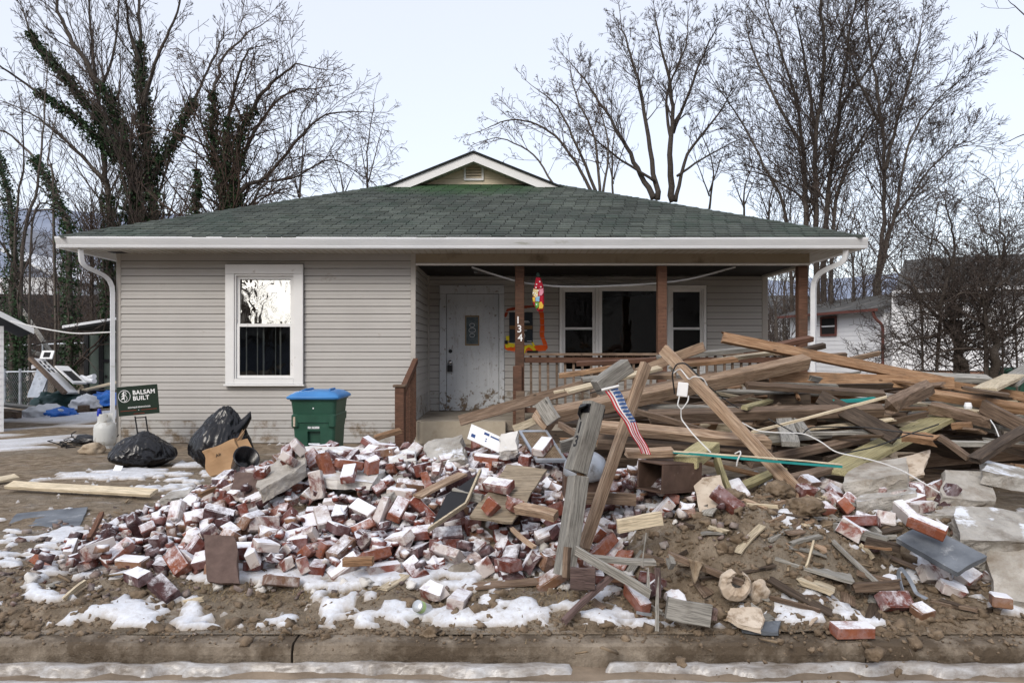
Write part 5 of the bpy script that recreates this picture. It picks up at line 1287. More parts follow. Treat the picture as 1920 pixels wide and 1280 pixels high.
# flue pipe: hollow square tube
fp = Matrix.Translation(P(1222, 896, 4.95)) @ Matrix.Rotation(R(-62), 4, 'Z') @ Matrix.Rotation(R(-6), 4, 'Y')
fm_ = MB(); s_, t_, L_ = .115, .014, .36
for q in ((-s_, s_, s_ - t_, s_), (-s_, s_, -s_, -s_ + t_), (-s_, -s_ + t_, -s_ + t_, s_ - t_), (s_ - t_, s_, -s_ + t_, s_ - t_)): fm_.cbox((-.02, q[0], q[2] * .85), (L_, q[1], q[3] * .85), .003)
fl = fm_.build("flue_pipe", M["rust_brown"]); fl.matrix_basis = fp; fl.rotation_euler = (0, R(4), R(35)); fl.location = P(1222, 893, 4.92)
tag(fl, "hollow square brown flue pipe with its dark open end toward the street", "flue pipe")
# galvanised hood and brown box behind the post
hm = MB(); hm.lathe([(.145, -.02), (.15, 0), (.148, .03), (.135, .075), (.10, .11), (.05, .128), (.0, .132)], 24)
hd = hm.build("metal_hood", M["galvanised"], None, True); hd.location = P(1098, 884, 5.0); hd.rotation_euler = (R(12), R(-6), 0)
tag(hd, "dented galvanised dome cap sitting behind the grey post", "metal cap")
hm = MB(); s_ = .15
for q in ((-.15, -.10, -.138, .10), (.138, -.10, .15, .10), (-.138, -.10, .138, -.088), (-.138, .088, .138, .10)): hm.cbox((q[0], q[1], -.10), (q[2], q[3], .05), .004)
bx = hm.build("rusty_box", M["rust_brown"]); bx.location = P(1098, 902, 5.0)
tag(bx, "rusty brown open box under the galvanised dome cap", "box")
# leaning broken grey mailbox post
pt = empty("mailbox_post", P(1055, 1072, 4.3), "broken grey mailbox post leaning by the kerb with black number and black strap", "post", wc=True)
def axes_face(a, b, nrm):          # local x up the post, local y the street face turned a little right, local z its narrow left face
    X = (b - a).normalized(); Yv = (nrm - X * nrm.dot(X)).normalized(); m_ = Matrix((X, Yv, X.cross(Yv))).transposed().to_4x4(); m_.translation = a
    return m_
FN = Vector((math.sin(R(22)), -math.cos(R(22)), 0))
def pst(name, a, b, w, mat, ends=(0, 0), n_=FN):
    A_, B_ = P(*a), P(*b); o = link(name, beam_mesh((B_ - A_).length, w, w, mat, int(a[0]), 5, ends)); o.matrix_basis = axes_face(A_, B_, n_); return attach(o, pt)
pst("lower_post", (1058, 1078, 4.26), (1085, 890, 4.40), .098, "grey_wood", (0, .015))
pst("upper_post", (1080, 888, 4.42), (1113, 756, 4.52), .108, "grey_wood", (.02, 0))
pst("broken_core", (1088, 925, 4.43), (1094, 872, 4.46), .05, "orange_wood", (.02, .02))
lum("repair_block", (1060, 1082, 4.2), (1066, 1025, 4.24), .05, .03, "brown_wood", parent=pt)
M4 = axes_face(P(1080, 888, 4.42), P(1113, 756, 4.52), FN); Lp = (P(1113, 756, 4.52) - P(1080, 888, 4.42)).length
lf = Vector((0, 0, 1)) if (M4.to_3x3() @ Vector((0, 0, 1))).x < 0 else Vector((0, 0, -1))
sb = MB(); sb.box((Lp - .075, -.0565, -.0565), (Lp - .02, .0565, .0565)); st = sb.build("black_strap", M["black_plastic"], pt); st.matrix_basis = M4
sb = MB(); sb.tube([M4 @ (Vector((Lp - .03, .04, 0)) + lf * .058), M4 @ (Vector((Lp - .05, .0, 0)) + lf * .075), M4 @ (Vector((Lp - .09, -.02, 0)) + lf * .068), M4 @ (Vector((Lp - .12, .0, 0)) + lf * .058)], [.02, .03, .02, .004], 6, sq=(1, .4)); sb.build("torn_plastic", M["black_plastic"], pt)
for i, ch in enumerate("134"):
    up_ = Vector((1, 0, 0)); xa = up_.cross(lf)
    mm = Matrix((xa, up_, lf)).transposed().to_4x4(); mm.translation = Vector((Lp - .17 - .085 * i, 0, 0)) + lf * .0535
    text("painted_number", ch, .095, M4 @ mm, M["ink"], pt, .0006, .003)
# the small flag and its stick
fl_root = empty("flag", P(1130, 730, 4.35), "small striped flag with white stars hanging aslant from a white stick on the post", "flag", wc=True)
sb = MB(); sb.tube([P(1106, 737, 4.36), P(1130, 730, 4.33)], .004, 6); sb.build("stick", M["wire_black"], fl_root)
sb = MB(); sb.tube([P(1128, 731, 4.33), P(1161, 723, 4.31)], .0075, 8); sb.build("stick", M["wire_white"], fl_root)
A, B, Cq, Dq = P(1134, 733, 4.325), P(1158, 727, 4.305), P(1221, 852, 4.30), P(1203, 850, 4.315)
nu, nv = 39, 40
def fpt(u, v):
    l = A.lerp(Dq, v); r = B.lerp(Cq, v)
    side = (r - l)
    k = 1 + .0 * v
    p = l.lerp(r, u)
    sagv = math.sin(v * math.pi) * .012
    p += Vector((-.25, 0, .12)).normalized() * -sagv * .6
    p.y += .010 * math.sin(u * 11 + v * 4) * (.3 + v) + .014 * math.sin(v * 7 + u * 3)
    p.x += .004 * math.sin(v * 16)
    return p
fb = MB()
for j in range(nv + 1):
    for i in range(nu + 1): fb.v.append(tuple(fpt(i / nu, j / nv)))
for j in range(nv):
    for i in range(nu):
        a = j * (nu + 1) + i
        stripe = (i * 9) // nu
        can = stripe >= 4 and j < nv * .5
        fb.f.append((a, a + 1, a + nu + 2, a + nu + 1)); fb.m.append(2 if can else (1 if stripe % 2 == 0 else 0))
cl = fb.build("cloth", [M["flag_white"], M["flag_red"], M["flag_blue"]], fl_root, True)
sb = MB()
for r in range(9):
    for c_ in range(6 if r % 2 == 0 else 5):
        u = 4 / 9 + (5 / 9) * ((c_ + (.5 if r % 2 == 0 else 1.0)) / 6.0); v = .5 * (r + .6) / 9.2
        du, dv = .018, .014
        cpt = fpt(u, v) + Vector((0, -.0015, 0)); eu = fpt(u + .02, v) - fpt(u - .02, v); ev = fpt(u, v + .02) - fpt(u, v - .02)
        eu, ev = eu.normalized(), ev.normalized()
        n0 = len(sb.v); k = 10
        for q in range(k):
            rad = .0056 if q % 2 == 0 else .0024
            an = 2 * math.pi * q / k
            sb.v.append(tuple(cpt + eu * rad * math.sin(an) * .8 + ev * rad * math.cos(an) * 1.2))
        sb.f.append(tuple(range(n0, n0 + k))); sb.m.append(0)
sb.build("stars", M["flag_white"], cl)
# yard sign
sg = empty("yard_sign", G(262, 832), "dark green yard sign with white lettering standing crooked by the siding", "sign", wc=True)
SY = 10.5
s0 = P(259, 750, SY)
SM = Matrix.Translation(s0) @ Matrix.Rotation(R(3.5), 4, 'Y').inverted() @ Matrix.Rotation(R(0), 4, 'Z')
SM = Matrix.Translation(s0) @ Matrix(((1, 0, .11, 0), (0, 1, 0, 0), (.055, 0, 1, 0), (0, 0, 0, 1))) @ Matrix.Rotation(R(0), 4, 'X')
SM = Matrix.Translation(s0) @ Matrix.Rotation(R(-5), 4, 'Y')
hw, hh = .285, .205
bd = MB(); bd.box((-hw, -.006, -hh), (hw, .006, hh)); b_ = bd.build("board", M["sign_green"], sg); b_.matrix_basis = SM
def st(name, body, x, z, size, mat="print_white", bold=.0, sp=1.0): text(name, body, size, SM @ Matrix.Translation((x, -.0066, z)) @ FRONT, M[mat], sg, .0004, bold, sp)
st("lettering", "BALSAM", .092, .108, .083, bold=.0022, sp=1.08); st("lettering", "BUILT", .046, .028, .083, bold=.0022, sp=1.08)
st("lettering", "BOUTIQUE RENOVATIONS", .01, -.095, .026, bold=.0006); st("lettering", "LICENSED & INSURED", .0, -.185, .016, "sign_red")
rg = MB(); rg.tube([SM @ Vector((-.185 + .083 * math.cos(a), -.0072, .07 + .083 * math.sin(a))) for a in np.linspace(0, 2 * math.pi, 40)], .0042, 4); rg.build("emblem_ring", M["print_white"], sg)
em = MB()
for dz, h, w in ((.045, .042, .032), (.012, .044, .042), (-.026, .046, .052)):          # left half of a tree, right half a letter B
    p = [(-.190, .07 + dz + h * .62), (-.190 - w, .07 + dz - h * .4), (-.190, .07 + dz - h * .25)]
    em.add([SM @ Vector((x, -.0070, z)) for x, z in p], [(0, 1, 2)])
em.build("emblem_tree", M["print_white"], sg)
em = MB(); em.tube([SM @ Vector((-.186, -.0070, z)) for z in (.0, .138)], .0035, 4)
em.tube([SM @ Vector((-.186 + .030 * math.sin(a), -.0070, .108 + .027 * math.cos(a))) for a in np.linspace(0, math.pi, 9)], .0042, 4)
em.tube([SM @ Vector((-.186 + .038 * math.sin(a), -.0070, .040 + .040 * math.cos(a))) for a in np.linspace(0, math.pi, 9)], .0042, 4)
em.build("emblem_letter", M["print_white"], sg)
rl = MB()
for x0, x1 in ((-.255, -.035), (.035, .255)): rl.box((x0, -.0072, -.139), (x1, -.0064, -.1345))
q = rl.build("rule", M["sign_red"], sg); q.matrix_basis = SM
lg = MB(); lg.lathe([(0, 0), (.006, 0), (.006, .001), (0, .001)], 10, 0, SM @ Matrix.Translation((0, -.007, -.137)) @ FRONT); lg.build("dot", M["print_white"], sg)
lg = MB()
pL0, pL1, pR0, pR1 = P(253, 780, SY), P(259, 815, SY), P(273, 780, SY), P(281, 836, SY)
lg.tube([pL0, P(262, 838, SY)], .011, 4); sg_l = lg.build("leg", M["black_metal"], sg)
lg = MB(); lg.tube([pR0, pR1], .011, 4); lg.build("leg", M["black_metal"], sg)
for a0, a1 in ((P(257, 811, SY), P(277, 808.5, SY)), (P(253, 783, SY), P(274, 782, SY))): lg = MB(); lg.tube([a0, a1], .010, 4); lg.build("crossbar", M["black_metal"], sg)
# green bin with blue lid (local frame, street side = -Y)
bn = empty("wheelie_bin", (P(600, 790, 8.75).x, 8.75, -.10), "green wheelie bin with a blue lid standing before the grey siding", "bin")
bn.scale = (.86, .95, 1)
def rrect(w, d, c, n=5):
    pts = []
    for cx_, cy_, a0 in ((w - c, d - c, 0), (-w + c, d - c, 90), (-w + c, -d + c, 180), (w - c, -d + c, 270)):
        for i in range(n): a = R(a0 + 90 * i / (n - 1)); pts.append((cx_ + c * math.cos(a), cy_ + c * math.sin(a)))
    return pts
def loft(mb, secs, cap=True):
    n = len(secs[0][0]); n0 = len(mb.v)
    for pts, z in secs: mb.v += [(x, y, z) for x, y in pts]
    for i in range(len(secs) - 1):
        for k in range(n): mb.f.append((n0 + i * n + k, n0 + i * n + (k + 1) % n, n0 + (i + 1) * n + (k + 1) % n, n0 + (i + 1) * n + k)); mb.m.append(0)
    if cap: mb.f.append(tuple(n0 + k for k in range(n))[::-1]); mb.f.append(tuple(n0 + (len(secs) - 1) * n + k for k in range(n))); mb.m += [0, 0]
    return mb
def dent(pts, w, dep, flat):       # recess in the street side
    return [(x, y + dep if (abs(x) < w and y < -flat) else y) for x, y in pts]
def rr2(w, d, c):
    base = rrect(w, d, c)
    out = []
    for p, q in zip(base, base[1:] + base[:1]):
        out.append(p)
        if p[1] < -d + 1e-6 and q[1] < -d + 1e-6 and q[0] > p[0] + .1:
            for x in (-.085, -.075, .075, .085): out.append((x, -d))
    return out
mb = MB()
def rec(w, d, c, dep): return [(x, y + (dep if abs(x) <= .0751 and y < -d + 1e-6 else 0)) for x, y in rr2(w, d, c)]
loft(mb, [(rec(.245, .26, .05, 0), .03), (rec(.262, .282, .05, 0), .40), (rec(.262, .282, .05, .05), .405), (rec(.272, .296, .05, .06), .60), (rec(.272, .296, .05, 0), .605), (rec(.285, .312, .05, 0), .70), (rec(.292, .327, .05, 0), .705), (rec(.296, .332, .05, 0), .785), (rec(.284, .304, .05, 0), .795), (rec(.30, .33, .05, 0), .94), (rec(.315, .345, .05, 0), .95), (rec(.315, .345, .05, 0), .972)])
mb.build("body", M["bin_green"], bn)
for s_ in (-1, 1): mb = MB(); mb.cbox((s_ * .24 - .05, -.332, .64), (s_ * .24 + .05, -.26, .80), .02); mb.build("corner_lug", M["bin_green"], bn)
mb = MB(); mb.tube([(-.076, -.27, .455), (.076, -.27, .455)], .011, 8); mb.build("catch_bar", M["galvanised"], bn)
mb = MB(); loft(mb, [(rrect(.34, .375, .06), .968), (rrect(.347, .382, .06), .982), (rrect(.345, .38, .06), .997), (rrect(.31, .34, .07), 1.022), (rrect(.27, .30, .07), 1.045), (rrect(.22, .26, .07), 1.055)])
mb.cbox((-.34, -.385, .975), (.34, -.36, 1.0), .01)
lid = mb.build("lid", M["lid_blue"], bn, True)
mb = MB(); mb.tube([(-.20, -.25, 1.048), (-.16, -.10, 1.068), (-.15, .2, 1.065)], .012, 6); mb.tube([(.20, -.25, 1.048), (.16, -.10, 1.068), (.15, .2, 1.065)], .012, 6); mb.build("lid_rib", M["lid_blue"], lid)
for s_ in (-1, 1):
    mb = MB(); mb.lathe([(0, -.025), (.12, -.025), (.125, 0), (.12, .025), (0, .025)], 20, 0, Matrix.Translation((s_ * .27, .27, .12)) @ Matrix.Rotation(R(90), 4, 'Y')); mb.build("wheel", M["black_plastic"], bn)
text("stencil_number", "RR 562838", .034, Matrix.Translation((.0, -.3085, .645)) @ FRONT, M["print_white"], bn, .0008, .0012)
mb = MB(); mb.box((-.262, -.334, .66), (-.235, -.3325, .77)); mb.build("sticker", M["plaster_cream"], bn)
mb = MB(); mb.lathe([(0, 0), (.009, 0), (.009, .003), (0, .004)], 10, 0, Matrix.Translation((.0, -.322, .865)) @ Matrix.Rotation(R(90), 4, 'X')); mb.build("rivet", M["print_white"], bn)
# rubbish bags
def bag(name, loc, dims, label, seed, tilt, knot):
    bm = bmesh.new(); bmesh.ops.create_icosphere(bm, subdivisions=6, radius=1)
    off = Vector((seed * 9.1, 3, seed))
    for v in bm.verts:
        p = v.co.copy(); h = (p.z + 1) / 2
        w = (1.0 - .55 * h ** 1.6) * (1 - .25 * max(0, .25 - h) * 4)
        q = Vector((p.x * w, p.y * w, p.z))
        rd = lambda f, g: 1 - 2 * abs(mn.noise(Vector((p.x * f, p.y * f, p.z * g)) + off + Vector((0, 0, 1)) * mn.noise(p * 2)))
        q *= 1 + .12 * mn.noise(p * 1.5 + off) + .05 * rd(3.2, 1.1) * (.4 + h) + .040 * rd(7, 2.2) + .008 * rd(15, 5) + .006 * rd(5, 14)
        q.z = max(q.z, -.93 + .04 * mn.noise(p * 6))
        v.co = Vector((q.x * dims[0] / 2, q.y * dims[1] / 2, (q.z + .93) * dims[2] / 1.95))
    mb = MB(); mb.bm(bm)
    if knot:
        kx, ky, kz = knot
        pts = [(kx - .10, ky, kz - .16), (kx - .05, ky, kz - .08), (kx + .0, ky, kz - .02), (kx + .03, ky, kz + .03), (kx + .055, ky, kz + .08), (kx + .065, ky, kz + .15)]
        mb.tube(pts, [.17, .13, .085, .065, .05, .008], 12, sq=(1, .8))
    o = mb.build(name, M["black_plastic"], None, True)
    o.location = loc; o.rotation_euler = tilt
    return tag(o, label, "rubbish bag")
q = G(248, 880); bag("rubbish_bag", (q.x, q.y + .25, -.01), (.84, .62, .42), "low slumped black rubbish bag lying before the yard sign", 1, (0, 0, .3), None)
q = G(400, 884); bag("rubbish_bag", (q.x - .03, q.y + .22, -.02), (.80, .62, .74), "upright black rubbish bag with a knotted ear behind the cardboard box", 2, (0, R(9), .3), (.19, -.05, .60))
# cardboard box, torn, with flaps
cb = Matrix.Translation(P(424, 858, 7.5)) @ Euler((R(-8), R(-24), R(12))).to_matrix().to_4x4()
bm = bmesh.new(); bmesh.ops.create_cube(bm, size=1); bmesh.ops.subdivide_edges(bm, edges=bm.edges[:], cuts=7, use_grid_fill=True)
for v in bm.verts:
    v.co = Vector((v.co.x * .36, v.co.y * .26, v.co.z * .27)); v.co += Vector((mn.noise(v.co * 6), mn.noise(v.co * 6 + Vector((3, 1, 0))), mn.noise(v.co * 5 + Vector((0, 7, 1))))) * .04
mb = MB(); mb.bm(bm); cbx = mb.build("cardboard_box", M["cardboard"]); cbx.matrix_basis = cb
tag(cbx, "crushed tan cardboard box with torn flaps against the tall rubbish bag", "cardboard box")
for pts in (((.17, -.13, .10), (.27, -.15, .15), (.28, .0, .19), (.18, .02, .14)), ((.16, .0, .12), (.25, .02, .20), (.24, .12, .17), (.16, .13, .10)), ((.17, -.12, -.10), (.29, -.13, -.06), (.28, -.12, .08), (.18, -.125, .10))):
    mb = MB(); mb.add([*pts, *[(x - .004, y + .003, z - .006) for x, y, z in pts]], BOXF); mb.build("flap", M["cardboard"], cbx)
mb = MB()
for x0, z0, x1, z1 in ((-.02, .05, .0, .09), (.0, .09, .02, .05), (.03, .05, .03, .09), (.045, .05, .045, .085), (-.015, .065, .015, .065)): mb.tube([(x0 * .7 - .04, -.142, z0 * .7), (x1 * .7 - .04, -.142, z1 * .7)], .0025, 4)
mb.build("printed_mark", M["ink"], cbx)
# black bucket on its side
bk = MB(); bk.lathe([(.0, 0), (.105, 0), (.13, .20), (.142, .215), (.142, .23), (.125, .23), (.10, .01), (0, .012)], 26)
bo = bk.build("bucket", M["black_plastic"], None, True); bo.matrix_basis = Matrix.Translation(P(456, 868, 6.95)) @ Euler((R(38), R(40), R(0))).to_matrix().to_4x4() @ Matrix.Scale(.85, 4) @ Matrix.Translation((0, 0, -.1))
tag(bo, "black plastic bucket lying tipped in front of the cardboard box", "bucket")
# propane tank and debris by the corner
tk = empty("gas_cylinder", (P(197, 838, 10.85).x, 10.85, -.02), "dented white propane cylinder at the foot of the house corner", "gas cylinder")
mb = MB(); mb.lathe([(.0, .04), (.10, .05), (.14, .09), (.152, .15), (.152, .30), (.14, .36), (.09, .405), (0, .42)], 24); mb.build("tank", M["tank_white"], tk, True)
mb = MB(); mb.lathe([(.105, 0), (.11, 0), (.115, .07), (.105, .07)], 20); mb.build("foot_ring", M["tank_white"], tk)
mb = MB()
for a0 in (20, 200):
    pts = [(.10 * math.cos(R(a0 + k * 14)), .10 * math.sin(R(a0 + k * 14))) for k in range(9)]
    mb.add([(x, y, z) for z in (.39, .52) for x, y in pts], [(i, i + 1, i + 10, i + 9) for i in range(8)])
mb.build("collar", M["tank_white"], tk)
mb = MB(); mb.lathe([(.0, .40), (.02, .40), (.02, .46), (.032, .47), (.032, .50), (0, .505)], 12); mb.build("valve", M["brass_frame"], tk)
mb = MB(); mb.lathe([(.0, 0), (.03, 0), (.034, .03), (.03, .07), (.022, .10), (0, .11)], 14, 0, Matrix.Translation((-.05, -.06, .49))); mb.build("valve_cap", M["cap_blue"], tk)
def rock(name, loc, d, label, mat, seed, cat="stone"):
    bm = bmesh.new(); bmesh.ops.create_icosphere(bm, subdivisions=4, radius=.5)
    for v in bm.verts:
        v.co *= 1 + .35 * mn.noise(v.co * 2 + Vector((seed * 5, 0, 0))) + (.3 if cat == 'clod' else .12) * mn.noise(v.co * 6 + Vector((seed, 2, 0))) + (.22 * mn.noise(v.co * 17) if cat == 'clod' else 0)
        v.co = Vector((v.co.x * d[0], v.co.y * d[1], v.co.z * d[2]))
    mb = MB(); mb.bm(bm); o = mb.build(name, M[mat], None, True); o.location = loc
    return tag(o, label, cat)
q = G(172, 850); rock("stone", (q.x, q.y, .06), (.30, .24, .17), "round tan stone lying before the white propane cylinder", "cloth_tan", 1)
q = G(870, 1085); rock("stone", (q.x, q.y, gz(q.x, q.y) + .03), (.17, .1, .10), "small snow dusted stone lump near the tin can", "concrete", 2)
q = G(1400, 1120, .12); rock("stone", (P(1424, 1108, 4.22)), (.10, .08, .13), "muddy round stone right of the cream plaster ring", "plaster_cream", 3)
q = P(1510, 1010, 4.7); rock("dirt_clod", (q.x, q.y, gz(q.x, q.y) + .06), (.22, .17, .12), "big clod of dry earth on the right flank of the dirt mound", "clod", 4, "clod")
q = P(1460, 960, 5.0); rock("dirt_clod", (q.x, q.y, gz(q.x, q.y) + .04), (.18, .15, .11), "clod of earth at the top of the dirt mound", "clod", 5, "clod")
q = P(1375, 1000, 4.8); rock("dirt_clod", (q.x, q.y, gz(q.x, q.y) + .04), (.15, .13, .10), "clod of earth on the left flank of the dirt mound", "clod", 6, "clod")
wm = MB(); wr = random.Random(4)
for i in range(9):
    p = Vector(G(150, 836)) + Vector((wr.uniform(-.25, .25), wr.uniform(-.2, .2), .02)); pts = [p]
    for k in range(6): p = p + Vector((wr.uniform(-.12, .14), wr.uniform(-.08, .08), wr.uniform(-.03, .05))); p.z = max(.01, min(.2, p.z)); pts.append(p)
    wm.tube(pts, .008, 5)
tag(wm.build("cable_tangle", M["wire_black"]), "tangle of black cable on the mud left of the propane cylinder", "cable")
q = G(152, 832); rock("tarred_bundle", (q.x + .1, q.y, .06), (.45, .2, .16), "crumpled black plastic scrap beside the propane cylinder", "black_plastic", 8, "plastic scrap")
q = G(217, 887); pm = MB(); pm.box((-.045, -.002, -.01), (.045, .002, .10)); o = pm.build("paper_scrap", M["print_white"]); o.location = (q.x, q.y, .0); o.rotation_euler = (R(-35), R(8), 0); tag(o, "little white paper scrap on the snow by the slumped bag", "paper")
# paper carton with blue print
a = P(876, 822, 6.15); b = P(938, 850, 6.1); d = P(884, 795, 6.3)
pm = MB(); n_ = (b - a).cross(d - a).normalized() * .004; pm.add([a, b, a + (b - a) + (d - a), d, a + n_, b + n_, b + d - a + n_, d + n_], BOXF); pc = pm.build("paper_carton", M["print_white"])
tag(pc, "white printed paper carton with blue bars on the bricks below the porch", "paper")
def onp(s, r): return a + (b - a) * s + (d - a) * r + n_ * (-.35 if n_.y > 0 else 1.4)
pm = MB()
for s0, s1, r0, r1 in ((.42, .58, .70, .86), (.62, .92, .70, .80), (.08, .2, .2, .42), (.5, .54, .42, .5), (.5, .54, .28, .36)): pm.add([onp(s0, r0), onp(s1, r0), onp(s1, r1), onp(s0, r1)], [(0, 1, 2, 3)])
pm.build("blue_print", M["print_blue"], pc)["kind"] = "stuff"
# tin can
tc_ = MB(); tc_.lathe([(0, 0), (.032, 0), (.034, .004), (.033, .01), (.033, .10), (.034, .106), (.032, .11), (0, .108)], 24)
to = tc_.build("tin_can", M["tin"], None, True); q = G(793, 1142, -.02); to.matrix_basis = Matrix.Translation((q.x, q.y, gz(q.x, q.y) + .05)) @ Euler((R(62), R(0), R(-32))).to_matrix().to_4x4() @ Matrix.Translation((0, 0, -.05))
tag(to, "dented white and green drink can lying in snow near the kerb", "can")
tc_ = MB(); tc_.lathe([(.0335, .066), (.0337, .068), (.0337, .096), (.0335, .098)], 24); tc_.build("printed_band", M["tin_green"], to)
# plaster ring, rag, scraps on the dirt mound
rm = MB(); c0 = P(1378, 1096, 4.15); k_ = 30
for k in range(k_ + 1):
    t_ = R(100 + 318 * k / k_); ca, sa = math.cos(t_), math.sin(t_); jo = 1 + .10 * mn.noise(Vector((ca * 2, sa * 2, 3)))
    po = Vector((ca, 0, sa)) * .088 * jo; pi_ = Vector((.018, 0, .022)) + Vector((ca, 0, sa)) * (.042 + .008 * mn.noise(Vector((ca * 4, sa * 4, 9)))); md = (po + pi_) / 2
    for p, dy in ((po, 0), (po * .97, -.016), (md, -.030), (pi_, -.014), (pi_, .012), (po, .014)): rm.v.append(tuple(c0 + p + Vector((0, dy + .006 * mn.noise(p * 60), 0))))
for k in range(k_):
    for q in range(6): rm.f.append((k * 6 + q, k * 6 + (q + 1) % 6, k * 6 + 6 + (q + 1) % 6, k * 6 + 6 + q)); rm.m.append(0)
rm.f += [tuple(range(6)), tuple(k_ * 6 + q for q in range(6))[::-1]]; rm.m += [0, 0]
rg_ = rm.build("plaster_ring", M["plaster_cream"]); tag(rg_, "broken C shaped cream plaster ring on the muddy bank", "plaster ring")
rag = MB()
for j in range(9):
    for i in range(8):
        u, v = i / 7, j / 8
        p = P(1290 + 28 * u + 6 * v, 1046 + 8 * u + 46 * v * (.55 + .45 * math.sin(u * 6)), 4.23 - .015 * math.sin(u * 9 + v * 3)); rag.v.append(tuple(p))
for j in range(8):
    for i in range(7): k = j * 8 + i; rag.f.append((k, k + 1, k + 9, k + 8)); rag.m.append(0)
o = rag.build("rag", M["cloth_tan"], None, True); sm_ = o.modifiers.new("thick", 'SOLIDIFY'); sm_.thickness = .006
tag(o, "dirty torn rag hanging over the sloping brown batten", "rag")
cs_ = MB(); cs_.tube([P(1340, 1020, 4.45), P(1352, 1032, 4.42), P(1370, 1038, 4.42), P(1388, 1030, 4.45)], [.008, .012, .012, .005], 6, sq=(1.6, .35)); tag(cs_.build("siding_scrap", M["plaster_cream"]), "curled cream scrap lying on the dirt mound above the ring", "scrap")
cs_ = MB(); cs_.tube([P(1518, 1172, 4.0), P(1524, 1163, 4.02), P(1532, 1158, 4.04)], [.008, .01, .008], 6); tag(cs_.build("plaster_bit", M["plaster_cream"]), "small curved white fragment by the kerb left of the lone brick", "fragment")
# twisted metal strip
tm = MB(); pts = [P(1700, 1132, 4.2), P(1688, 1095, 4.25), P(1684, 1072, 4.3), P(1689, 1063, 4.3), P(1702, 1080, 4.26), P(1711, 1096, 4.22), P(1718, 1112, 4.2), P(1738, 1122, 4.15)]
tm.tube(bend(pts), .02, 4, sq=(.12, 1.1)); tag(tm.build("metal_strip", M["galvanised"]), "twisted bright metal strip standing bent above the snow", "metal strip")
tm = MB(); tm.tube([P(1193, 1147, 4.0), P(1205, 1150, 3.99), P(1222, 1152, 3.99)], .012, 4, sq=(.15, 1)); tag(tm.build("metal_strap", M["galvanised"]), "small punched metal strap lying on snow left of the pointed stake", "metal strap")
tm = MB(); p0, p1 = P(1262, 848, 4.98), P(1578, 874, 5.02)
lum("trim_strip", p0, p1, .016, .03, "teal_paint", "long thin teal edged strip lying level across the heap", "strip", world_pts=True)
st_ = lum("trim_top", p0 + Vector((0, -.002, .0125)), p1 + Vector((0, -.002, .0125)), .008, .03, "pale_wood", parent=bpy.data.objects["trim_strip"], world_pts=True)
st_.parent = bpy.data.objects["trim_strip"]; st_.matrix_parent_inverse = bpy.data.objects["trim_strip"].matrix_basis.inverted()
lum("trim_strip", P(1560, 752, 6.2), P(1640, 748, 6.3), .03, .03, "teal_paint", "dark teal painted strip glimpsed inside the heap behind the dark plank", "strip", world_pts=True)
# wires
def wire(name, pts, r, mat, label): m_ = MB(); m_.tube(bend([P(*p) for p in pts], 5), r, 6); return tag(m_.build(name, M[mat]), label, "wire")
wire("white_wire", [(1262, 700, 5.5), (1275, 690, 5.45), (1292, 712, 5.35), (1300, 705, 5.3), (1318, 708, 5.28), (1326, 722, 5.3)], .0045, "wire_white", "white wire looped around the upper part of the leaning stud")
wire("white_wire", [(1274, 742, 5.3), (1270, 760, 5.28), (1278, 768, 5.28), (1290, 752, 5.28), (1291, 742, 5.3)], .0045, "wire_white", "small white wire loop hanging under the white tag")
wire("white_wire", [(1277, 768, 5.28), (1277, 785, 5.3), (1300, 815, 5.2), (1333, 848, 5.1)], .005, "wire_white", "white wire trailing down from the white tag to the teal strip")
wire("white_wire", [(1391, 792, 5.35), (1420, 808, 5.3), (1460, 811, 5.25), (1508, 812, 5.25), (1540, 828, 5.15), (1565, 847, 5.1), (1640, 863, 5.0), (1690, 880, 4.95), (1762, 923, 4.85)], .0045, "wire_white", "long white cable snaking across the heap to the concrete lumps")
wire("white_wire", [(1378, 850, 5.0), (1388, 845, 4.97), (1389, 850, 4.96), (1383, 862, 4.96), (1381, 873, 4.97)], .005, "wire_white", "short white hook of wire hanging on the teal strip")
wire("black_wire", [(1265, 738, 5.45), (1260, 700, 5.4), (1268, 682, 5.42), (1285, 680, 5.35), (1305, 700, 5.3), (1320, 715, 5.28)], .006, "wire_black", "black cable looped over the leaning stud beside the white tag")
wire("black_wire", [(1440, 785, 5.5), (1470, 800, 5.45), (1500, 818, 5.4), (1518, 800, 5.45), (1620, 800, 5.5), (1690, 810, 5.4), (1750, 818, 5.4)], .005, "wire_black", "black cable strung level across the right part of the heap")
wire("black_wire", [(1580, 850, 5.3), (1640, 838, 5.4), (1700, 815, 5.5), (1760, 795, 5.6)], .005, "wire_black", "black cable lying along the wide yellowish plank")
wire("black_wire", [(1330, 725, 5.5), (1360, 750, 5.6), (1385, 765, 5.6)], .004, "wire_black", "short dark wire running down from the leaning stud")
wire("white_wire", [(1857, 787, 5.7), (1866, 800, 5.6), (1876, 826, 5.5)], .0045, "wire_white", "short white cable dangling in the hollow at the right")
tg_ = MB(); tg_.cbox((-.036, -.012, -.05), (.036, .012, .05), .004); o = tg_.build("junction_box", M["print_white"]); o.location = P(1280, 730, 5.3); o.rotation_euler = (0, R(6), R(-10)); tag(o, "flat white tag box tied with wires to the leaning stud", "tag")
tg_ = MB(); tg_.lathe([(0, 0), (.026, 0), (.03, .02), (.022, .05), (0, .05)], 12); o = tg_.build("end_piece", M["print_white"]); o.location = P(1815, 766, 6.05); tag(o, "small white cap sitting on the torn dark brown beam", "cap")
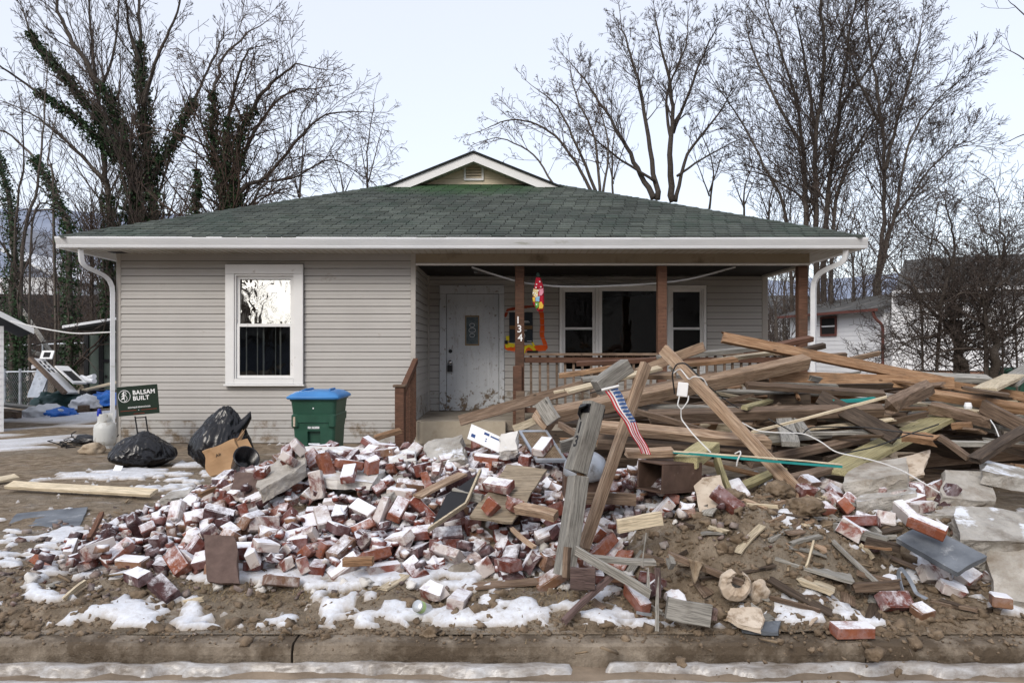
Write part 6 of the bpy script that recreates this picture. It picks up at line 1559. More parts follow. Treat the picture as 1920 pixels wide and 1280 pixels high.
# stocking hung from the porch beam
sk = empty("stocking", P(1008, 512, 11.3), "patchwork stocking of red, yellow and green cloth hanging from the porch beam", "stocking", wc=True)
SYK = 11.3
def patch(name, pts, mat, th=.03, lab=None):
    p = [P(x, y, SYK) for x, y in pts]; c_ = sum(p, Vector()) / len(p)
    mb = MB(); n = len(p)
    mb.v += [tuple(q + Vector((0, 0, 0))) for q in p] + [tuple(c_.lerp(q, .72) + Vector((0, -th, 0))) for q in p] + [tuple(c_.lerp(q, .72) + Vector((0, th, 0))) for q in p]
    mb.f += [(i, (i + 1) % n, n + (i + 1) % n, n + i) for i in range(n)] + [tuple(range(n, 2 * n))] + [((i + 1) % n, i, 2 * n + i, 2 * n + (i + 1) % n) for i in range(n)] + [tuple(range(2 * n, 3 * n))[::-1]]
    mb.m += [0] * (2 * n + 2)
    o = mb.build(name, M[mat], sk); return o
patch("loop", ((1006, 511), (1011, 511), (1013, 520), (1005, 520)), "dark_green", .01)
tq = patch("cuff", ((1005, 520), (1013, 520), (1019, 536), (1018, 543), (1001, 543), (1002, 536)), "stocking_red")
patch("patch", ((1000, 541), (1010, 542), (1010, 560), (1003, 560), (998, 552)), "stocking_cream", .034)
patch("patch", ((1010, 541), (1019, 540), (1020, 548), (1016, 556), (1010, 556)), "stocking_pink", .034)
patch("patch", ((1003, 556), (1013, 554), (1012, 567), (1003, 566)), "stocking_blue", .036)
patch("patch", ((998, 557), (1004, 557), (1003, 568), (999, 566)), "stocking_yellow", .03)
patch("patch", ((1002, 565), (1011, 565), (1011, 576), (1006, 580), (1003, 574)), "stocking_green", .034)
patch("toe", ((1010, 566), (1015, 564), (1020, 573), (1018, 580), (1009, 581)), "stocking_yellow", .036)
patch("lining", ((1001, 541), (1020, 541), (1020, 570), (1019, 582), (1008, 583), (999, 568)), "stocking_red", .022)
mb = MB()
for x, y in ((1006, 533), (1012, 528), (1014, 538), (1005, 539), (1009, 545), (1004, 550), (1007, 553), (1000, 549), (1006, 571)): 
    c_ = P(x, y, SYK - .034); mb.lathe([(0, 0), (.012, 0), (.010, .006), (0, .007)], 8, 0, Matrix.Translation(c_) @ Matrix.Rotation(R(90), 4, 'X'))
mb.build("button", M["print_white"], sk)
# ------------------------------------------------------------------ trees
def prisms(segs, n):
    S = np.array(segs, dtype=np.float64)               # p0 p1 r0 r1
    p0, p1, r0, r1 = S[:, :3], S[:, 3:6], S[:, 6], S[:, 7]
    d = p1 - p0; d /= np.maximum(np.linalg.norm(d, axis=1, keepdims=True), 1e-9)
    ref = np.where(np.abs(d[:, 2:3]) > .9, np.array([[1., 0, 0]]), np.array([[0, 0, 1.]]))
    u = np.cross(d, ref); u /= np.linalg.norm(u, axis=1, keepdims=True); w = np.cross(d, u)
    V = np.zeros((len(S), 2 * n, 3))
    for k in range(n):
        a = 2 * math.pi * k / n; o = u * math.cos(a) + w * math.sin(a)
        V[:, k] = p0 + o * r0[:, None]; V[:, n + k] = p1 + o * r1[:, None]
    base = (np.arange(len(S)) * 2 * n)[:, None]
    F = np.concatenate([base + np.array([[k, (k + 1) % n, n + (k + 1) % n, n + k]]) for k in range(n)])
    return V.reshape(-1, 3), F
def rnd_dir(d, ang, rr):
    a = d.orthogonal().normalized(); b = d.cross(a); t = rr.uniform(0, 2 * math.pi)
    return (d * math.cos(ang) + (a * math.cos(t) + b * math.sin(t)) * math.sin(ang)).normalized()
UP = Vector((0, 0, 1))
def grow(out, p, d, L, r, lev, rr, o):
    n = max(3, int(L / o["step"])) if lev < o["levels"] else 3
    n = min(n, 9)
    pts = [p]; st_ = L / n; r1 = max(r * (.35 if lev < o["levels"] else .5), o["rmin"])
    for i in range(n):
        d = (d + Vector((rr.gauss(0, 1), rr.gauss(0, 1), rr.gauss(0, 1))) * o["wig"] + UP * (o["up"] if lev < 3 else o["up2"])).normalized()
        q = p + d * st_
        a, b = r + (r1 - r) * i / n, r + (r1 - r) * (i + 1) / n
        out.append((*p, *q, a, b))
        p = q
        if lev < o["levels"] and i >= (1 if lev > 0 else 0):
            k = o["kids"][min(lev, len(o["kids"]) - 1)] / n
            k = int(k) + (rr.random() < k - int(k))
            for _ in range(k):
                f = 1 - .55 * i / n
                grow(out, p, rnd_dir(d, rr.uniform(*o["ang"]), rr), L * rr.uniform(.35, .62) * f, max(b * .6, o["rmin"]), lev + 1, rr, o)
def smooth_line(pts, k=5):
    out = []
    for i in range(len(pts) - 1):
        a, b, c, e = pts[max(i - 1, 0)], pts[i], pts[i + 1], pts[min(i + 2, len(pts) - 1)]
        for j in range(k):
            t = j / k
            out.append(.5 * ((2 * b) + (c - a) * t + (2 * a - 5 * b + 4 * c - e) * t * t + (3 * b - a - 3 * c + e) * t ** 3))
    out.append(pts[-1]); return out
DEF = dict(step=.35, levels=3, wig=.13, up=.07, up2=.02, kids=(6, 5, 4), ang=(.45, .95), rmin=.006, dens=1.7, frac=.42, start=.18)
def tree(label, Y, limbs, seed, opts=None, bark="bark", twig="twig", ivy=None, group=None, ground=None, name="tree"):
    o = dict(DEF); o.update(opts or {})
    rr = random.Random(seed)
    p0 = limbs[0][0][0]
    base = P(p0[0], p0[1], Y)
    g = gz(base.x, base.y)
    root = empty(name, (base.x, base.y, g), label, "tree", group, wc=True)
    tm, tw, lv = MB(), [], []
    for li, (pts, w0, w1, dy) in enumerate(limbs):
        n = len(pts)
        W = [P(x, y, Y + dy * (i / max(1, n - 1)) ** 1.3 + (rr.gauss(0, .15) if 0 < i else 0)) for i, (x, y) in enumerate(pts)]
        r0, r1 = w0 / FPX * Y / 2 * .78, w1 / FPX * Y / 2 * .55
        if W[0].z < 6.5 and ground is not False and li in o.get("roots", range(99)) and pts[0][1] > 330:
            W = [Vector((W[0].x * 1.0 - (W[1].x - W[0].x) * .15, W[0].y, gz(W[0].x, W[0].y) - .1))] + W
        S = smooth_line(W)
        for q in S[1:-1]: q += Vector((rr.gauss(0, 1), rr.gauss(0, 1), rr.gauss(0, 1))) * r0 * .22
        m_ = len(S)
        rad = [r0 + (r1 - r0) * (i / (m_ - 1)) ** .8 for i in range(m_)]
        tm.tube(S, rad, 7)
        tot = sum((S[i + 1] - S[i]).length for i in range(m_ - 1)); run = 0
        for i in range(m_ - 1):
            sl = (S[i + 1] - S[i]).length; run += sl; t = run / tot
            if t < o["start"] and len(W) > 2: continue
            k = o["dens"] * sl; k = int(k) + (rr.random() < k - int(k))
            d = (S[i + 1] - S[i]).normalized()
            for _ in range(k):
                Lb = tot * o["frac"] * rr.uniform(.5, 1.1) * (1.0 - .62 * t)
                Lb = min(max(Lb, .7), o.get("lmax", 9))
                grow(tw, S[i].lerp(S[i + 1], rr.random()), rnd_dir(d, rr.uniform(*o["ang"]), rr), Lb, max(rad[i] * rr.uniform(.25, .42), o["rmin"] * 1.5), 1, rr, o)
        grow(tw, S[-1], (S[-1] - S[-2]).normalized(), min(tot * o["frac"] * .5, 1.5), r1, 1, rr, o)
        if ivy and li in ivy:
            for i in range(m_ - 1):
                t = i / (m_ - 1)
                if t > ivy[li]: break
                nl = int((S[i + 1] - S[i]).length * o.get("ivyd", 260) * 1.9)
                for _ in range(nl):
                    c = S[i].lerp(S[i + 1], rr.random()); R_ = rad[i] * (1.15 + 1.5 * rr.random() ** 2) + (.22 if rr.random() < .25 else .06) * rr.random()
                    a = rr.uniform(0, 6.28); dd = (S[i + 1] - S[i]).normalized(); u = dd.orthogonal().normalized(); w = dd.cross(u)
                    lv.append((c + (u * math.cos(a) + w * math.sin(a)) * R_, rr.uniform(.03, .075) * min(1, Y / 26) ** 2))
    tm.build("trunk", M[bark], root, True)
    V, F = prisms(tw, 3)
    link("crown", np_mesh("crown", V, F, M[twig]), root)
    if lv:
        C = np.array([q[0][:] for q in lv]); s_ = np.array([q[1] for q in lv])[:, None]
        g_ = np.random.default_rng(seed)
        a = g_.normal(size=C.shape); a /= np.linalg.norm(a, axis=1, keepdims=True); b = np.cross(a, g_.normal(size=C.shape)); b /= np.linalg.norm(b, axis=1, keepdims=True)
        V = np.stack([C - a * s_, C + b * s_ * .7, C + a * s_, C - b * s_ * .7], 1).reshape(-1, 3)
        F = np.arange(len(V)).reshape(-1, 4)
        q = link("ivy", np_mesh("ivy", V, F, M["ivy_leaf"]), root); q["kind"] = "stuff"
    return root
T1 = dict(dens=4.2, kids=(7, 9, 6), frac=.26, wig=.075, up=.07, up2=.04, rmin=.0068, ang=(.3, .75), lmax=3.6, step=.3)
tree("large many stemmed bare tree wrapped in dark ivy behind the roof's left slope", 27, [
  (((205, 428), (195, 310), (182, 180), (172, 80), (165, -60)), 20, 5, 1), (((250, 420), (241, 290), (212, 195), (150, 100), (110, 20), (95, -70)), 26, 6, -1),
  (((285, 415), (276, 290), (266, 160), (262, 60), (268, -70)), 28, 6, 1.5), (((283, 335), (318, 275), (350, 215), (390, 130), (420, 60)), 17, 4, 1),
  (((228, 292), (165, 195), (105, 125), (62, 70), (40, 10)), 15, 4, 2), (((222, 300), (140, 222), (50, 160), (-20, 110)), 13, 4, -2), (((268, 200), (290, 120), (325, 40), (350, -40)), 12, 4, -1),
  (((182, 180), (215, 90), (225, -30)), 9, 4, 1), (((262, 120), (240, 40), (235, -40)), 9, 4, -2), (((200, 340), (120, 260), (60, 215), (5, 190)), 9, 3, 2)], 1, T1, ivy={1: .55, 2: .72, 3: .55, 4: .75, 5: .55, 0: .25})
T2 = dict(dens=4.4, kids=(6, 7, 6), frac=.42, wig=.11, up=.015, up2=-.09, rmin=.0075, ang=(.4, 1.0), lmax=3.0, step=.28)
tree("ivy covered bare tree with drooping reddish twigs left of the gable", 25, [
  (((420, 398), (402, 280), (400, 190), (420, 110), (465, 60)), 22, 5, 1), (((432, 395), (448, 270), (480, 190), (515, 150), (560, 120)), 22, 5, -1),
  (((440, 392), (500, 330), (560, 260), (610, 215), (662, 210)), 14, 4, 1.5), (((436, 360), (470, 260), (530, 180), (600, 165)), 12, 4, 2), (((422, 340), (430, 220), (450, 130), (470, 90)), 12, 4, -1.5),
  (((470, 388), (560, 330), (620, 300), (665, 320)), 8, 3, 1), (((410, 300), (380, 240), (375, 180)), 7, 3, -1)], 2, T2, twig="twig_warm", ivy={0: .6, 1: .55, 2: .2, 4: .3})
tree("short ivy clad stump with one thin stem between the two ivy trees", 24, [(((368, 408), (372, 360), (370, 325), (369, 285)), 14, 2, 0)], 3, dict(dens=1.2, kids=(3, 2, 2), frac=.3), ivy={0: .75})
tree("dark tree thick with ivy at the photo's left edge", 19, [
  (((24, 620), (26, 480), (18, 380), (0, 310), (-25, 250)), 22, 9, 1), (((42, 470), (70, 350), (82, 230), (90, 120)), 12, 3, 1), (((60, 420), (110, 390), (160, 450)), 7, 3, 1), (((30, 420), (45, 300), (40, 200)), 8, 3, -1)], 4, dict(dens=1.8, kids=(6, 5, 4), frac=.3, ivyd=420), ivy={0: .85, 1: .12})
tree("leaning ivy wrapped tree just left of the gutter's end", 23, [
  (((128, 450), (112, 390), (85, 330), (45, 275), (-10, 240)), 18, 5, 1), (((100, 360), (90, 300), (105, 220)), 8, 3, 1), (((125, 430), (60, 395), (20, 400)), 7, 3, -1)], 5, dict(dens=1.6, kids=(5, 4, 3), frac=.35), ivy={0: .7})
T3 = dict(start=.40, dens=5.6, kids=(8, 10, 8), frac=.36, wig=.075, up=.045, up2=.02, rmin=.007, ang=(.35, .9), lmax=4.4, step=.3)
tree("tall rounded bare tree rising behind the roof right of the gable", 30, [
  (((1225, 372), (1195, 315), (1160, 250), (1118, 180), (1080, 130)), 16, 4, 1), (((1232, 374), (1218, 280), (1200, 170), (1178, 90), (1165, 50)), 15, 4, 2), (((1262, 378), (1256, 290), (1262, 200), (1245, 110), (1230, 40)), 18, 4, -1),
  (((1266, 378), (1290, 290), (1342, 220), (1380, 165)), 11, 3, 1), (((1262, 250), (1292, 170), (1325, 90), (1345, 50)), 9, 3, -2), (((1258, 260), (1250, 180), (1285, 90), (1290, 30)), 9, 3, 1.5), (((1228, 340), (1150, 290), (1095, 240)), 8, 3, -1), (((1270, 330), (1330, 290), (1390, 260)), 7, 3, 1)], 6, T3)
tree("low bare tree with arching twigs just behind the gable's right slope", 28, [
  (((1110, 362), (1070, 290), (1020, 240), (960, 225), (915, 240)), 9, 3, 1), (((1120, 365), (1080, 270), (1045, 200), (1010, 170)), 9, 3, -1), (((1125, 365), (1115, 260), (1080, 180), (1070, 130)), 8, 3, 1), (((1040, 352), (1000, 290), (940, 260), (905, 265)), 6, 2, 1), (((1130, 365), (1140, 270), (1120, 190)), 7, 3, 1)], 7, dict(dens=4.5, kids=(6, 7, 5), frac=.40, wig=.11, up2=-.04, rmin=.0075, lmax=2.6, step=.28), twig="twig_warm")
T4 = dict(T3); T4.update(dens=5.4)
tree("tallest bare tree with several stems above the roof's right slope", 27, [
  (((1510, 432), (1508, 310), (1496, 210), (1468, 110), (1435, 10)), 17, 4, 1), (((1530, 436), (1528, 280), (1543, 140), (1540, 0), (1530, -70)), 17, 5, -1), (((1545, 440), (1562, 300), (1578, 170), (1600, 30), (1615, -60)), 16, 4, 1.5),
  (((1560, 445), (1588, 310), (1640, 225), (1690, 130)), 13, 3, 1), (((1478, 425), (1432, 310), (1385, 220), (1345, 165)), 11, 3, -1), (((1508, 280), (1450, 180), (1410, 90), (1400, 40)), 9, 3, 2), (((1530, 250), (1510, 120), (1490, 20)), 9, 3, -2), (((1575, 200), (1640, 110), (1670, 40)), 8, 3, 1), (((1520, 380), (1440, 330), (1400, 320)), 6, 3, 1)], 8, T4, bark="bark")
tree("slender bare tree fanning out right of the tallest tree", 26, [
  (((1640, 560), (1655, 440), (1658, 300), (1645, 170), (1625, 40), (1620, -40)), 15, 4, 1), (((1650, 520), (1680, 400), (1700, 280), (1745, 200), (1790, 160)), 12, 3, -1), (((1658, 320), (1690, 200), (1720, 90), (1730, 40)), 10, 3, 1.5), (((1655, 470), (1720, 350), (1780, 280), (1820, 265)), 9, 3, 1), (((1650, 230), (1600, 130), (1590, 60)), 8, 3, -1)], 9, T4)
tree("bare branches reaching in at the photo's upper right edge", 22, [
  (((2010, 420), (1990, 280), (1975, 150), (1985, 40)), 16, 5, 0), (((1990, 280), (1940, 250), (1890, 265)), 6, 2, 0), (((1978, 180), (1930, 120), (1885, 90)), 6, 2, 0), (((1980, 110), (1930, 40), (1890, 0)), 6, 2, 0)], 10, dict(dens=1.5, kids=(5, 4, 3), frac=.22))
T5 = dict(step=.14, dens=12, levels=3, kids=(8, 8, 5), frac=.48, wig=.22, up=.05, up2=.03, rmin=.0034, ang=(.5, 1.2), start=.34, lmax=1.7)
tree("gnarled fruit tree with a bent trunk before the white house", 12.5, [
  (((1812, 715), (1803, 670), (1795, 628), (1767, 603), (1727, 565), (1690, 530)), 26, 6, .5), (((1790, 615), (1764, 585), (1770, 545), (1790, 480), (1782, 420), (1770, 370)), 14, 4, 0), (((1795, 630), (1743, 632), (1705, 640), (1670, 665)), 11, 3, -.5), (((1765, 575), (1810, 555), (1835, 590)), 9, 4, .5), (((1725, 565), (1680, 510), (1655, 470)), 7, 3, .5), (((1785, 500), (1730, 440), (1700, 400)), 6, 3, -.5), (((1800, 640), (1830, 600), (1842, 540), (1850, 470)), 8, 3, .8)], 11, T5, twig="twig", bark="bark")
tree("gnarled forked fruit tree at the right beside the green bin", 12.0, [
  (((1862, 720), (1865, 665), (1868, 645), (1848, 610), (1846, 580), (1862, 545), (1880, 480), (1875, 410)), 27, 5, .3), (((1868, 650), (1895, 625), (1925, 590), (1960, 540)), 15, 6, 0), (((1846, 582), (1815, 550), (1790, 555)), 9, 3, -.4), (((1850, 575), (1880, 530), (1930, 480), (1950, 420)), 9, 3, .3), (((1875, 490), (1840, 430), (1830, 390)), 6, 2, .5), (((1905, 615), (1900, 560), (1915, 500)), 6, 3, -.4)], 12, T5, twig="twig", bark="bark")
SAP = [(172, 440, 27), (195, 432, 29), (640, 395, 33), (690, 380, 34), (560, 398, 32), (1150, 372, 36), (1330, 392, 33), (1395, 408, 31), (1440, 420, 34), (1690, 560, 24), (1745, 560, 26), (1600, 520, 23), (1560, 545, 24), (1470, 560, 27), (1455, 600, 22), (150, 600, 30), (190, 590, 27), (110, 560, 33), (1620, 560, 25), (1535, 560, 26)]
saps = []
for i, (px, py, Y) in enumerate(SAP):
    sr = random.Random(100 + i); h = sr.uniform(90, 190)
    q_ = tree("bare sapling behind the houses", Y, [(((px, py), (px + sr.uniform(-8, 8), py - h * .5), (px + sr.uniform(-25, 25), py - h)), 6, 2, 0), (((px, py - h * .2), (px + sr.uniform(10, 30), py - h * .7)), 4, 2, .5), (((px, py - h * .15), (px - sr.uniform(10, 30), py - h * .6)), 4, 2, -.5)], 200 + i,
         dict(dens=2.6, kids=(5, 4, 3), frac=.5, wig=.14, rmin=.0075), group="bare saplings behind the houses", name="sapling", twig=sr.choice(("twig", "twig_warm")))
    saps.append((q_, P(px, py - h * .5, Y), "thin bare"))
by_landmark(saps, [("the gutter's left end", 110, 450), ("the ivy clad stump", 368, 350), ("the gable vent", 888, 325), ("the tall rounded tree", 1245, 340), ("the tallest many stemmed tree", 1530, 400), ("the porch corner post", 1507, 570), ("the red downspout", 1660, 590)], "%snearest %s sapling %s %s", "bare saplings behind the houses", "sapling")
# brush on the wooded bank and behind the white shed
def brush(name, n, area, hh, seed, mat):
    rr = random.Random(seed); out = []
    for _ in range(n):
        x, y = area(rr); p = Vector((x, y, gz(x, y) - .05))
        o = dict(DEF); o.update(levels=3, kids=(5, 4, 3), step=.4, rmin=.009, wig=.17)
        grow(out, p, (UP + Vector((rr.gauss(0, .35), rr.gauss(0, .35), 0))).normalized(), rr.uniform(*hh), .022, 1, rr, o)
    V, F = prisms(out, 3)
    return tag(link(name, np_mesh(name, V, F, M[mat])), kind="stuff")
brush("undergrowth", 260, lambda r: ((lambda y: (r.uniform(-.70, -.48) * y, y))(r.uniform(27, 50))), (.6, 2.2), 71, "twig")
brush("thicket", 300, lambda r: ((lambda y: (r.uniform(.30, .56) * y, y))(r.uniform(27, 40))), (1.5, 4.2), 72, "twig")
brush("thicket", 220, lambda r: ((lambda y: (r.uniform(-.36, .30) * y, y))(r.uniform(30, 42))), (1.5, 3.6), 73, "twig_warm")
# ------------------------------------------------------------------ neighbours on the right
def wx(px, Y): return (px - PX0) / FPX * Y
def wz(py, Y): return CAMZ - (py - PY0) / FPX * Y
a, b = Vector((wx(1658, 20), 20, 0)), Vector((wx(1482, 24.5), 24.5, 0))
sd = empty("shed", (a.x, a.y, 0), "white shed with a red framed window and grey roof right of the porch", "shed", wc=True)
d = (b - a).normalized(); nrm = Vector((-d.y, d.x, 0)); nrm = nrm if nrm.x < 0 else -nrm
L = (b - a).length; Hs = 2.58
W4 = Matrix((d, -nrm, UP)).transposed().to_4x4(); W4.translation = a       # x along wall, -y outward
m = MB(); m.box((0, 0, -.3), (L, 3.2, Hs), M=W4); m.build("wall", M["neighbour_white"], sd)
k = 0; sbm = MB(); sbm.add([(0, -.012, 0), (L, -.012, 0), (L, -.003, .125), (0, -.003, .125), (0, 0, 0), (L, 0, 0), (L, 0, .125), (0, 0, .125)], BOXF); me = sbm.mesh("siding_board", M["neighbour_white"])
while k * .13 < Hs - .13:
    o = link("siding_board", me); o.matrix_basis = W4 @ Matrix.Translation((0, 0, .0 + k * .13)); attach(o, sd); k += 1
m = MB(); m.add([W4 @ Vector(v) for v in ((-.15, -.3, Hs - .05), (L + .3, -.3, Hs - .05), (L + .3, 1.7, Hs + .5), (-.15, 1.7, Hs + .5), (-.15, 3.5, Hs - .05), (L + .3, 3.5, Hs - .05), (-.15, -.3, Hs - .12), (L + .3, -.3, Hs - .12), (L + .3, 1.7, Hs + .41), (-.15, 1.7, Hs + .41), (-.15, 3.5, Hs - .12), (L + .3, 3.5, Hs - .12))], [(0, 1, 2, 3), (3, 2, 5, 4), (7, 6, 9, 8), (8, 9, 10, 11), (0, 6, 7, 1), (4, 5, 11, 10), (0, 3, 4, 10, 9, 6), (1, 7, 8, 11, 5, 2)]); m.build("roof", M["neighbour_roof"], sd)
m = MB(); m.box((-.15, -.38, Hs - .13), (L + .3, -.305, Hs - .06), M=W4); m.build("gutter", M["trim_red"], sd)
def nwin(par, M4, x0, x1, z0, z1, tm_, off=-.02):
    q = MB()
    for e in ((x0, x1, z1 - .06, z1), (x0, x1, z0, z0 + .06), (x0, x0 + .06, z0 + .06, z1 - .06), (x1 - .06, x1, z0 + .06, z1 - .06)): q.box((e[0], off - .03, e[2]), (e[1], off, e[3]), M=M4)
    w_ = q.build("window", M[tm_], par)
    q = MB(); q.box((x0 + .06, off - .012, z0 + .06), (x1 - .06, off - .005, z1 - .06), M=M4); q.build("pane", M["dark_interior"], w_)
    q = MB(); q.box((x0 + .06, off - .024, (z0 + z1) / 2 - .02), (x1 - .06, off - .013, (z0 + z1) / 2 + .02), M=M4); q.build("sash", M["neighbour_white"], w_)
nwin(sd, W4, 2.05, 2.85, 1.88 - .05, 2.42, "trim_red")
m = MB(); m.tube(bend([W4 @ Vector((.02, -.33, Hs - .1)), W4 @ Vector((.0, -.3, Hs - .3)), W4 @ Vector((-.02, -.06, Hs - .5)), W4 @ Vector((-.02, -.06, .0))]), .04, 6); m.build("downspout", M["trim_red"], sd)
Yh = 19.0
hs = empty("white_house", (wx(1672, Yh), Yh, 0), "white clapboard house with brick foundation behind the fruit trees", "house", rot=(0, 0, R(-31)))
L2, zt = 7.0, wz(545, Yh)
m = MB(); m.box((0, 0, .92), (L2, 7, zt)); m.build("wall", M["neighbour_white"], hs)
k = 0; sbm = MB(); sbm.add([(0, -.014, 0), (L2, -.014, 0), (L2, -.003, .125), (0, -.003, .125), (0, 0, 0), (L2, 0, 0), (L2, 0, .125), (0, 0, .125)], BOXF); me = sbm.mesh("siding_board", M["neighbour_white"])
while .92 + k * .13 < zt - .1: o = link("siding_board", me); o.location = (0, 0, .92 + k * .13); attach(o, hs); k += 1
m = MB(); m.box((.05, .06, -.4), (L2, 6.9, .915)); m.build("foundation", M["brick_base"], hs)
fb_ = MB(); fb_.cbox((0, 0, 0), (.21, .02, .065), .004); me = fb_.mesh("brick", M["brick_base"])
for r in range(6):
    x = .06 + (r % 2) * .11
    while x < 4.4: o = link("brick", me); o.location = (x, .045, .915 - .075 * (r + 1)); attach(o, hs); x += .222
m = MB(); ridge = wz(488, 22)
m.add([(.1, -.4, zt - .03), (L2, -.4, zt - .03), (L2, 3.5, ridge), (.1, 3.5, ridge), (.1, 7.4, zt - .03), (L2, 7.4, zt - .03)], [(0, 1, 2, 3), (3, 2, 5, 4), (0, 3, 4)]); m.build("roof", M["neighbour_roof"], hs)
m = MB(); m.box((.1, -.46, zt - .10), (L2, -.4, zt - .02)); m.build("gutter", M["neighbour_white"], hs)
nwin(hs, Matrix(), 1.1, 1.6, 1.75, 2.6, "neighbour_white")
m = MB()
for i in range(26):
    x = wx(1872, Yh - .8) + i * .055; r_ = .02
    m.box((x, Yh - .82, 1.15), (x + .018, Yh - .80, 1.30))
    if i % 3 == 0: m.tube([(x + .03 + .022 * math.cos(t), Yh - .81, 1.235 + .03 * math.sin(t)) for t in np.linspace(0, 6.28, 9)], .006, 4)
m.box((wx(1868, Yh - .8), Yh - .815, 1.13), (wx(1960, Yh - .8), Yh - .805, 1.15))
for xx in (wx(1880, Yh - .8), wx(1940, Yh - .8)): m.box((xx, Yh - .82, -.2), (xx + .03, Yh - .80, 1.13))
tag(m.build("iron_trellis", M["black_metal"]), "low dark ornamental iron trellis before the white house at the far right", "trellis")
bn2 = empty("garden_bin", (wx(1885, 15), 15, 0), "dark green bin standing behind the forked fruit tree", "bin", wc=True)
xb = wx(1885, 15); m = MB(); m.cbox((xb - .24, 14.75, 0), (xb + .24, 15.25, .98), .03); m.build("body", M["bin_green"], bn2); m = MB(); m.cbox((xb - .28, 14.7, .985), (xb + .28, 15.3, 1.07), .03); m.build("lid", M["bin_green"], bn2)
# far roof seen past the porch post
hx_ = wx(1468, 40); fh = empty("far_house", (hx_, 40, 0), "far grey roofed house glimpsed between porch corner and post", "house", wc=True)
m = MB(); m.box((hx_ - 2.2, 40, -.5), (hx_ + 2, 45, 3.4)); m.build("wall", M["neighbour_white"], fh)
m = MB(); m.add([(hx_ - 2.6, 39.5, 3.35), (hx_ + 2.4, 39.5, 3.35), (hx_ + 2.4, 42.5, 4.5), (hx_ - 2.6, 42.5, 4.5), (hx_ - 2.6, 45.5, 3.35), (hx_ + 2.4, 45.5, 3.35)], [(0, 1, 2, 3), (3, 2, 5, 4), (0, 3, 4), (1, 5, 2)]); m.build("roof", M["neighbour_roof"], fh)
# ------------------------------------------------------------------ neighbours and debris on the left
wh = empty("gabled_house", (wx(85, 44), 44, 4), "white gabled house on the wooded bank beyond the ivy trees", "house", wc=True)
x0, x1 = wx(56, 44), wx(106, 44); zb, zt_ = wz(575, 44), wz(520, 44)
m = MB(); m.box((x0 - 2, 44, zb - 2.5), (x1, 50, zt_)); m.build("wall", M["neighbour_white"], wh)
sbm = MB(); L3 = x1 - x0 + 2; sbm.add([(0, -.02, 0), (L3, -.02, 0), (L3, -.003, .24), (0, -.003, .24), (0, 0, 0), (L3, 0, 0), (L3, 0, .24), (0, 0, .24)], BOXF); me = sbm.mesh("siding_board", M["neighbour_white"])
for k in range(int((zt_ - zb + 1) / .25)): o = link("siding_board", me); o.matrix_basis = Matrix.Translation((x0 - 2, 44, zb - 1 + .25 * k)); attach(o, wh)
m = MB(); p = [(x1 + .5, 43.4, zt_ - .15), (x1 + .5, 50.5, zt_ - .15), (x0 - 1.6, 50.5, zt_ + 1.6), (x0 - 1.6, 43.4, zt_ + 1.6)]; m.add(p + [(x, y, z + .14) for x, y, z in p], BOXF); m.build("roof", M["gutter_white"], wh)
nwin(wh, Matrix.Translation((0, 44, 0)), wx(83, 44), wx(91, 44), zb + .1, zb + 1.5, "neighbour_white")
bh = empty("stone_house", (wx(150, 50), 50, 4), "big blue grey block walled building behind the gabled house", "building", wc=True)
x0, x1 = wx(50, 50), wx(205, 50); zt_ = wz(425, 50)
m = MB(); m.add([(x0, 50, -1), (x1, 50, -1), (x1, 50, wz(500, 50)), (wx(165, 50), 50, wz(480, 50)), (wx(45, 50), 50, zt_), (x0 - 1, 50, zt_), (x0, 58, -1), (x1, 58, -1), (x1, 58, wz(500, 50)), (wx(165, 50), 58, wz(480, 50)), (wx(45, 50), 58, zt_), (x0 - 1, 58, zt_)], [(0, 1, 2, 3, 4, 5), (11, 10, 9, 8, 7, 6), (1, 7, 8, 2), (2, 8, 9, 3), (3, 9, 10, 4), (4, 10, 11, 5), (0, 5, 11, 6)]); m.build("wall", M["blue_grey"], bh)
# low outbuilding with green wall
ys = 24.0; gs = empty("green_shed", (wx(190, ys), ys, 0), "low green walled shed with a dark flat roof left of the house corner", "shed", wc=True)
xs0, xs1 = wx(160, ys), wx(250, ys); zt_ = wz(628, ys)
m = MB(); m.box((xs0, ys, -.4), (xs1, ys + 4, zt_)); m.build("wall", M["shed_green"], gs)
m = MB(); 
for q in (xs0 - .02, wx(190, ys) - .06, ): m.box((q, ys - .05, -.3), (q + .14, ys - .002, zt_))
m.box((wx(190, ys) + .082, ys - .05, wz(676, ys) - .05), (xs1, ys - .002, wz(676, ys) + .05)); m.build("dark_trim", M["shed_dark"], gs)
m = MB(); m.cbox((wx(198, ys), ys - .07, wz(640, ys)), (wx(203, ys), ys - .052, wz(638, ys) + .05), .004); m.cbox((wx(198, ys), ys - .07, wz(708, ys)), (wx(203, ys), ys - .052, wz(706, ys) + .05), .004); m.build("hinge", M["black_metal"], gs)
m = MB(); z0_, z1_ = wz(619, 22), wz(601, 22)
p = [(wx(118, 22), 22, z0_), (wx(235, 22), 22, z1_), (wx(235, 22) + 1, 29, z1_ + .1), (wx(118, 22) - .6, 29, z0_ + .1)]; m.add(p + [(x, y, z + .13) for x, y, z in p], BOXF); m.build("roof", M["shed_dark"], gs)
m = MB(); p = [(wx(118, 22), 21.96, z0_ + .06), (wx(235, 22), 21.96, z1_ + .06), (wx(235, 22), 21.999, z1_ + .06), (wx(118, 22), 21.999, z0_ + .06)]; m.add(p + [(x, y, z + .075) for x, y, z in p], BOXF); m.build("fascia", M["gutter_white"], gs)
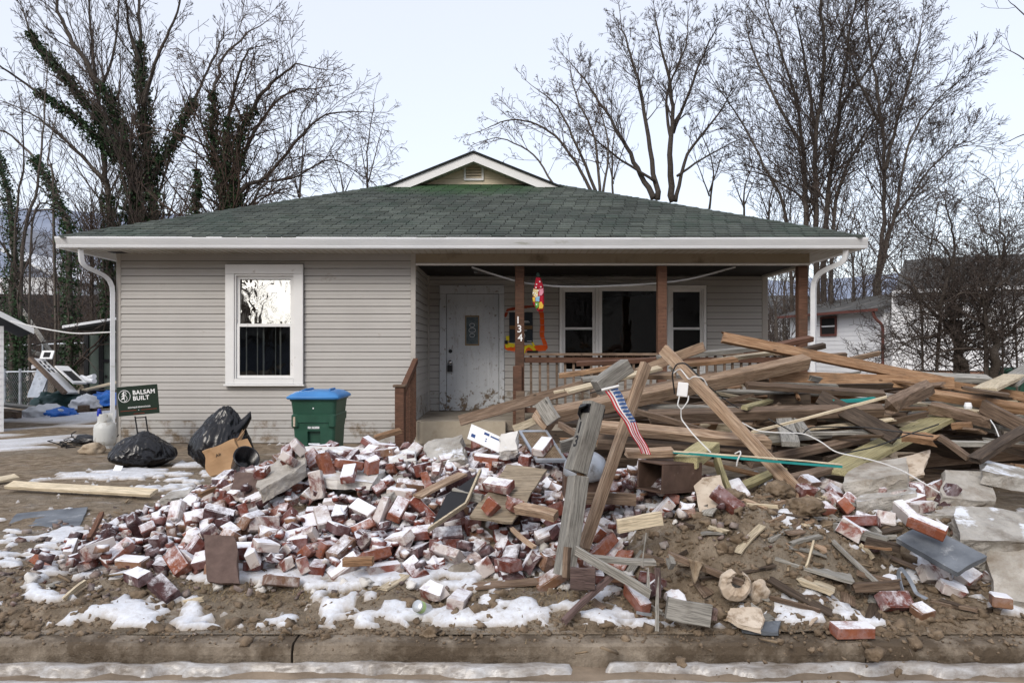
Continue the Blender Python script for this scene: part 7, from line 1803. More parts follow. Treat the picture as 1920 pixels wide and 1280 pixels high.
# corner of the neighbour's outbuilding
yn = 13.0; xe = wx(7, yn); nb = empty("garage", (xe, yn, 0), "corner of a pale garage with a white edged roof at the far left", "garage", rot=(0, 0, R(36)))
zt_ = wz(612, yn)
m = MB(); m.box((-3, 0, -.4), (0, 4, zt_)); m.build("wall", M["neighbour_white"], nb)
sbm = MB(); sbm.add([(0, -.012, 0), (2.98, -.012, 0), (2.98, -.003, .11), (0, -.003, .11), (0, 0, 0), (2.98, 0, 0), (2.98, 0, .11), (0, 0, .11)], BOXF); me = sbm.mesh("siding_board", M["neighbour_white"])
k = 0
while k * .115 < zt_ - .1: o = link("siding_board", me); o.location = (-2.98, 0, k * .115); attach(o, nb); k += 1
m = MB(); p = [(.42, -.25, zt_ - .12), (.42, 4.2, zt_ - .12), (-1.5, 4.2, zt_ + 1.0), (-1.5, -.25, zt_ + 1.0)]; m.add(p + [(x, y, z + .05) for x, y, z in p], BOXF); m.build("roof", M["shed_dark"], nb)
m = MB(); p = [(.43, -.29, zt_ - .13), (-1.5, -.29, zt_ + .99), (-1.5, -.29, zt_ + 1.09), (.43, -.29, zt_ - .03)]; m.add(p + [(x, y + .035, z) for x, y, z in p], BOXF); m.build("rake_board", M["gutter_white"], nb)
# chain link fence
yfc = 18.6; fc = empty("chain_link_fence", (wx(50, yfc), yfc, 0), "low chain link fence before the snowy bank at the left", "fence", wc=True)
for px in (9, 38, 86, -30): m = MB(); m.tube([(wx(px, yfc), yfc, -.1), (wx(px, yfc), yfc, wz(694, yfc) + .04)], .035, 8); m.build("post", M["galvanised"], fc)
m = MB(); m.tube([(wx(-60, yfc), yfc, wz(698, yfc)), (wx(90, yfc), yfc, wz(696, yfc))], .022, 6); m.build("top_rail", M["galvanised"], fc)
sg_ = []
for i in range(80):
    x = wx(-60, yfc) + i * .055
    if x > wx(88, yfc): break
    for dx in (-.45, .45):
        for q in range(6): sg_.append((x + dx * q / 6, yfc, .05 + q * .13, x + dx * (q + 1) / 6, yfc, .05 + (q + 1) * .13, .003, .003))
V, F = prisms(sg_, 3); o = link("wire_mesh", np_mesh("wire_mesh", V, F, M["galvanised"]), fc); o["kind"] = "stuff"
m = MB(); m.tube([(wx(-30, 24), 24, wz(649, 24)), (wx(160, 24), 24, wz(643, 24))], .03, 6); 
for px in (10, 80, 132): m.tube([(wx(px, 24), 24, .2), (wx(px, 24), 24, wz(646, 24))], .03, 6)
tag(m.build("pipe_fence", M["galvanised"]), "thin metal pipe fence on the bank behind the chain link fence", "fence")
# debris in the side yard
def rackdoor(name, a, b, d, th, label, cat, panes, mat="white_paint", edge=None):
    o, u, v, n = panel_pts(a, b, d, th)
    def qb(mb, s0, s1, r0, r1, h0=0., h1=1.): mb.add([o + u * s + v * r + n * h for h in (h0, h1) for s, r in ((s0, r0), (s1, r0), (s1, r1), (s0, r1))], BOXF)
    mb = MB(); xs, ys_ = panes
    sgrid = sorted(set([0, 1] + [q for p in xs for q in p])); rgrid = sorted(set([0, 1] + [q for p in ys_ for q in p]))
    for s0, s1 in zip(sgrid, sgrid[1:]):
        for r0, r1 in zip(rgrid, rgrid[1:]):
            if (s0, s1) in xs and (r0, r1) in ys_: continue
            qb(mb, s0, s1, r0, r1)
    ob = mb.build(name, M[mat]); tag(ob, label, cat)
    mb = MB()
    for p in xs:
        for q in ys_: qb(mb, *p, *q, .35, .6)
    mb.build("pane", M["dark_interior"], ob)
    if edge: mb = MB(); qb(mb, -.35, -.003, -.02, 1.0, -.1, 1.2); mb.build("jamb", M[edge], ob)
rackdoor("old_door", (63, 671, 18.3), (84, 673, 18.9), (127, 735, 17.2), .05, "white panelled door with small panes leaning on the debris at the left", "door", (((.15, .45), (.55, .85)), ((.08, .18), (.2, .3), (.32, .42))), edge="brown_wood")
rackdoor("window_sash", (103, 685, 18.2), (128, 686, 18.6), (138, 717, 17.6), .04, "white window sash leaning beside the old white door", "window sash", (((.12, .88),), ((.3, .9),)))
rackdoor("small_window", (79, 657, 18.8), (102, 657, 18.8), (74, 672, 18.6), .03, "small white framed window standing above the old white door", "window sash", (((.22, .78),), ((.2, .85),)))
slab("metal_sheet", (50, 745, 17.9), (76, 745, 17.8), (70, 690, 18.3), .03, "galvanised", "grey corrugated sheet leaning under the old white door", "sheet", 5, .004, .02, seed=31)
def mound(name, px, py, w, h, Y, mat, label, cat, seed, d=.9):
    x = wx(px, Y); bm = bmesh.new(); bmesh.ops.create_icosphere(bm, subdivisions=4, radius=1)
    for v in bm.verts:
        k = 1 + .3 * mn.noise(v.co * 2 + Vector((seed, 0, 0))) + .22 * mn.noise(v.co * 5 + Vector((0, seed, 0))); v.co = Vector((v.co.x * w / 2 * k, v.co.y * d * .5 * k, max(v.co.z, -.1) * h * k))
    mb = MB(); mb.bm(bm); o = mb.build(name, M[mat], None, True); o.location = (x, Y, max(gz(x, Y), wz(py, Y))); return tag(o, label, cat)
mound("tarp", 118, 764, 1.25, .40, 17.8, "tarp_green", "dark green tarp heap dusted with snow at the foot of the old door", "tarp", 1, 1.2)
mound("tarp", 200, 756, .75, .28, 18.6, "tarp_blue", "bright blue tarp bundled against the green shed", "tarp", 2)
mound("tarp", 112, 785, .55, .18, 16.0, "tarp_blue", "pale blue tarp end lying in the snow before the green tarp", "tarp", 3)
mound("plastic_bundle", 84, 784, .75, .24, 15.9, "sheet_white", "white plastic sheeting heaped in the snow left of the pale blue tarp", "plastic sheeting", 4)
mound("plastic_bundle", 160, 762, .5, .26, 17.4, "sheet_white", "crumpled clear plastic right of the dark green tarp", "plastic sheeting", 5)
def rbox(name, px, py, w, h, Y, mat, label, cat, rot=0): 
    mb = MB(); mb.cbox((-w / 2, -w / 2, 0), (w / 2, w / 2, h), .01); o = mb.build(name, M[mat]); x = wx(px, Y); o.location = (x, Y, wz(py, Y)); o.rotation_euler = (0, 0, rot); return tag(o, label, cat)
rbox("crate", 157, 772, .2, .15, 17.0, "brown_wood", "small brown wooden crate before the crumpled clear plastic", "crate", .2)
lum("plank", (158, 731, 18.9), (222, 716, 19.4), .03, .6, "pale_wood", "pale tabletop board tilted above the bright blue tarp", "board")
mb = MB(); mb.box((-.5, 0, 0), (.6, .5, .36)); o = mb.build("dark_bench", M["shed_dark"]); o.location = (wx(185, 19.3), 19.3, wz(758, 19.3)); tag(o, "dark low bench holding up the pale tabletop board", "bench")
for a, b, l_ in (((155, 712, 18.5), (177, 705, 18.3), "upper slanting white plastic pipe right of the window sash"), ((158, 714, 18.4), (177, 714, 18.1), "lower level white plastic pipe right of the window sash"), ((153, 707, 18.6), (168, 713, 18.4), "short white plastic pipe crossed behind the other two pipes")): mb = MB(); mb.tube([P(*a), P(*b)], .06, 12); tag(mb.build("plastic_pipe", M["sheet_white"]), l_, "pipe", "white plastic pipes by the window sash")
lum("plank", (-20, 756, 16.6), (66, 764, 16.2), .05, .3, "grey_wood", "snow covered plank lying at the far left before the fence", "board"); lum("plank", (-10, 770, 15.6), (36, 778, 15.2), .12, .1, "brown_wood", "brown board end at the far left in the snow", "board"); lum("plank", (-10, 766, 16), (34, 772, 15.8), .03, .2, "dark_wood", "dark thin board above the brown board end at far left", "board"); rbox("crate", 4, 784, .24, .14, 14.6, "brown_wood", "small weathered crate end at the photo's left edge", "crate", .1)
lum("log", (28, 648, 19.5), (74, 664, 19.2), .09, .09, "grey_wood", "bare grey branch trunk leaning across the fence at the left", "log", ends=(.02, .02))
lum("log", (40, 580, 21), (95, 660, 19.5), .09, .09, "grey_wood", "long bare dead limb sloping down the bank at the left", "log", ends=(.02, .02))
wire("service_wire", [(20, 602, 12.6), (80, 616, 12.2), (140, 626, 11.9), (217, 622, 11.5)], .011, "wire_white", "sagging pale service cable strung from the garage to the house")
wire("utility_wire", [(-10, 509, 30), (60, 510, 30), (220, 508, 30)], .012, "wire_black", "thin dark utility wire crossing the trees at the left")
wire("utility_wire", [(-10, 455, 32), (60, 456, 32), (230, 458, 32)], .010, "wire_black", "higher thin utility wire crossing the trees at the left")

# ------------------------------------------------------------------ across the street: trees mirrored in the front window, row and house added to screen low sky
def back_tree(x, y, h, seed, label):
    rr = random.Random(seed); root = empty("tree", (x, y, -.2), label, "tree", wc=True); tm, tw = MB(), []
    o = dict(DEF); o.update(dict(levels=3, kids=(7, 6, 5), wig=.10, up=.06, rmin=.012, step=.5, ang=(.3, .8)))
    for k in range(5):
        a = rr.uniform(0, 6.28); pts = [Vector((x, y, -.3)), Vector((x + .2 * math.cos(a), y + .2 * math.sin(a), h * .2)), Vector((x + h * .14 * math.cos(a), y + h * .14 * math.sin(a), h * .55)), Vector((x + h * .25 * math.cos(a), y + h * .25 * math.sin(a), h * rr.uniform(.8, 1)))]
        S = smooth_line(pts); tm.tube(S, [.22 - .19 * i / (len(S) - 1) for i in range(len(S))], 7)
        for i in range(4, len(S)):
            for _ in range(2 if i % 2 else 1): grow(tw, S[i], rnd_dir((S[i] - S[i - 1]).normalized(), rr.uniform(.4, 1.0), rr), rr.uniform(1.5, 3.6), .05, 1, rr, o)
    tm.build("trunk", M["bark"], root, True); V, F = prisms(tw, 3); link("crown", np_mesh("crown", V, F, M["twig"]), root)
for i, (x, y, h) in enumerate(((-22, -17, 11), (-13.3, -20, 13), (-2, -18, 9), (5, -21, 12), (12, -17, 11))):
    back_tree(x, y, h, 300 + i, ("bare", "tall bare", "low bare", "spreading bare", "broad bare")[i] + " street tree mirrored in the front windows")
oh = empty("house", (-16, -34, 0), "low dark house across the street, mirrored in the front windows", "house", wc=True)
m = MB(); m.box((-24, -40, -.5), (-8, -33, 2.4)); m.build("wall", M["blue_grey"], oh); m = MB(); m.add([(-25, -32.4, 2.3), (-7, -32.4, 2.3), (-10, -36.5, 4.2), (-22, -36.5, 4.2), (-25, -40.6, 2.3), (-7, -40.6, 2.3)], [(0, 1, 2, 3), (3, 2, 5, 4), (0, 3, 4), (1, 5, 2)]); m.build("roof", M["neighbour_roof"], oh)
# ------------------------------------------------------------------ bricks (mm, 1/100 rad, shape, colour)
BRICKS = [[1828,3950,-54,0,0,3,0,1],[2725,4120,50,0,0,120,4,3],[2437,4330,409,25,35,-55,0,1],[68,5250,470,15,-10,15,0,0],[-268,4270,0,20,0,135,0,4],[-418,4330,29,30,10,-60,3,4],[2171,4178,25,-80,-305,28,2,0],[2785,4541,151,90,-22,3,1,3],[741,4250,16,139,-41,200,2,1],[-2008,4375,27,-266,37,-60,0,2],[272,4451,66,-279,-60,-12,0,3],[1390,4714,477,-49,-58,261,2,0],[-1821,4581,152,-260,-27,-11,0,0],[-1018,4661,71,-42,51,-267,1,4],[-2490,4784,126,29,-55,87,2,1],[-2033,4605,119,70,42,-78,0,1],[2561,4471,86,-220,15,34,2,4],[2985,5070,430,15,79,336,2,2],[2574,4307,48,-296,26,-8,3,4],[1020,5081,496,-61,32,273,1,2],[2578,4825,369,-175,-30,161,2,4],[476,4787,234,65,-80,177,1,0],[-1066,4806,149,16,-35,111,2,3],[-2606,4781,152,-110,8,-197,1,4],[2282,4115,-15,-35,310,32,4,3],[-766,4654,65,0,-2,-274,2,4],[-1348,4455,50,37,337,49,2,3],[-55,5071,509,43,5,-55,0,0],[-2356,4704,88,13,1,-27,2,3],[2899,4744,309,-45,35,-228,1,3],[719,4649,120,32,-77,77,3,1],[-565,4627,68,-62,-25,210,2,0],[-377,4752,135,75,-11,260,0,4],[829,4947,352,-203,-72,137,2,2],[-2215,4492,65,-291,-3,-74,0,2],[2127,4623,311,-171,49,-60,3,4],[1005,4870,371,-11,81,301,2,4],[959,4241,12,-25,-257,-124,4,4],[-828,4681,138,56,3,-237,1,1],[-1392,5478,436,232,-187,-82,1,4],[2237,4643,255,-35,-26,203,0,2],[2748,4442,77,49,-27,36,5,4],[472,5344,407,13,69,-187,1,4],[9,4528,127,-8,301,-108,2,0],[2982,4471,118,-261,-21,-82,5,0],[620,5138,353,94,-39,-7,0,0],[-1003,5233,309,-60,-22,251,2,4],[-393,4955,202,-57,310,13,0,2],[-2003,5202,284,106,-285,18,0,2],[607,4696,182,262,-50,72,2,1],[3020,4747,282,-60,31,-236,3,2],[-760,5238,310,45,-48,130,2,1],[-1382,5709,539,-24,-106,253,2,1],[-350,5570,440,-148,40,-247,0,2],[984,5394,534,15,-106,103,0,3],[-2362,5336,250,-45,-99,161,2,4],[-1762,4591,90,8,14,142,0,3],[-1834,5487,332,-28,34,-274,2,4],[-1501,4651,210,15,25,71,3,4],[2223,4324,74,280,-23,100,3,4],[372,4778,163,246,-45,-104,1,3],[2253,4744,338,34,17,249,1,0],[-867,5209,295,142,91,-204,2,4],[-138,4612,87,213,-110,302,4,4],[-1646,5058,246,-110,326,53,1,4],[-2290,4950,140,-146,-4,-25,3,2],[2884,4405,77,-20,0,-167,4,4],[-1174,4666,79,14,-13,155,3,0],[-224,4877,113,-12,33,-219,1,4],[-393,5214,251,86,-22,22,1,2],[2001,4992,469,138,330,11,5,0],[-605,5011,198,38,-17,-16,2,0],[-1268,5153,269,15,41,-116,1,4],[1591,5120,459,35,268,171,0,4],[-1167,5517,515,-10,-34,164,1,0],[280,5857,669,-9,42,-208,1,4],[2517,5306,434,54,-14,-272,0,1],[-456,4700,77,3,26,-218,4,0],[-2144,5214,261,62,-10,64,1,1],[-771,5466,379,5,8,-19,2,4],[-705,4889,190,32,-30,-72,2,4],[-329,5379,347,-92,30,-270,2,0],[195,5168,284,-117,26,258,0,2],[-596,5271,306,49,-239,-7,0,0],[-718,5546,411,203,15,19,1,3],[2073,4875,394,-50,-13,-269,4,1],[2452,4823,332,83,7,-38,4,4],[-1631,5459,315,28,-22,81,0,4],[2503,5067,390,-17,15,342,5,2],[-1563,4615,158,-201,-3,181,2,4],[-110,4863,399,-74,84,-288,4,1],[-1920,5695,402,-193,-53,108,2,0],[-885,4924,177,-88,15,105,0,2],[541,4580,62,14,-23,162,3,0],[121,4890,138,25,-56,35,3,0],[389,4884,235,-78,19,62,1,2],[703,4442,55,-372,-3,-46,3,3],[827,5135,430,-93,-122,107,2,0],[859,4399,72,-10,49,60,3,0],[-1349,4949,181,216,-44,-20,2,4],[62,4896,412,38,27,60,5,1],[-2938,5029,75,155,19,-123,2,4],[282,4910,220,-74,-31,18,2,4],[781,5292,451,-10,75,-259,3,1],[-1160,5194,286,0,44,-153,3,2],[122,5805,493,-71,1,-272,2,2],[396,4574,92,48,-44,157,4,3],[1156,4757,406,-7,29,-174,4,3],[-579,4880,115,26,-1,-191,2,2],[-1733,5064,276,-96,6,139,1,3],[585,5338,388,47,272,115,0,4],[176,5087,209,49,4,4,3,2],[750,4904,265,205,70,-178,5,2],[-170,5044,159,47,-2,24,3,3],[-3028,4872,46,289,68,14,5,1],[-994,5081,210,43,42,-308,0,1],[-214,4701,82,-62,69,-256,5,4],[-1128,4996,232,-32,-3,-101,0,2],[-2524,5125,204,247,-86,-202,0,2],[-1995,4790,176,-23,-80,97,5,0],[581,4846,230,-36,93,-309,4,1],[34,4540,69,12,-13,18,3,2],[-233,5088,230,-22,134,177,5,0],[155,4596,133,-3,-99,2,5,2],[2718,4892,400,19,-15,-139,5,4],[182,5566,366,-62,-88,256,0,0],[-1570,4956,202,60,21,31,3,3],[-682,5193,205,15,-47,132,0,2],[246,4613,109,-170,-55,-228,5,3],[-1615,5681,405,6,-12,207,1,1],[-1771,4880,196,-27,-57,-191,0,3],[-367,5284,311,50,-34,-318,0,3],[-1806,5458,532,-45,6,304,4,0],[-2433,5101,175,-49,72,167,2,0],[3013,5257,448,-117,6,-242,0,4],[-453,6044,531,103,11,-270,2,4],[1142,5283,562,10,-38,-208,2,0],[20,5205,268,-293,-35,63,5,2],[-2151,4667,78,-14,-4,271,5,2],[-1026,5681,550,6,-139,-97,5,1],[-2118,6015,412,70,41,-282,1,2],[-163,6089,524,-183,-305,-18,1,1],[-1254,4819,136,-69,8,123,2,1],[-480,5581,395,61,46,-150,2,2],[-1524,5873,562,-255,47,-109,2,1],[-586,5572,414,-114,73,-110,1,1],[-1226,5417,309,133,11,-308,2,4],[-1625,4753,153,115,313,10,1,0],[2128,5261,498,-54,-10,-227,0,3],[514,4550,133,28,-285,3,4,4],[1201,5167,481,-1,5,46,3,1],[-811,4854,145,128,-26,287,3,0],[664,4745,142,-65,-42,90,0,4],[315,5169,306,135,-41,-27,0,0],[-407,4882,137,-69,-4,-305,0,0],[33,4718,129,14,298,148,0,2],[2198,5061,425,-194,-77,-23,4,4],[-225,5527,363,-124,-9,12,0,0],[2212,4881,403,86,29,119,0,1],[-1152,4851,135,-193,-16,-193,1,1],[-1591,5501,610,47,39,147,1,4],[824,4329,39,-27,58,221,5,2],[-678,4870,133,-82,-66,118,0,4],[326,5054,248,186,76,55,0,0],[-1589,5284,283,-259,-42,-1,3,1],[2656,5079,424,-65,-4,44,3,4],[-2656,4754,66,-37,2,134,4,4],[-1466,4657,137,16,-27,-259,4,2],[-21,4889,131,23,-93,33,5,0],[-1540,5176,234,45,-75,7,2,0],[2001,5402,512,347,8,107,0,3],[2825,5133,452,9,62,-196,3,0],[2352,5423,429,-243,15,-109,2,4],[2775,5386,435,-9,34,-155,1,4],[141,5819,565,216,-138,-101,4,0],[-1569,4646,79,-18,40,125,4,0],[-1429,4789,127,-6,76,293,3,4],[-1859,4992,224,-18,-29,251,3,3],[-1594,5697,684,81,-12,194,0,4],[-1196,5675,560,-1,-19,-260,1,1],[2696,5005,405,-2,281,14,0,0],[-1365,4871,163,-166,0,-300,5,0],[1371,5102,458,-57,11,-229,4,4],[-927,5498,396,-60,54,156,3,0],[801,5440,519,32,-1,-252,3,1],[234,5639,473,-160,-9,234,4,2],[512,5925,494,151,-28,-199,0,1],[-1959,4923,227,-59,16,201,0,2],[2586,5172,436,-167,15,-156,4,4],[-1809,5818,396,-13,14,225,2,0],[553,5009,279,-169,-29,152,2,0],[-525,5354,306,128,-325,-39,4,4],[-1968,4668,97,-39,44,-44,1,4],[-1378,4672,84,52,-38,-119,5,4],[-829,5099,210,-68,-4,47,4,2],[294,5576,410,-37,41,-249,5,4],[342,5465,340,214,-4,-8,5,4],[-39,5039,162,6,56,-151,5,0],[-445,5907,468,-16,55,-177,2,4],[-1267,4644,92,-188,21,193,5,4],[665,4959,261,72,-31,251,3,4],[-1083,5796,573,236,-4,64,0,2],[1337,5302,467,-40,44,-12,2,0],[570,5646,411,7,-63,200,1,1],[-1368,5179,225,27,52,-101,5,0],[-651,5829,493,-132,-6,-189,1,0],[3080,4435,85,-13,-40,131,0,3],[-2044,5110,197,-46,-38,196,2,1],[1323,5504,494,-4,30,-214,2,4],[235,5403,335,0,-293,95,4,0],[-323,5124,215,-102,-21,32,2,4],[-2503,5359,203,180,29,-115,4,2],[-1991,5517,335,-35,204,-232,4,4],[-541,5727,476,-139,102,165,5,4],[-1445,5480,349,36,74,-7,4,4],[-2817,4900,67,10,36,-279,5,2],[686,5675,427,-85,-153,-1,3,0],[-814,6428,539,61,-52,101,2,4],[-1665,5685,632,-43,-46,178,2,0],[-94,6537,538,58,-66,-12,1,0],[-1021,6278,561,-6,16,275,2,3],[-1193,5042,165,-39,15,285,4,2],[-1861,5973,426,101,82,-301,3,2],[-1721,5887,457,139,225,91,5,4],[-1465,5083,226,54,-3,223,4,2],[-912,5900,488,186,-35,-174,5,1],[-2149,5090,178,24,-36,-95,3,1],[7,5555,421,-81,-42,288,1,4],[-300,6045,464,-34,58,-217,1,2],[-2289,5100,172,-145,-58,-113,4,3],[-2407,6352,339,-13,-27,140,1,2],[-656,6473,504,173,-30,-6,1,0],[427,6030,507,69,-21,128,4,2],[-538,5137,231,190,11,216,5,4],[-1945,4842,145,4,-6,-278,2,0],[438,5907,426,-1,39,47,2,4],[-2578,5222,143,7,-17,-198,1,4],[-981,6291,519,-20,-93,-81,2,4],[-177,5649,455,-168,24,-161,0,4],[2351,5110,390,-89,67,-72,4,0],[-241,6443,519,38,-40,-22,0,3],[-2278,5771,282,174,16,253,1,4],[-2197,5792,368,-219,-42,160,4,0],[-1017,5983,447,27,22,-15,5,0],[-1407,5036,172,-113,-13,63,2,0],[-1069,5128,220,46,-79,-170,4,2],[-2712,5002,129,-6,92,-259,1,2],[638,6205,440,-101,-53,250,0,2],[15,6232,539,-5,8,26,2,4],[-1200,6687,580,14,48,-33,0,0],[2308,5241,430,51,40,36,4,0],[-2080,5452,276,58,-62,5,2,0],[-821,5854,421,17,-17,61,4,0],[417,6255,510,5,61,280,1,0],[-2099,5668,373,32,21,-210,4,4],[-204,5268,268,-54,3,-190,5,4],[742,5449,457,-13,6,-152,2,0],[-2668,4808,147,162,-39,46,3,2],[-2302,5537,255,-83,-192,98,4,2],[-144,5968,481,32,43,123,3,1],[1103,5016,427,19,26,140,1,1],[375,5523,386,-26,-243,111,5,3],[-2865,5960,111,-179,-108,133,5,2],[-1163,6320,558,-12,25,-177,1,1],[-1674,6721,524,-154,9,280,1,0],[-1349,4814,95,-80,11,-194,3,1],[339,4674,109,-2,53,195,5,0],[-395,5766,442,119,-28,38,1,2],[-2804,5428,134,-328,-74,25,4,2],[-2562,5087,90,28,-11,-60,0,2],[-1324,5331,272,-16,2,-302,0,0],[-1873,5317,286,-190,20,186,4,0],[730,5760,469,334,-23,8,1,1],[-1391,6048,536,148,-45,304,2,2],[467,6525,511,-8,58,35,1,4],[482,4748,93,-6,-2,194,3,1],[407,5206,288,-323,-2,-73,2,4],[274,4787,107,-29,307,75,4,3],[-2857,5532,91,-32,-54,301,2,2],[1155,6196,204,159,67,151,1,1],[-745,5899,477,79,28,198,5,2],[459,5789,387,-23,-17,-268,0,3],[2310,4850,322,-54,-21,238,3,2],[1453,4946,442,3,20,277,1,4],[51,5857,448,31,18,-32,1,2],[-2095,4846,127,-66,-104,-208,4,1],[-998,4846,113,5,-57,204,3,2],[495,5088,256,-139,83,103,5,3],[-667,5425,296,-7,23,-228,2,0],[-1526,4909,151,-125,66,18,4,2],[-1297,6232,503,-153,-59,106,0,2],[365,6113,445,2,10,-70,2,4],[-1080,6576,569,4,-8,-310,0,4],[-286,6858,521,-127,-69,-152,1,1],[-2439,5795,243,-252,41,-32,5,4],[52,6805,514,-307,-19,112,0,4],[-10,6029,532,-90,-9,-148,4,0],[1291,6391,133,-167,-2,-177,2,2],[1447,5420,422,29,-59,186,0,0],[-817,6263,529,2,4,26,4,4]]
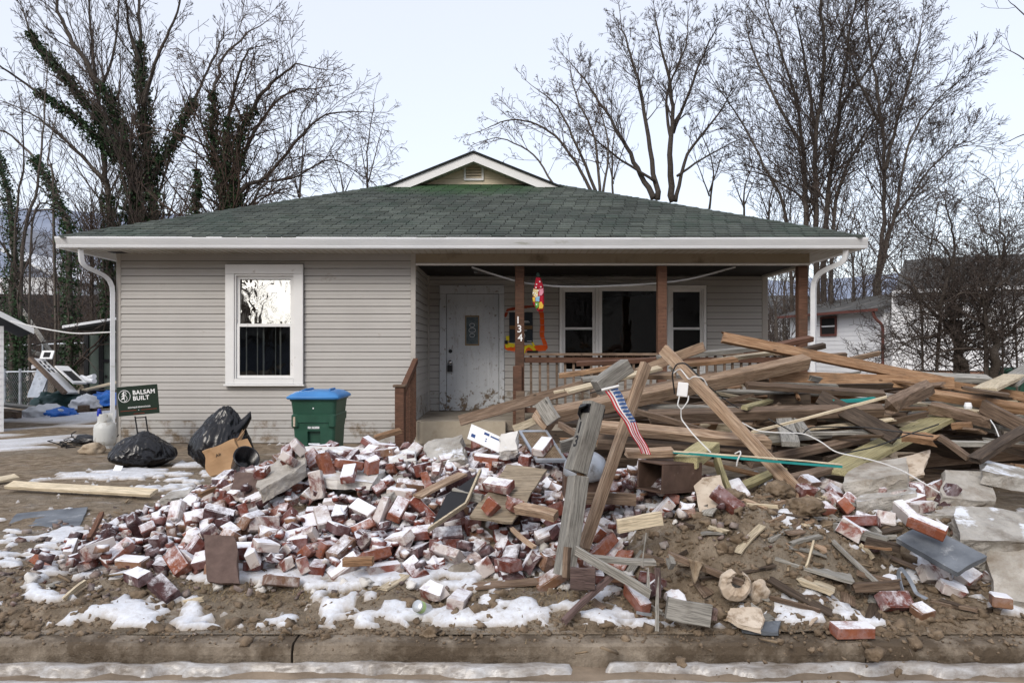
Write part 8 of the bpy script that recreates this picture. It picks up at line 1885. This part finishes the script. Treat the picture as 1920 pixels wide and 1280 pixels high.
REST = [[-87,5316,280,-138,-27,175,3,3],[-2363,5048,143,40,126,-289,4,4],[-203,5904,446,9,-5,224,2,4],[-1846,5051,184,-19,-31,32,2,3],[-2074,5368,289,-74,35,-302,4,3],[-805,6027,482,144,14,123,4,2],[-1064,5291,258,22,31,-85,1,0],[-1673,5988,450,28,1,153,4,2],[-855,6695,512,-28,76,45,2,0],[-1639,6865,517,-25,31,-194,0,0],[-2179,4846,111,-14,-37,201,4,3],[-56,5444,297,-15,-35,240,5,0],[-2102,5570,314,146,-228,38,4,0],[-972,5008,158,52,28,63,5,0],[124,5454,307,5,-40,71,3,4],[-2244,5631,259,1,44,256,1,0],[-449,6707,465,16,-92,-276,2,0],[-1914,6371,466,-295,44,-80,0,3],[262,6311,493,295,-67,0,4,0],[664,4884,208,209,-79,-157,5,4],[209,6510,564,26,35,182,3,3],[-465,5453,328,-4,-38,23,2,4],[-75,5647,401,30,-51,187,1,4],[-298,6598,502,-44,34,0,0,2],[-2199,5268,205,2,-23,107,1,3],[-1794,4742,110,257,2,-10,5,0],[1057,6151,244,-3,61,201,1,4],[-1936,5105,225,26,-233,185,5,2],[43,5297,258,36,13,-106,1,3],[-1457,5654,394,27,18,-4,3,0],[-591,6081,490,-174,-8,-208,0,4],[-2064,4933,149,-82,15,-25,5,4],[-2565,5651,215,-12,-13,170,3,0],[-2434,5538,210,-106,-8,-29,0,2],[-2559,6262,223,50,276,-98,2,2],[-2599,5306,201,-24,-16,-147,1,3],[38,5955,469,-123,-18,-49,1,0],[646,5451,383,24,5,-88,0,0],[1143,5361,494,2,-94,-292,2,0],[-2498,4856,79,-12,17,-308,1,2],[-1779,4843,109,22,-6,-12,3,4],[-2429,5272,154,-42,24,195,4,2],[-2775,5305,88,-50,36,311,5,2],[12,5479,339,186,-101,-158,4,1],[330,6341,536,86,27,151,1,1],[-282,5645,410,-65,-44,180,2,2],[-1556,5981,474,-135,1,-25,4,0],[-1859,6081,469,-19,20,287,2,2],[-576,6410,496,-157,280,18,3,4],[-2691,6466,183,194,8,-172,2,2],[869,5443,479,-58,-23,148,4,4],[-626,5656,357,-37,13,-283,1,0],[-1329,6680,520,5,-26,85,0,3],[685,6082,429,-40,148,-46,5,4],[-1840,5190,219,11,29,-155,4,3],[-795,6148,500,119,149,-184,3,2],[-626,6309,506,-10,6,59,4,2],[145,6695,515,-52,-20,157,3,3],[2677,5308,425,3,6,-138,4,4],[-857,4800,101,-55,-18,251,4,0],[-570,5055,169,72,13,-80,4,0],[279,5860,433,-48,22,32,4,4],[-803,6268,469,-12,8,-39,0,4],[-1980,5307,240,123,-93,7,5,2],[-3115,6100,40,1,-8,-145,0,2],[972,5498,475,134,-8,6,0,4],[-771,5051,147,2,37,-92,4,0],[46,5747,419,-8,16,-162,5,0],[-1778,6469,446,83,13,-113,5,0],[-2344,5331,185,34,12,-119,0,2],[-2878,6522,110,7,-1,187,5,2],[-2136,6667,384,-23,14,-208,5,1],[456,5426,379,29,-92,84,5,3],[-558,5852,459,-86,1,-200,5,4],[-1435,6337,492,-31,49,264,1,0],[-191,5705,402,-5,11,-115,2,3],[-889,6072,463,24,-5,-190,0,2],[2291,5033,380,-38,-16,-240,4,4],[-2335,5913,271,141,309,-38,3,2],[-1036,6242,459,-13,23,-239,5,0],[-2532,5457,170,-12,43,-67,4,0],[210,6400,502,21,-123,143,4,0],[918,5919,430,-49,-33,-37,0,2],[443,5334,281,-29,36,215,5,1],[529,4833,136,-110,20,-112,1,0],[-1330,5820,530,9,0,65,5,1],[-2505,6002,211,18,-160,26,5,2],[738,6333,397,106,11,227,0,4],[1297,6432,69,-270,39,91,5,0],[-2693,6240,155,-299,70,-123,4,4],[159,5320,272,41,22,-147,5,2],[314,5286,253,-14,-32,240,1,2],[-1195,6223,470,72,-360,82,2,2],[1117,6387,174,22,-122,182,2,4],[-2570,6482,206,92,41,-223,2,3],[-413,6439,487,142,31,20,4,2],[1090,5603,470,-179,8,26,0,2],[336,4976,202,-221,-55,14,3,3],[584,5057,224,-40,50,-193,2,4],[-2070,5722,333,1,61,-292,2,2],[194,6051,468,-5,-18,254,5,3],[-2794,5770,92,-80,285,17,4,4],[-2282,6288,308,213,-35,-187,0,2],[800,7234,285,26,-14,-2,3,0],[-1558,4831,98,-28,46,-171,4,0],[-2892,5353,67,-19,-1,162,0,2],[-849,5479,325,-9,0,-226,4,3],[1005,5969,339,58,1,-297,5,4],[-8,6110,463,-5,19,-181,2,4],[-1625,4972,160,-258,-25,81,4,0],[-1642,6512,521,-4,-6,-93,3,0],[43,6378,511,-279,8,27,0,0],[-1542,5062,175,70,21,58,5,0],[-2271,5405,226,85,-18,-141,3,2],[-468,6081,459,16,-13,102,0,4],[-2896,7081,69,-16,-71,-105,2,4],[-1587,6137,491,-17,32,259,2,0],[-585,6775,477,-265,139,-94,4,4],[546,5213,301,190,-68,97,4,1],[1200,6536,118,31,-55,-270,2,2],[854,5633,466,13,26,-215,2,4],[60,4697,81,-33,34,53,3,0],[-691,6133,470,24,4,-187,4,0],[-1023,6680,459,-21,-70,164,1,4],[-2124,5877,333,-50,-2,182,0,1],[-2758,6565,138,151,32,-151,1,2],[-344,6782,495,-5,-12,-122,0,2],[-915,6880,480,9,48,-265,2,3],[-722,6846,462,-147,-23,-120,4,0],[-1219,5211,241,-31,-9,-326,0,1],[271,5674,404,25,-71,235,1,2],[-628,5933,447,-52,15,260,4,2],[658,5898,383,73,-5,239,2,0],[243,6522,480,5,-36,239,2,2],[186,4711,109,36,-39,-124,4,4],[-393,5020,157,-27,5,-301,0,1],[-1006,6106,443,-14,16,-46,4,2],[-1066,7205,451,31,68,40,2,0],[-2239,5847,298,80,-211,37,5,1],[541,5391,339,-113,-18,-229,3,4],[-2396,6372,266,-4,5,-28,0,0],[477,6240,457,96,2,117,1,4],[-2712,5080,103,-91,43,190,2,4],[-1358,6477,523,-3,7,209,5,0],[-1498,6611,465,-157,-20,-140,0,4],[-1042,6706,507,0,3,-22,3,1],[-1548,7278,380,167,81,100,3,4],[-2667,5895,159,51,-139,-137,4,3],[-2968,6333,37,-252,-26,-162,4,1],[439,4859,156,-247,128,144,4,3],[589,4867,154,201,24,-102,3,4],[643,5283,347,-253,-3,-127,5,4],[-1477,5912,498,237,94,-131,2,0],[92,6287,480,-47,19,-321,0,4],[1006,6363,190,54,0,115,2,4],[626,6728,399,30,37,126,5,4],[-1277,6563,476,201,-69,-249,5,2],[-831,6480,488,-31,43,-220,3,0],[-2518,6838,250,-17,59,190,1,2],[2863,5237,404,-1,9,-195,5,1],[-2671,4884,73,-7,30,-31,5,2],[-2644,5346,98,-27,-3,135,2,2],[-853,5303,269,24,-24,304,2,2],[-2449,5674,209,-21,-13,40,4,0],[-735,5739,380,36,6,2,3,3],[-2908,6116,66,71,-21,-98,0,2],[-2520,6120,187,9,-38,-75,5,0],[-1435,6058,459,2,-24,195,4,4],[-1131,6385,476,-168,-22,276,3,3],[582,6095,413,-40,38,-93,5,0],[-817,6566,449,-1,-23,-188,5,4],[-79,6483,466,15,5,-176,3,0],[444,6515,454,-22,-16,172,1,1],[-1887,6659,403,-31,-30,101,2,3],[-1835,6944,414,-6,-31,192,3,2],[-1676,6869,455,-15,23,-221,0,2],[-821,6935,436,36,48,226,4,3],[-1644,7145,409,148,32,162,0,2],[615,7129,353,27,-8,-125,4,1],[-1213,7886,119,-7,-25,-137,4,0],[-339,7351,321,26,-17,-270,5,0],[-2515,4938,102,171,342,19,4,2],[685,5991,394,72,56,259,3,4],[-141,6312,502,7,28,-299,0,2],[-172,6817,503,-22,-12,37,5,3],[-390,6961,447,-23,16,65,0,1],[794,5961,421,141,-5,84,2,0],[385,6616,514,104,-53,12,4,1],[860,6773,340,282,-24,-189,2,4],[1328,7057,48,311,12,52,2,0],[-795,7233,385,-79,362,-29,5,2],[-1128,5911,541,-293,1,-52,4,2]]
BRICK_LABELS = "lone orange red brick lying by itself on the kerb|half brown brick standing on the mud at the right edge|orange red brick resting on the slate slab|single snow capped brick lying on the plywood sheet|pink limed brick lying farthest forward right of the drink can|broken pink limed brick above the drink can|whole red brick in front of the slate slab|whole brown brick right of the slate slab, nearest|whole orange red brick right of the grey post's foot, second nearest|whole dark plum brick left of the brown roofing slab|whole brown brick left of the grey post's foot|whole red brick right of the pale stone slab|whole red brick left of the brown roofing slab, nearest|whole pink limed brick left of the mustard wood offcut, nearest|whole orange red brick in front of the red painted stick|whole orange red brick left of the brown roofing slab|whole pink limed brick in front of the slate slab|whole dark plum brick left of the square edged block|broken pink limed brick in front of the slate slab|whole dark plum brick left of the flue pipe|whole pink limed brick above the slate slab|whole red brick above the grey post's foot, nearest|whole brown brick left of the mustard wood offcut|whole pink limed brick in front of the red painted stick|broken brown brick in front of the slate slab|whole pink limed brick right of the mustard wood offcut, nearest|whole brown brick right of the brown roofing slab|whole red brick left of the plywood sheet, nearest|whole brown brick in front of the red painted stick|whole brown brick above the slate slab|broken orange red brick in front of the short pine board|whole red brick above the drink can|whole pink limed brick in front of the broken drawer front, second nearest|whole dark plum brick above the short pine board|whole dark plum brick in front of the red painted stick, second nearest|broken pink limed brick right of the lumber stud's foot, nearest|whole pink limed brick right of the short pine board|broken pink limed brick in front of the short pine board|whole orange red brick right of the mustard wood offcut|whole pink limed brick left of the snow blanketed slab|whole dark plum brick right of the lumber stud's foot|broken pink limed brick right of the slate slab, nearest|whole pink limed brick in front of the vent grille, third nearest|whole red brick left of the grey post's foot|broken red brick right of the slate slab|whole red brick left of the short pine board|whole pink limed brick left of the snowy concrete shard|whole dark plum brick in front of the broken drawer front, second nearest|whole dark plum brick above the brown roofing slab, second nearest|whole orange red brick right of the grey post's foot, nearest|broken dark plum brick right of the slate slab|whole orange red brick in front of the snowy concrete shard|whole orange red brick left of the snow blanketed slab|whole dark plum brick above the broken drawer front, second nearest|whole brown brick left of the flue pipe|whole pink limed brick above the brown roofing slab|whole brown brick in front of the brown roofing slab|whole pink limed brick in front of the ribbed leaning slab, second nearest|broken pink limed brick right of the brown roofing slab, nearest|broken pink limed brick left of the slate slab, nearest|whole brown brick above the grey post's foot|whole red brick right of the lumber stud's foot|whole pink limed brick in front of the snowy concrete shard|broken pink limed brick in front of the broken drawer front, second nearest|whole pink limed brick in front of the ribbed leaning slab, third nearest|broken dark plum brick left of the brown roofing slab, second nearest|broken pink limed brick right of the slate slab, second nearest|broken red brick left of the mustard wood offcut, nearest|whole pink limed brick in front of the broken drawer front, third nearest|whole dark plum brick in front of the broken drawer front, nearest|broken red brick above the lumber stud's foot, nearest|whole red brick left of the broken drawer front, second nearest|whole pink limed brick in front of the snow blanketed slab, second nearest|whole pink limed brick right of the pale stone slab, second nearest|whole red brick right of the snow blanketed slab|whole pink limed brick above the vent grille|whole orange red brick right of the lumber stud's foot, second nearest|broken red brick above the drink can|whole orange red brick above the brown roofing slab, second nearest|whole pink limed brick right of the snowy concrete shard|whole pink limed brick right of the mustard wood offcut, third nearest|whole red brick right of the broken drawer front|whole dark plum brick right of the plywood sheet|whole red brick left of the broken drawer front, nearest|whole brown brick right of the snowy concrete shard|broken orange red brick right of the lumber stud's foot|broken pink limed brick left of the slate slab, second nearest|whole pink limed brick in front of the ribbed leaning slab, nearest|broken dark plum brick right of the lumber stud's foot, second nearest|whole pink limed brick right of the brown roofing slab|broken orange red brick left of the plywood sheet|whole red brick left of the ribbed leaning slab|whole dark plum brick above the mustard wood offcut, nearest|broken red brick right of the grey post's foot|broken red brick left of the grey post's foot, second nearest|whole dark plum brick above the grey post's foot|broken brown brick right of the grey post's foot, second nearest|whole red brick above the short pine board, nearest|broken red brick in front of the short pine board|whole pink limed brick left of the mustard wood offcut, second nearest|broken orange red brick in front of the plywood sheet|whole pink limed brick in front of the heap's left tip|whole pink limed brick above the grey post's foot, nearest|broken orange red brick above the short pine board|broken dark plum brick in front of the snow blanketed slab|whole dark plum brick above the plywood sheet, second nearest|broken brown brick right of the grey post's foot, nearest|broken brown brick left of the pale stone slab|whole dark plum brick in front of the broken drawer front, third nearest|whole brown brick above the brown roofing slab, second nearest|whole pink limed brick left of the short pine board|broken dark plum brick in front of the plywood sheet, second nearest|broken dark plum brick left of the short pine board|broken brown brick right of the broken drawer front|broken orange red brick left of the heap's left tip|whole orange red brick above the mustard wood offcut|broken pink limed brick in front of the broken drawer front, nearest|whole dark plum brick above the mustard wood offcut, second nearest|whole dark plum brick right of the red painted stick, third nearest|broken red brick left of the brown roofing slab|broken orange red brick above the grey post's foot|broken dark plum brick left of the grey post's foot, second nearest|broken red brick right of the broken drawer front|broken dark plum brick left of the grey post's foot, nearest|broken pink limed brick above the slate slab, nearest|whole red brick right of the plywood sheet, nearest|broken brown brick right of the brown roofing slab|whole dark plum brick in front of the snowy concrete shard|broken brown brick left of the grey post's foot, second nearest|whole orange red brick right of the ribbed leaning slab|whole brown brick above the brown roofing slab, nearest|whole brown brick right of the broken drawer front|broken red brick left of the ribbed leaning slab|whole red brick right of the red painted stick|whole pink limed brick left of the square edged block|whole pink limed brick in front of the concrete lump by the steps, nearest|whole red brick above the flue pipe|broken dark plum brick in front of the plywood sheet, nearest|broken dark plum brick left of the brown roofing slab, nearest|broken orange red brick right of the snow blanketed slab|whole dark plum brick in front of the cardboard box, nearest|whole orange red brick in front of the paper carton, second nearest|whole orange red brick left of the mustard wood offcut, second nearest|whole dark plum brick above the broken drawer front, nearest|whole orange red brick in front of the green bin|whole orange red brick above the broken drawer front|whole pink limed brick in front of the snow blanketed slab, nearest|whole red brick right of the brown roofing slab|whole brown brick above the lumber stud's foot, nearest|broken pink limed brick right of the grey post's foot|broken orange red brick right of the flue pipe|broken red brick right of the mustard wood offcut|whole pink limed brick in front of the short pine board|whole red brick right of the plywood sheet, second nearest|whole red brick in front of the broken drawer front|whole dark plum brick left of the grey post's foot|broken pink limed brick above the lumber stud's foot|whole red brick left of the plywood sheet, second nearest|whole orange red brick right of the lumber stud's foot, nearest|whole orange red brick left of the mustard wood offcut, nearest|whole pink limed brick above the ribbed leaning slab|broken dark plum brick in front of the short pine board|whole pink limed brick right of the mustard wood offcut, second nearest|whole red brick above the grey post's foot, second nearest|broken orange red brick in front of the ribbed leaning slab|broken pink limed brick above the slate slab, second nearest|broken pink limed brick in front of the heap's left tip|broken dark plum brick right of the brown roofing slab, nearest|broken red brick in front of the plywood sheet, second nearest|whole red brick in front of the ribbed leaning slab, second nearest|whole brown brick above the lumber stud's foot, second nearest|broken red brick left of the square edged block|whole pink limed brick above the lumber stud's foot|whole pink limed brick right of the lumber stud's foot|broken red brick left of the vent grille|broken red brick right of the brown roofing slab|broken pink limed brick right of the brown roofing slab, second nearest|broken brown brick above the brown roofing slab|whole pink limed brick left of the green bin|whole orange red brick above the snow blanketed slab|whole red brick above the slate slab|broken red brick left of the mustard wood offcut, second nearest|broken pink limed brick left of the pale stone slab|broken red brick left of the snowy concrete shard|broken orange red brick left of the flue pipe|broken dark plum brick in front of the vent grille|whole orange red brick right of the vent grille, nearest|whole dark plum brick above the brown roofing slab, nearest|broken pink limed brick right of the lumber stud's foot, second nearest|whole red brick in front of the ribbed leaning slab, nearest|whole red brick above the grey post's foot, third nearest|broken pink limed brick left of the broken drawer front, nearest|whole pink limed brick left of the brown roofing slab|broken pink limed brick right of the brown roofing slab, third nearest|broken dark plum brick in front of the snowy concrete shard|broken pink limed brick right of the plywood sheet, nearest|broken pink limed brick right of the plywood sheet, second nearest|broken red brick in front of the plywood sheet, nearest|whole pink limed brick in front of the concrete lump by the steps, second nearest|broken pink limed brick left of the mustard wood offcut|broken pink limed brick left of the short pine board|whole dark plum brick right of the snow blanketed slab|whole red brick left of the pale stone slab, second nearest|whole orange red brick right of the vent grille, second nearest|broken red brick in front of the ribbed leaning slab, second nearest|whole red brick in front of the concrete lump by the steps|whole brown brick right of the slate slab, second nearest|whole orange red brick above the brown roofing slab, nearest|whole pink limed brick right of the flue pipe|broken red brick right of the plywood sheet|whole pink limed brick in front of the broken drawer front, nearest|broken dark plum brick right of the red painted stick, third nearest|broken pink limed brick in front of the cardboard box, second nearest|broken pink limed brick in front of the concrete lump by the steps|broken pink limed brick right of the ribbed leaning slab, second nearest|broken dark plum brick in front of the heap's left tip|broken red brick above the short pine board|whole pink limed brick in front of the stair newel post, nearest|whole red brick above the ribbed leaning slab|whole red brick in front of the paper carton|whole brown brick in front of the stair newel post|broken dark plum brick left of the mustard wood offcut|broken dark plum brick left of the ribbed leaning slab|broken pink limed brick right of the ribbed leaning slab, nearest|broken dark plum brick in front of the ribbed leaning slab|broken orange red brick above the snowy concrete shard|broken orange red brick left of the brown roofing slab, second nearest|whole pink limed brick above the plywood sheet|whole dark plum brick right of the concrete lump by the steps|broken brown brick left of the brown roofing slab|whole dark plum brick in front of the cardboard box, second nearest|whole red brick left of the concrete lump by the steps|broken dark plum brick right of the vent grille|broken pink limed brick left of the broken drawer front, second nearest|whole red brick left of the brown roofing slab, second nearest|whole pink limed brick in front of the vent grille, second nearest|whole pink limed brick right of the red painted stick|whole pink limed brick in front of the stair newel post, second nearest|whole pink limed brick left of the plywood sheet|broken red brick right of the lumber stud's foot|whole brown brick in front of the paper carton|whole pink limed brick in front of the cardboard box|broken red brick in front of the cardboard box|broken red brick above the snowy concrete shard, second nearest|whole red brick in front of the ribbed leaning slab, third nearest|broken dark plum brick above the mustard wood offcut, second nearest|whole dark plum brick in front of the red painted stick, nearest|whole dark plum brick right of the vent grille|whole pink limed brick right of the paper carton|whole red brick left of the stair newel post|broken red brick above the lumber stud's foot, second nearest|whole red brick above the brown roofing slab|broken red brick above the snowy concrete shard, nearest|whole red brick right of the vent grille|broken pink limed brick in front of the cardboard box, nearest|broken pink limed brick right of the broken drawer front|whole red brick above the short pine board, second nearest|broken dark plum brick right of the heap's left tip|broken dark plum brick above the brown roofing slab|broken orange red brick above the plywood sheet|whole orange red brick in front of the flue pipe|broken brown brick in front of the vent grille|broken dark plum brick right of the red painted stick, second nearest|whole orange red brick right of the snow blanketed slab|whole red brick in front of the green bin|broken orange red brick left of the mustard wood offcut|broken red brick left of the grey post's foot, nearest|whole dark plum brick in front of the concrete lump by the steps|broken dark plum brick right of the red painted stick, nearest|whole dark plum brick right of the red painted stick, second nearest|whole red brick in front of the snow blanketed slab|broken red brick in front of the ribbed leaning slab, nearest|whole orange red brick above the short pine board, second nearest|whole dark plum brick above the snow blanketed slab, nearest|whole pink limed brick right of the vent grille|broken orange red brick right of the grey post's foot|whole pink limed brick above the grey post's foot, second nearest|broken brown brick left of the grey post's foot, nearest|whole dark plum brick right of the red painted stick, nearest|whole orange red brick above the short pine board, nearest|broken dark plum brick above the snowy concrete shard|whole brown brick in front of the vent grille|broken dark plum brick right of the lumber stud's foot, nearest|whole pink limed brick right of the pale stone slab, nearest|whole dark plum brick above the plywood sheet, nearest|broken orange red brick left of the brown roofing slab, nearest|broken dark plum brick above the mustard wood offcut, nearest|broken brown brick above the grey post's foot|whole red brick right of the snowy concrete shard|broken dark plum brick right of the brown roofing slab, second nearest|whole dark plum brick above the snow blanketed slab, second nearest|whole pink limed brick in front of the vent grille, nearest|whole pink limed brick left of the stair newel post|whole orange red brick in front of the paper carton, nearest|broken pink limed brick in front of the cardboard box, third nearest|whole pink limed brick left of the vent grille|broken red brick above the plywood sheet|whole dark plum brick in front of the flue pipe|whole red brick left of the pale stone slab, nearest|broken pink limed brick in front of the stair newel post".split('|')
BSZ = [(.204, .099, .064), (.204, .098, .062), (.20, .096, .064), (.148, .098, .064), (.11, .098, .064), (.13, .10, .07)]
BMAT = ["brick_red", "brick_orange", "brick_plum", "brick_brown", "brick_limed"]
def brick_geo(sz, seed, brk):
    rr = random.Random(seed); bm = bmesh.new(); bmesh.ops.create_cube(bm, size=1)
    for v in bm.verts: v.co = Vector([v.co[k] * sz[k] for k in range(3)])
    if brk:                                    # one end broken off unevenly
        for v in bm.verts:
            if v.co.x > 0: v.co.x += rr.uniform(-.035, .012); v.co.y *= rr.uniform(.8, 1); v.co.z *= rr.uniform(.75, 1)
    if seed % 3 == 1:                          # knocked corner
        v = list(bm.verts)[rr.randrange(8)]; bmesh.ops.bevel(bm, geom=[v], offset=.022, segments=1, affect='VERTICES')
    bmesh.ops.bevel(bm, geom=bm.edges[:], offset=.006, segments=1, affect='EDGES', clamp_overlap=True)
    for v in bm.verts: v.co += Vector((rr.uniform(-1, 1), rr.uniform(-1, 1), rr.uniform(-1, 1))) * .0040
    if sz[0] == .14 or (brk and seed % 3 == 2):      # lump with mortar still stuck on
        bmesh.ops.subdivide_edges(bm, edges=[e for e in bm.edges if e.calc_length() > .03], cuts=1, use_grid_fill=True)
        for v in bm.verts: v.co += v.co.normalized() * .026 * mn.noise(v.co * 22 + Vector((seed, 0, 0))) + Vector((0, 0, .008 * mn.noise(v.co * 60)))
    bm.verts.index_update(); vs = [v.co.copy() for v in bm.verts]; fs = [[v.index for v in f.verts] for f in bm.faces]; bm.free()
    return vs, fs
GEO = {(v, k): brick_geo(BSZ[v], v * 11 + k * 4 + 1, v >= 3) for v in range(6) for k in range(5)}
BME = {}
def brick_mesh(v, k, m):
    if (v, k, m) not in BME: mb = MB(); mb.add(*GEO[(v, k)]); BME[(v, k, m)] = mb.mesh("brick", M[BMAT[m]])
    return BME[(v, k, m)]
def bmx(b): return Matrix.Translation((b[0] / 1000, b[1] / 1000, b[2] / 1000)) @ Euler((b[3] / 100, b[4] / 100, b[5] / 100)).to_matrix().to_4x4()
for i, b in enumerate(BRICKS):
    o = link("brick", brick_mesh(b[6], i % 5, b[7])); o.matrix_basis = bmx(b)
    tag(o, BRICK_LABELS[i], "brick", "bricks of the rubble heaps")
mb = MB()
for i, b in enumerate(REST):
    vs, fs = GEO[(b[6], i % 5)]; X = bmx(b); mb.add([X @ v for v in vs], fs, b[7])
tag(mb.build("buried_bricks", [M[q] for q in BMAT]), kind="stuff")
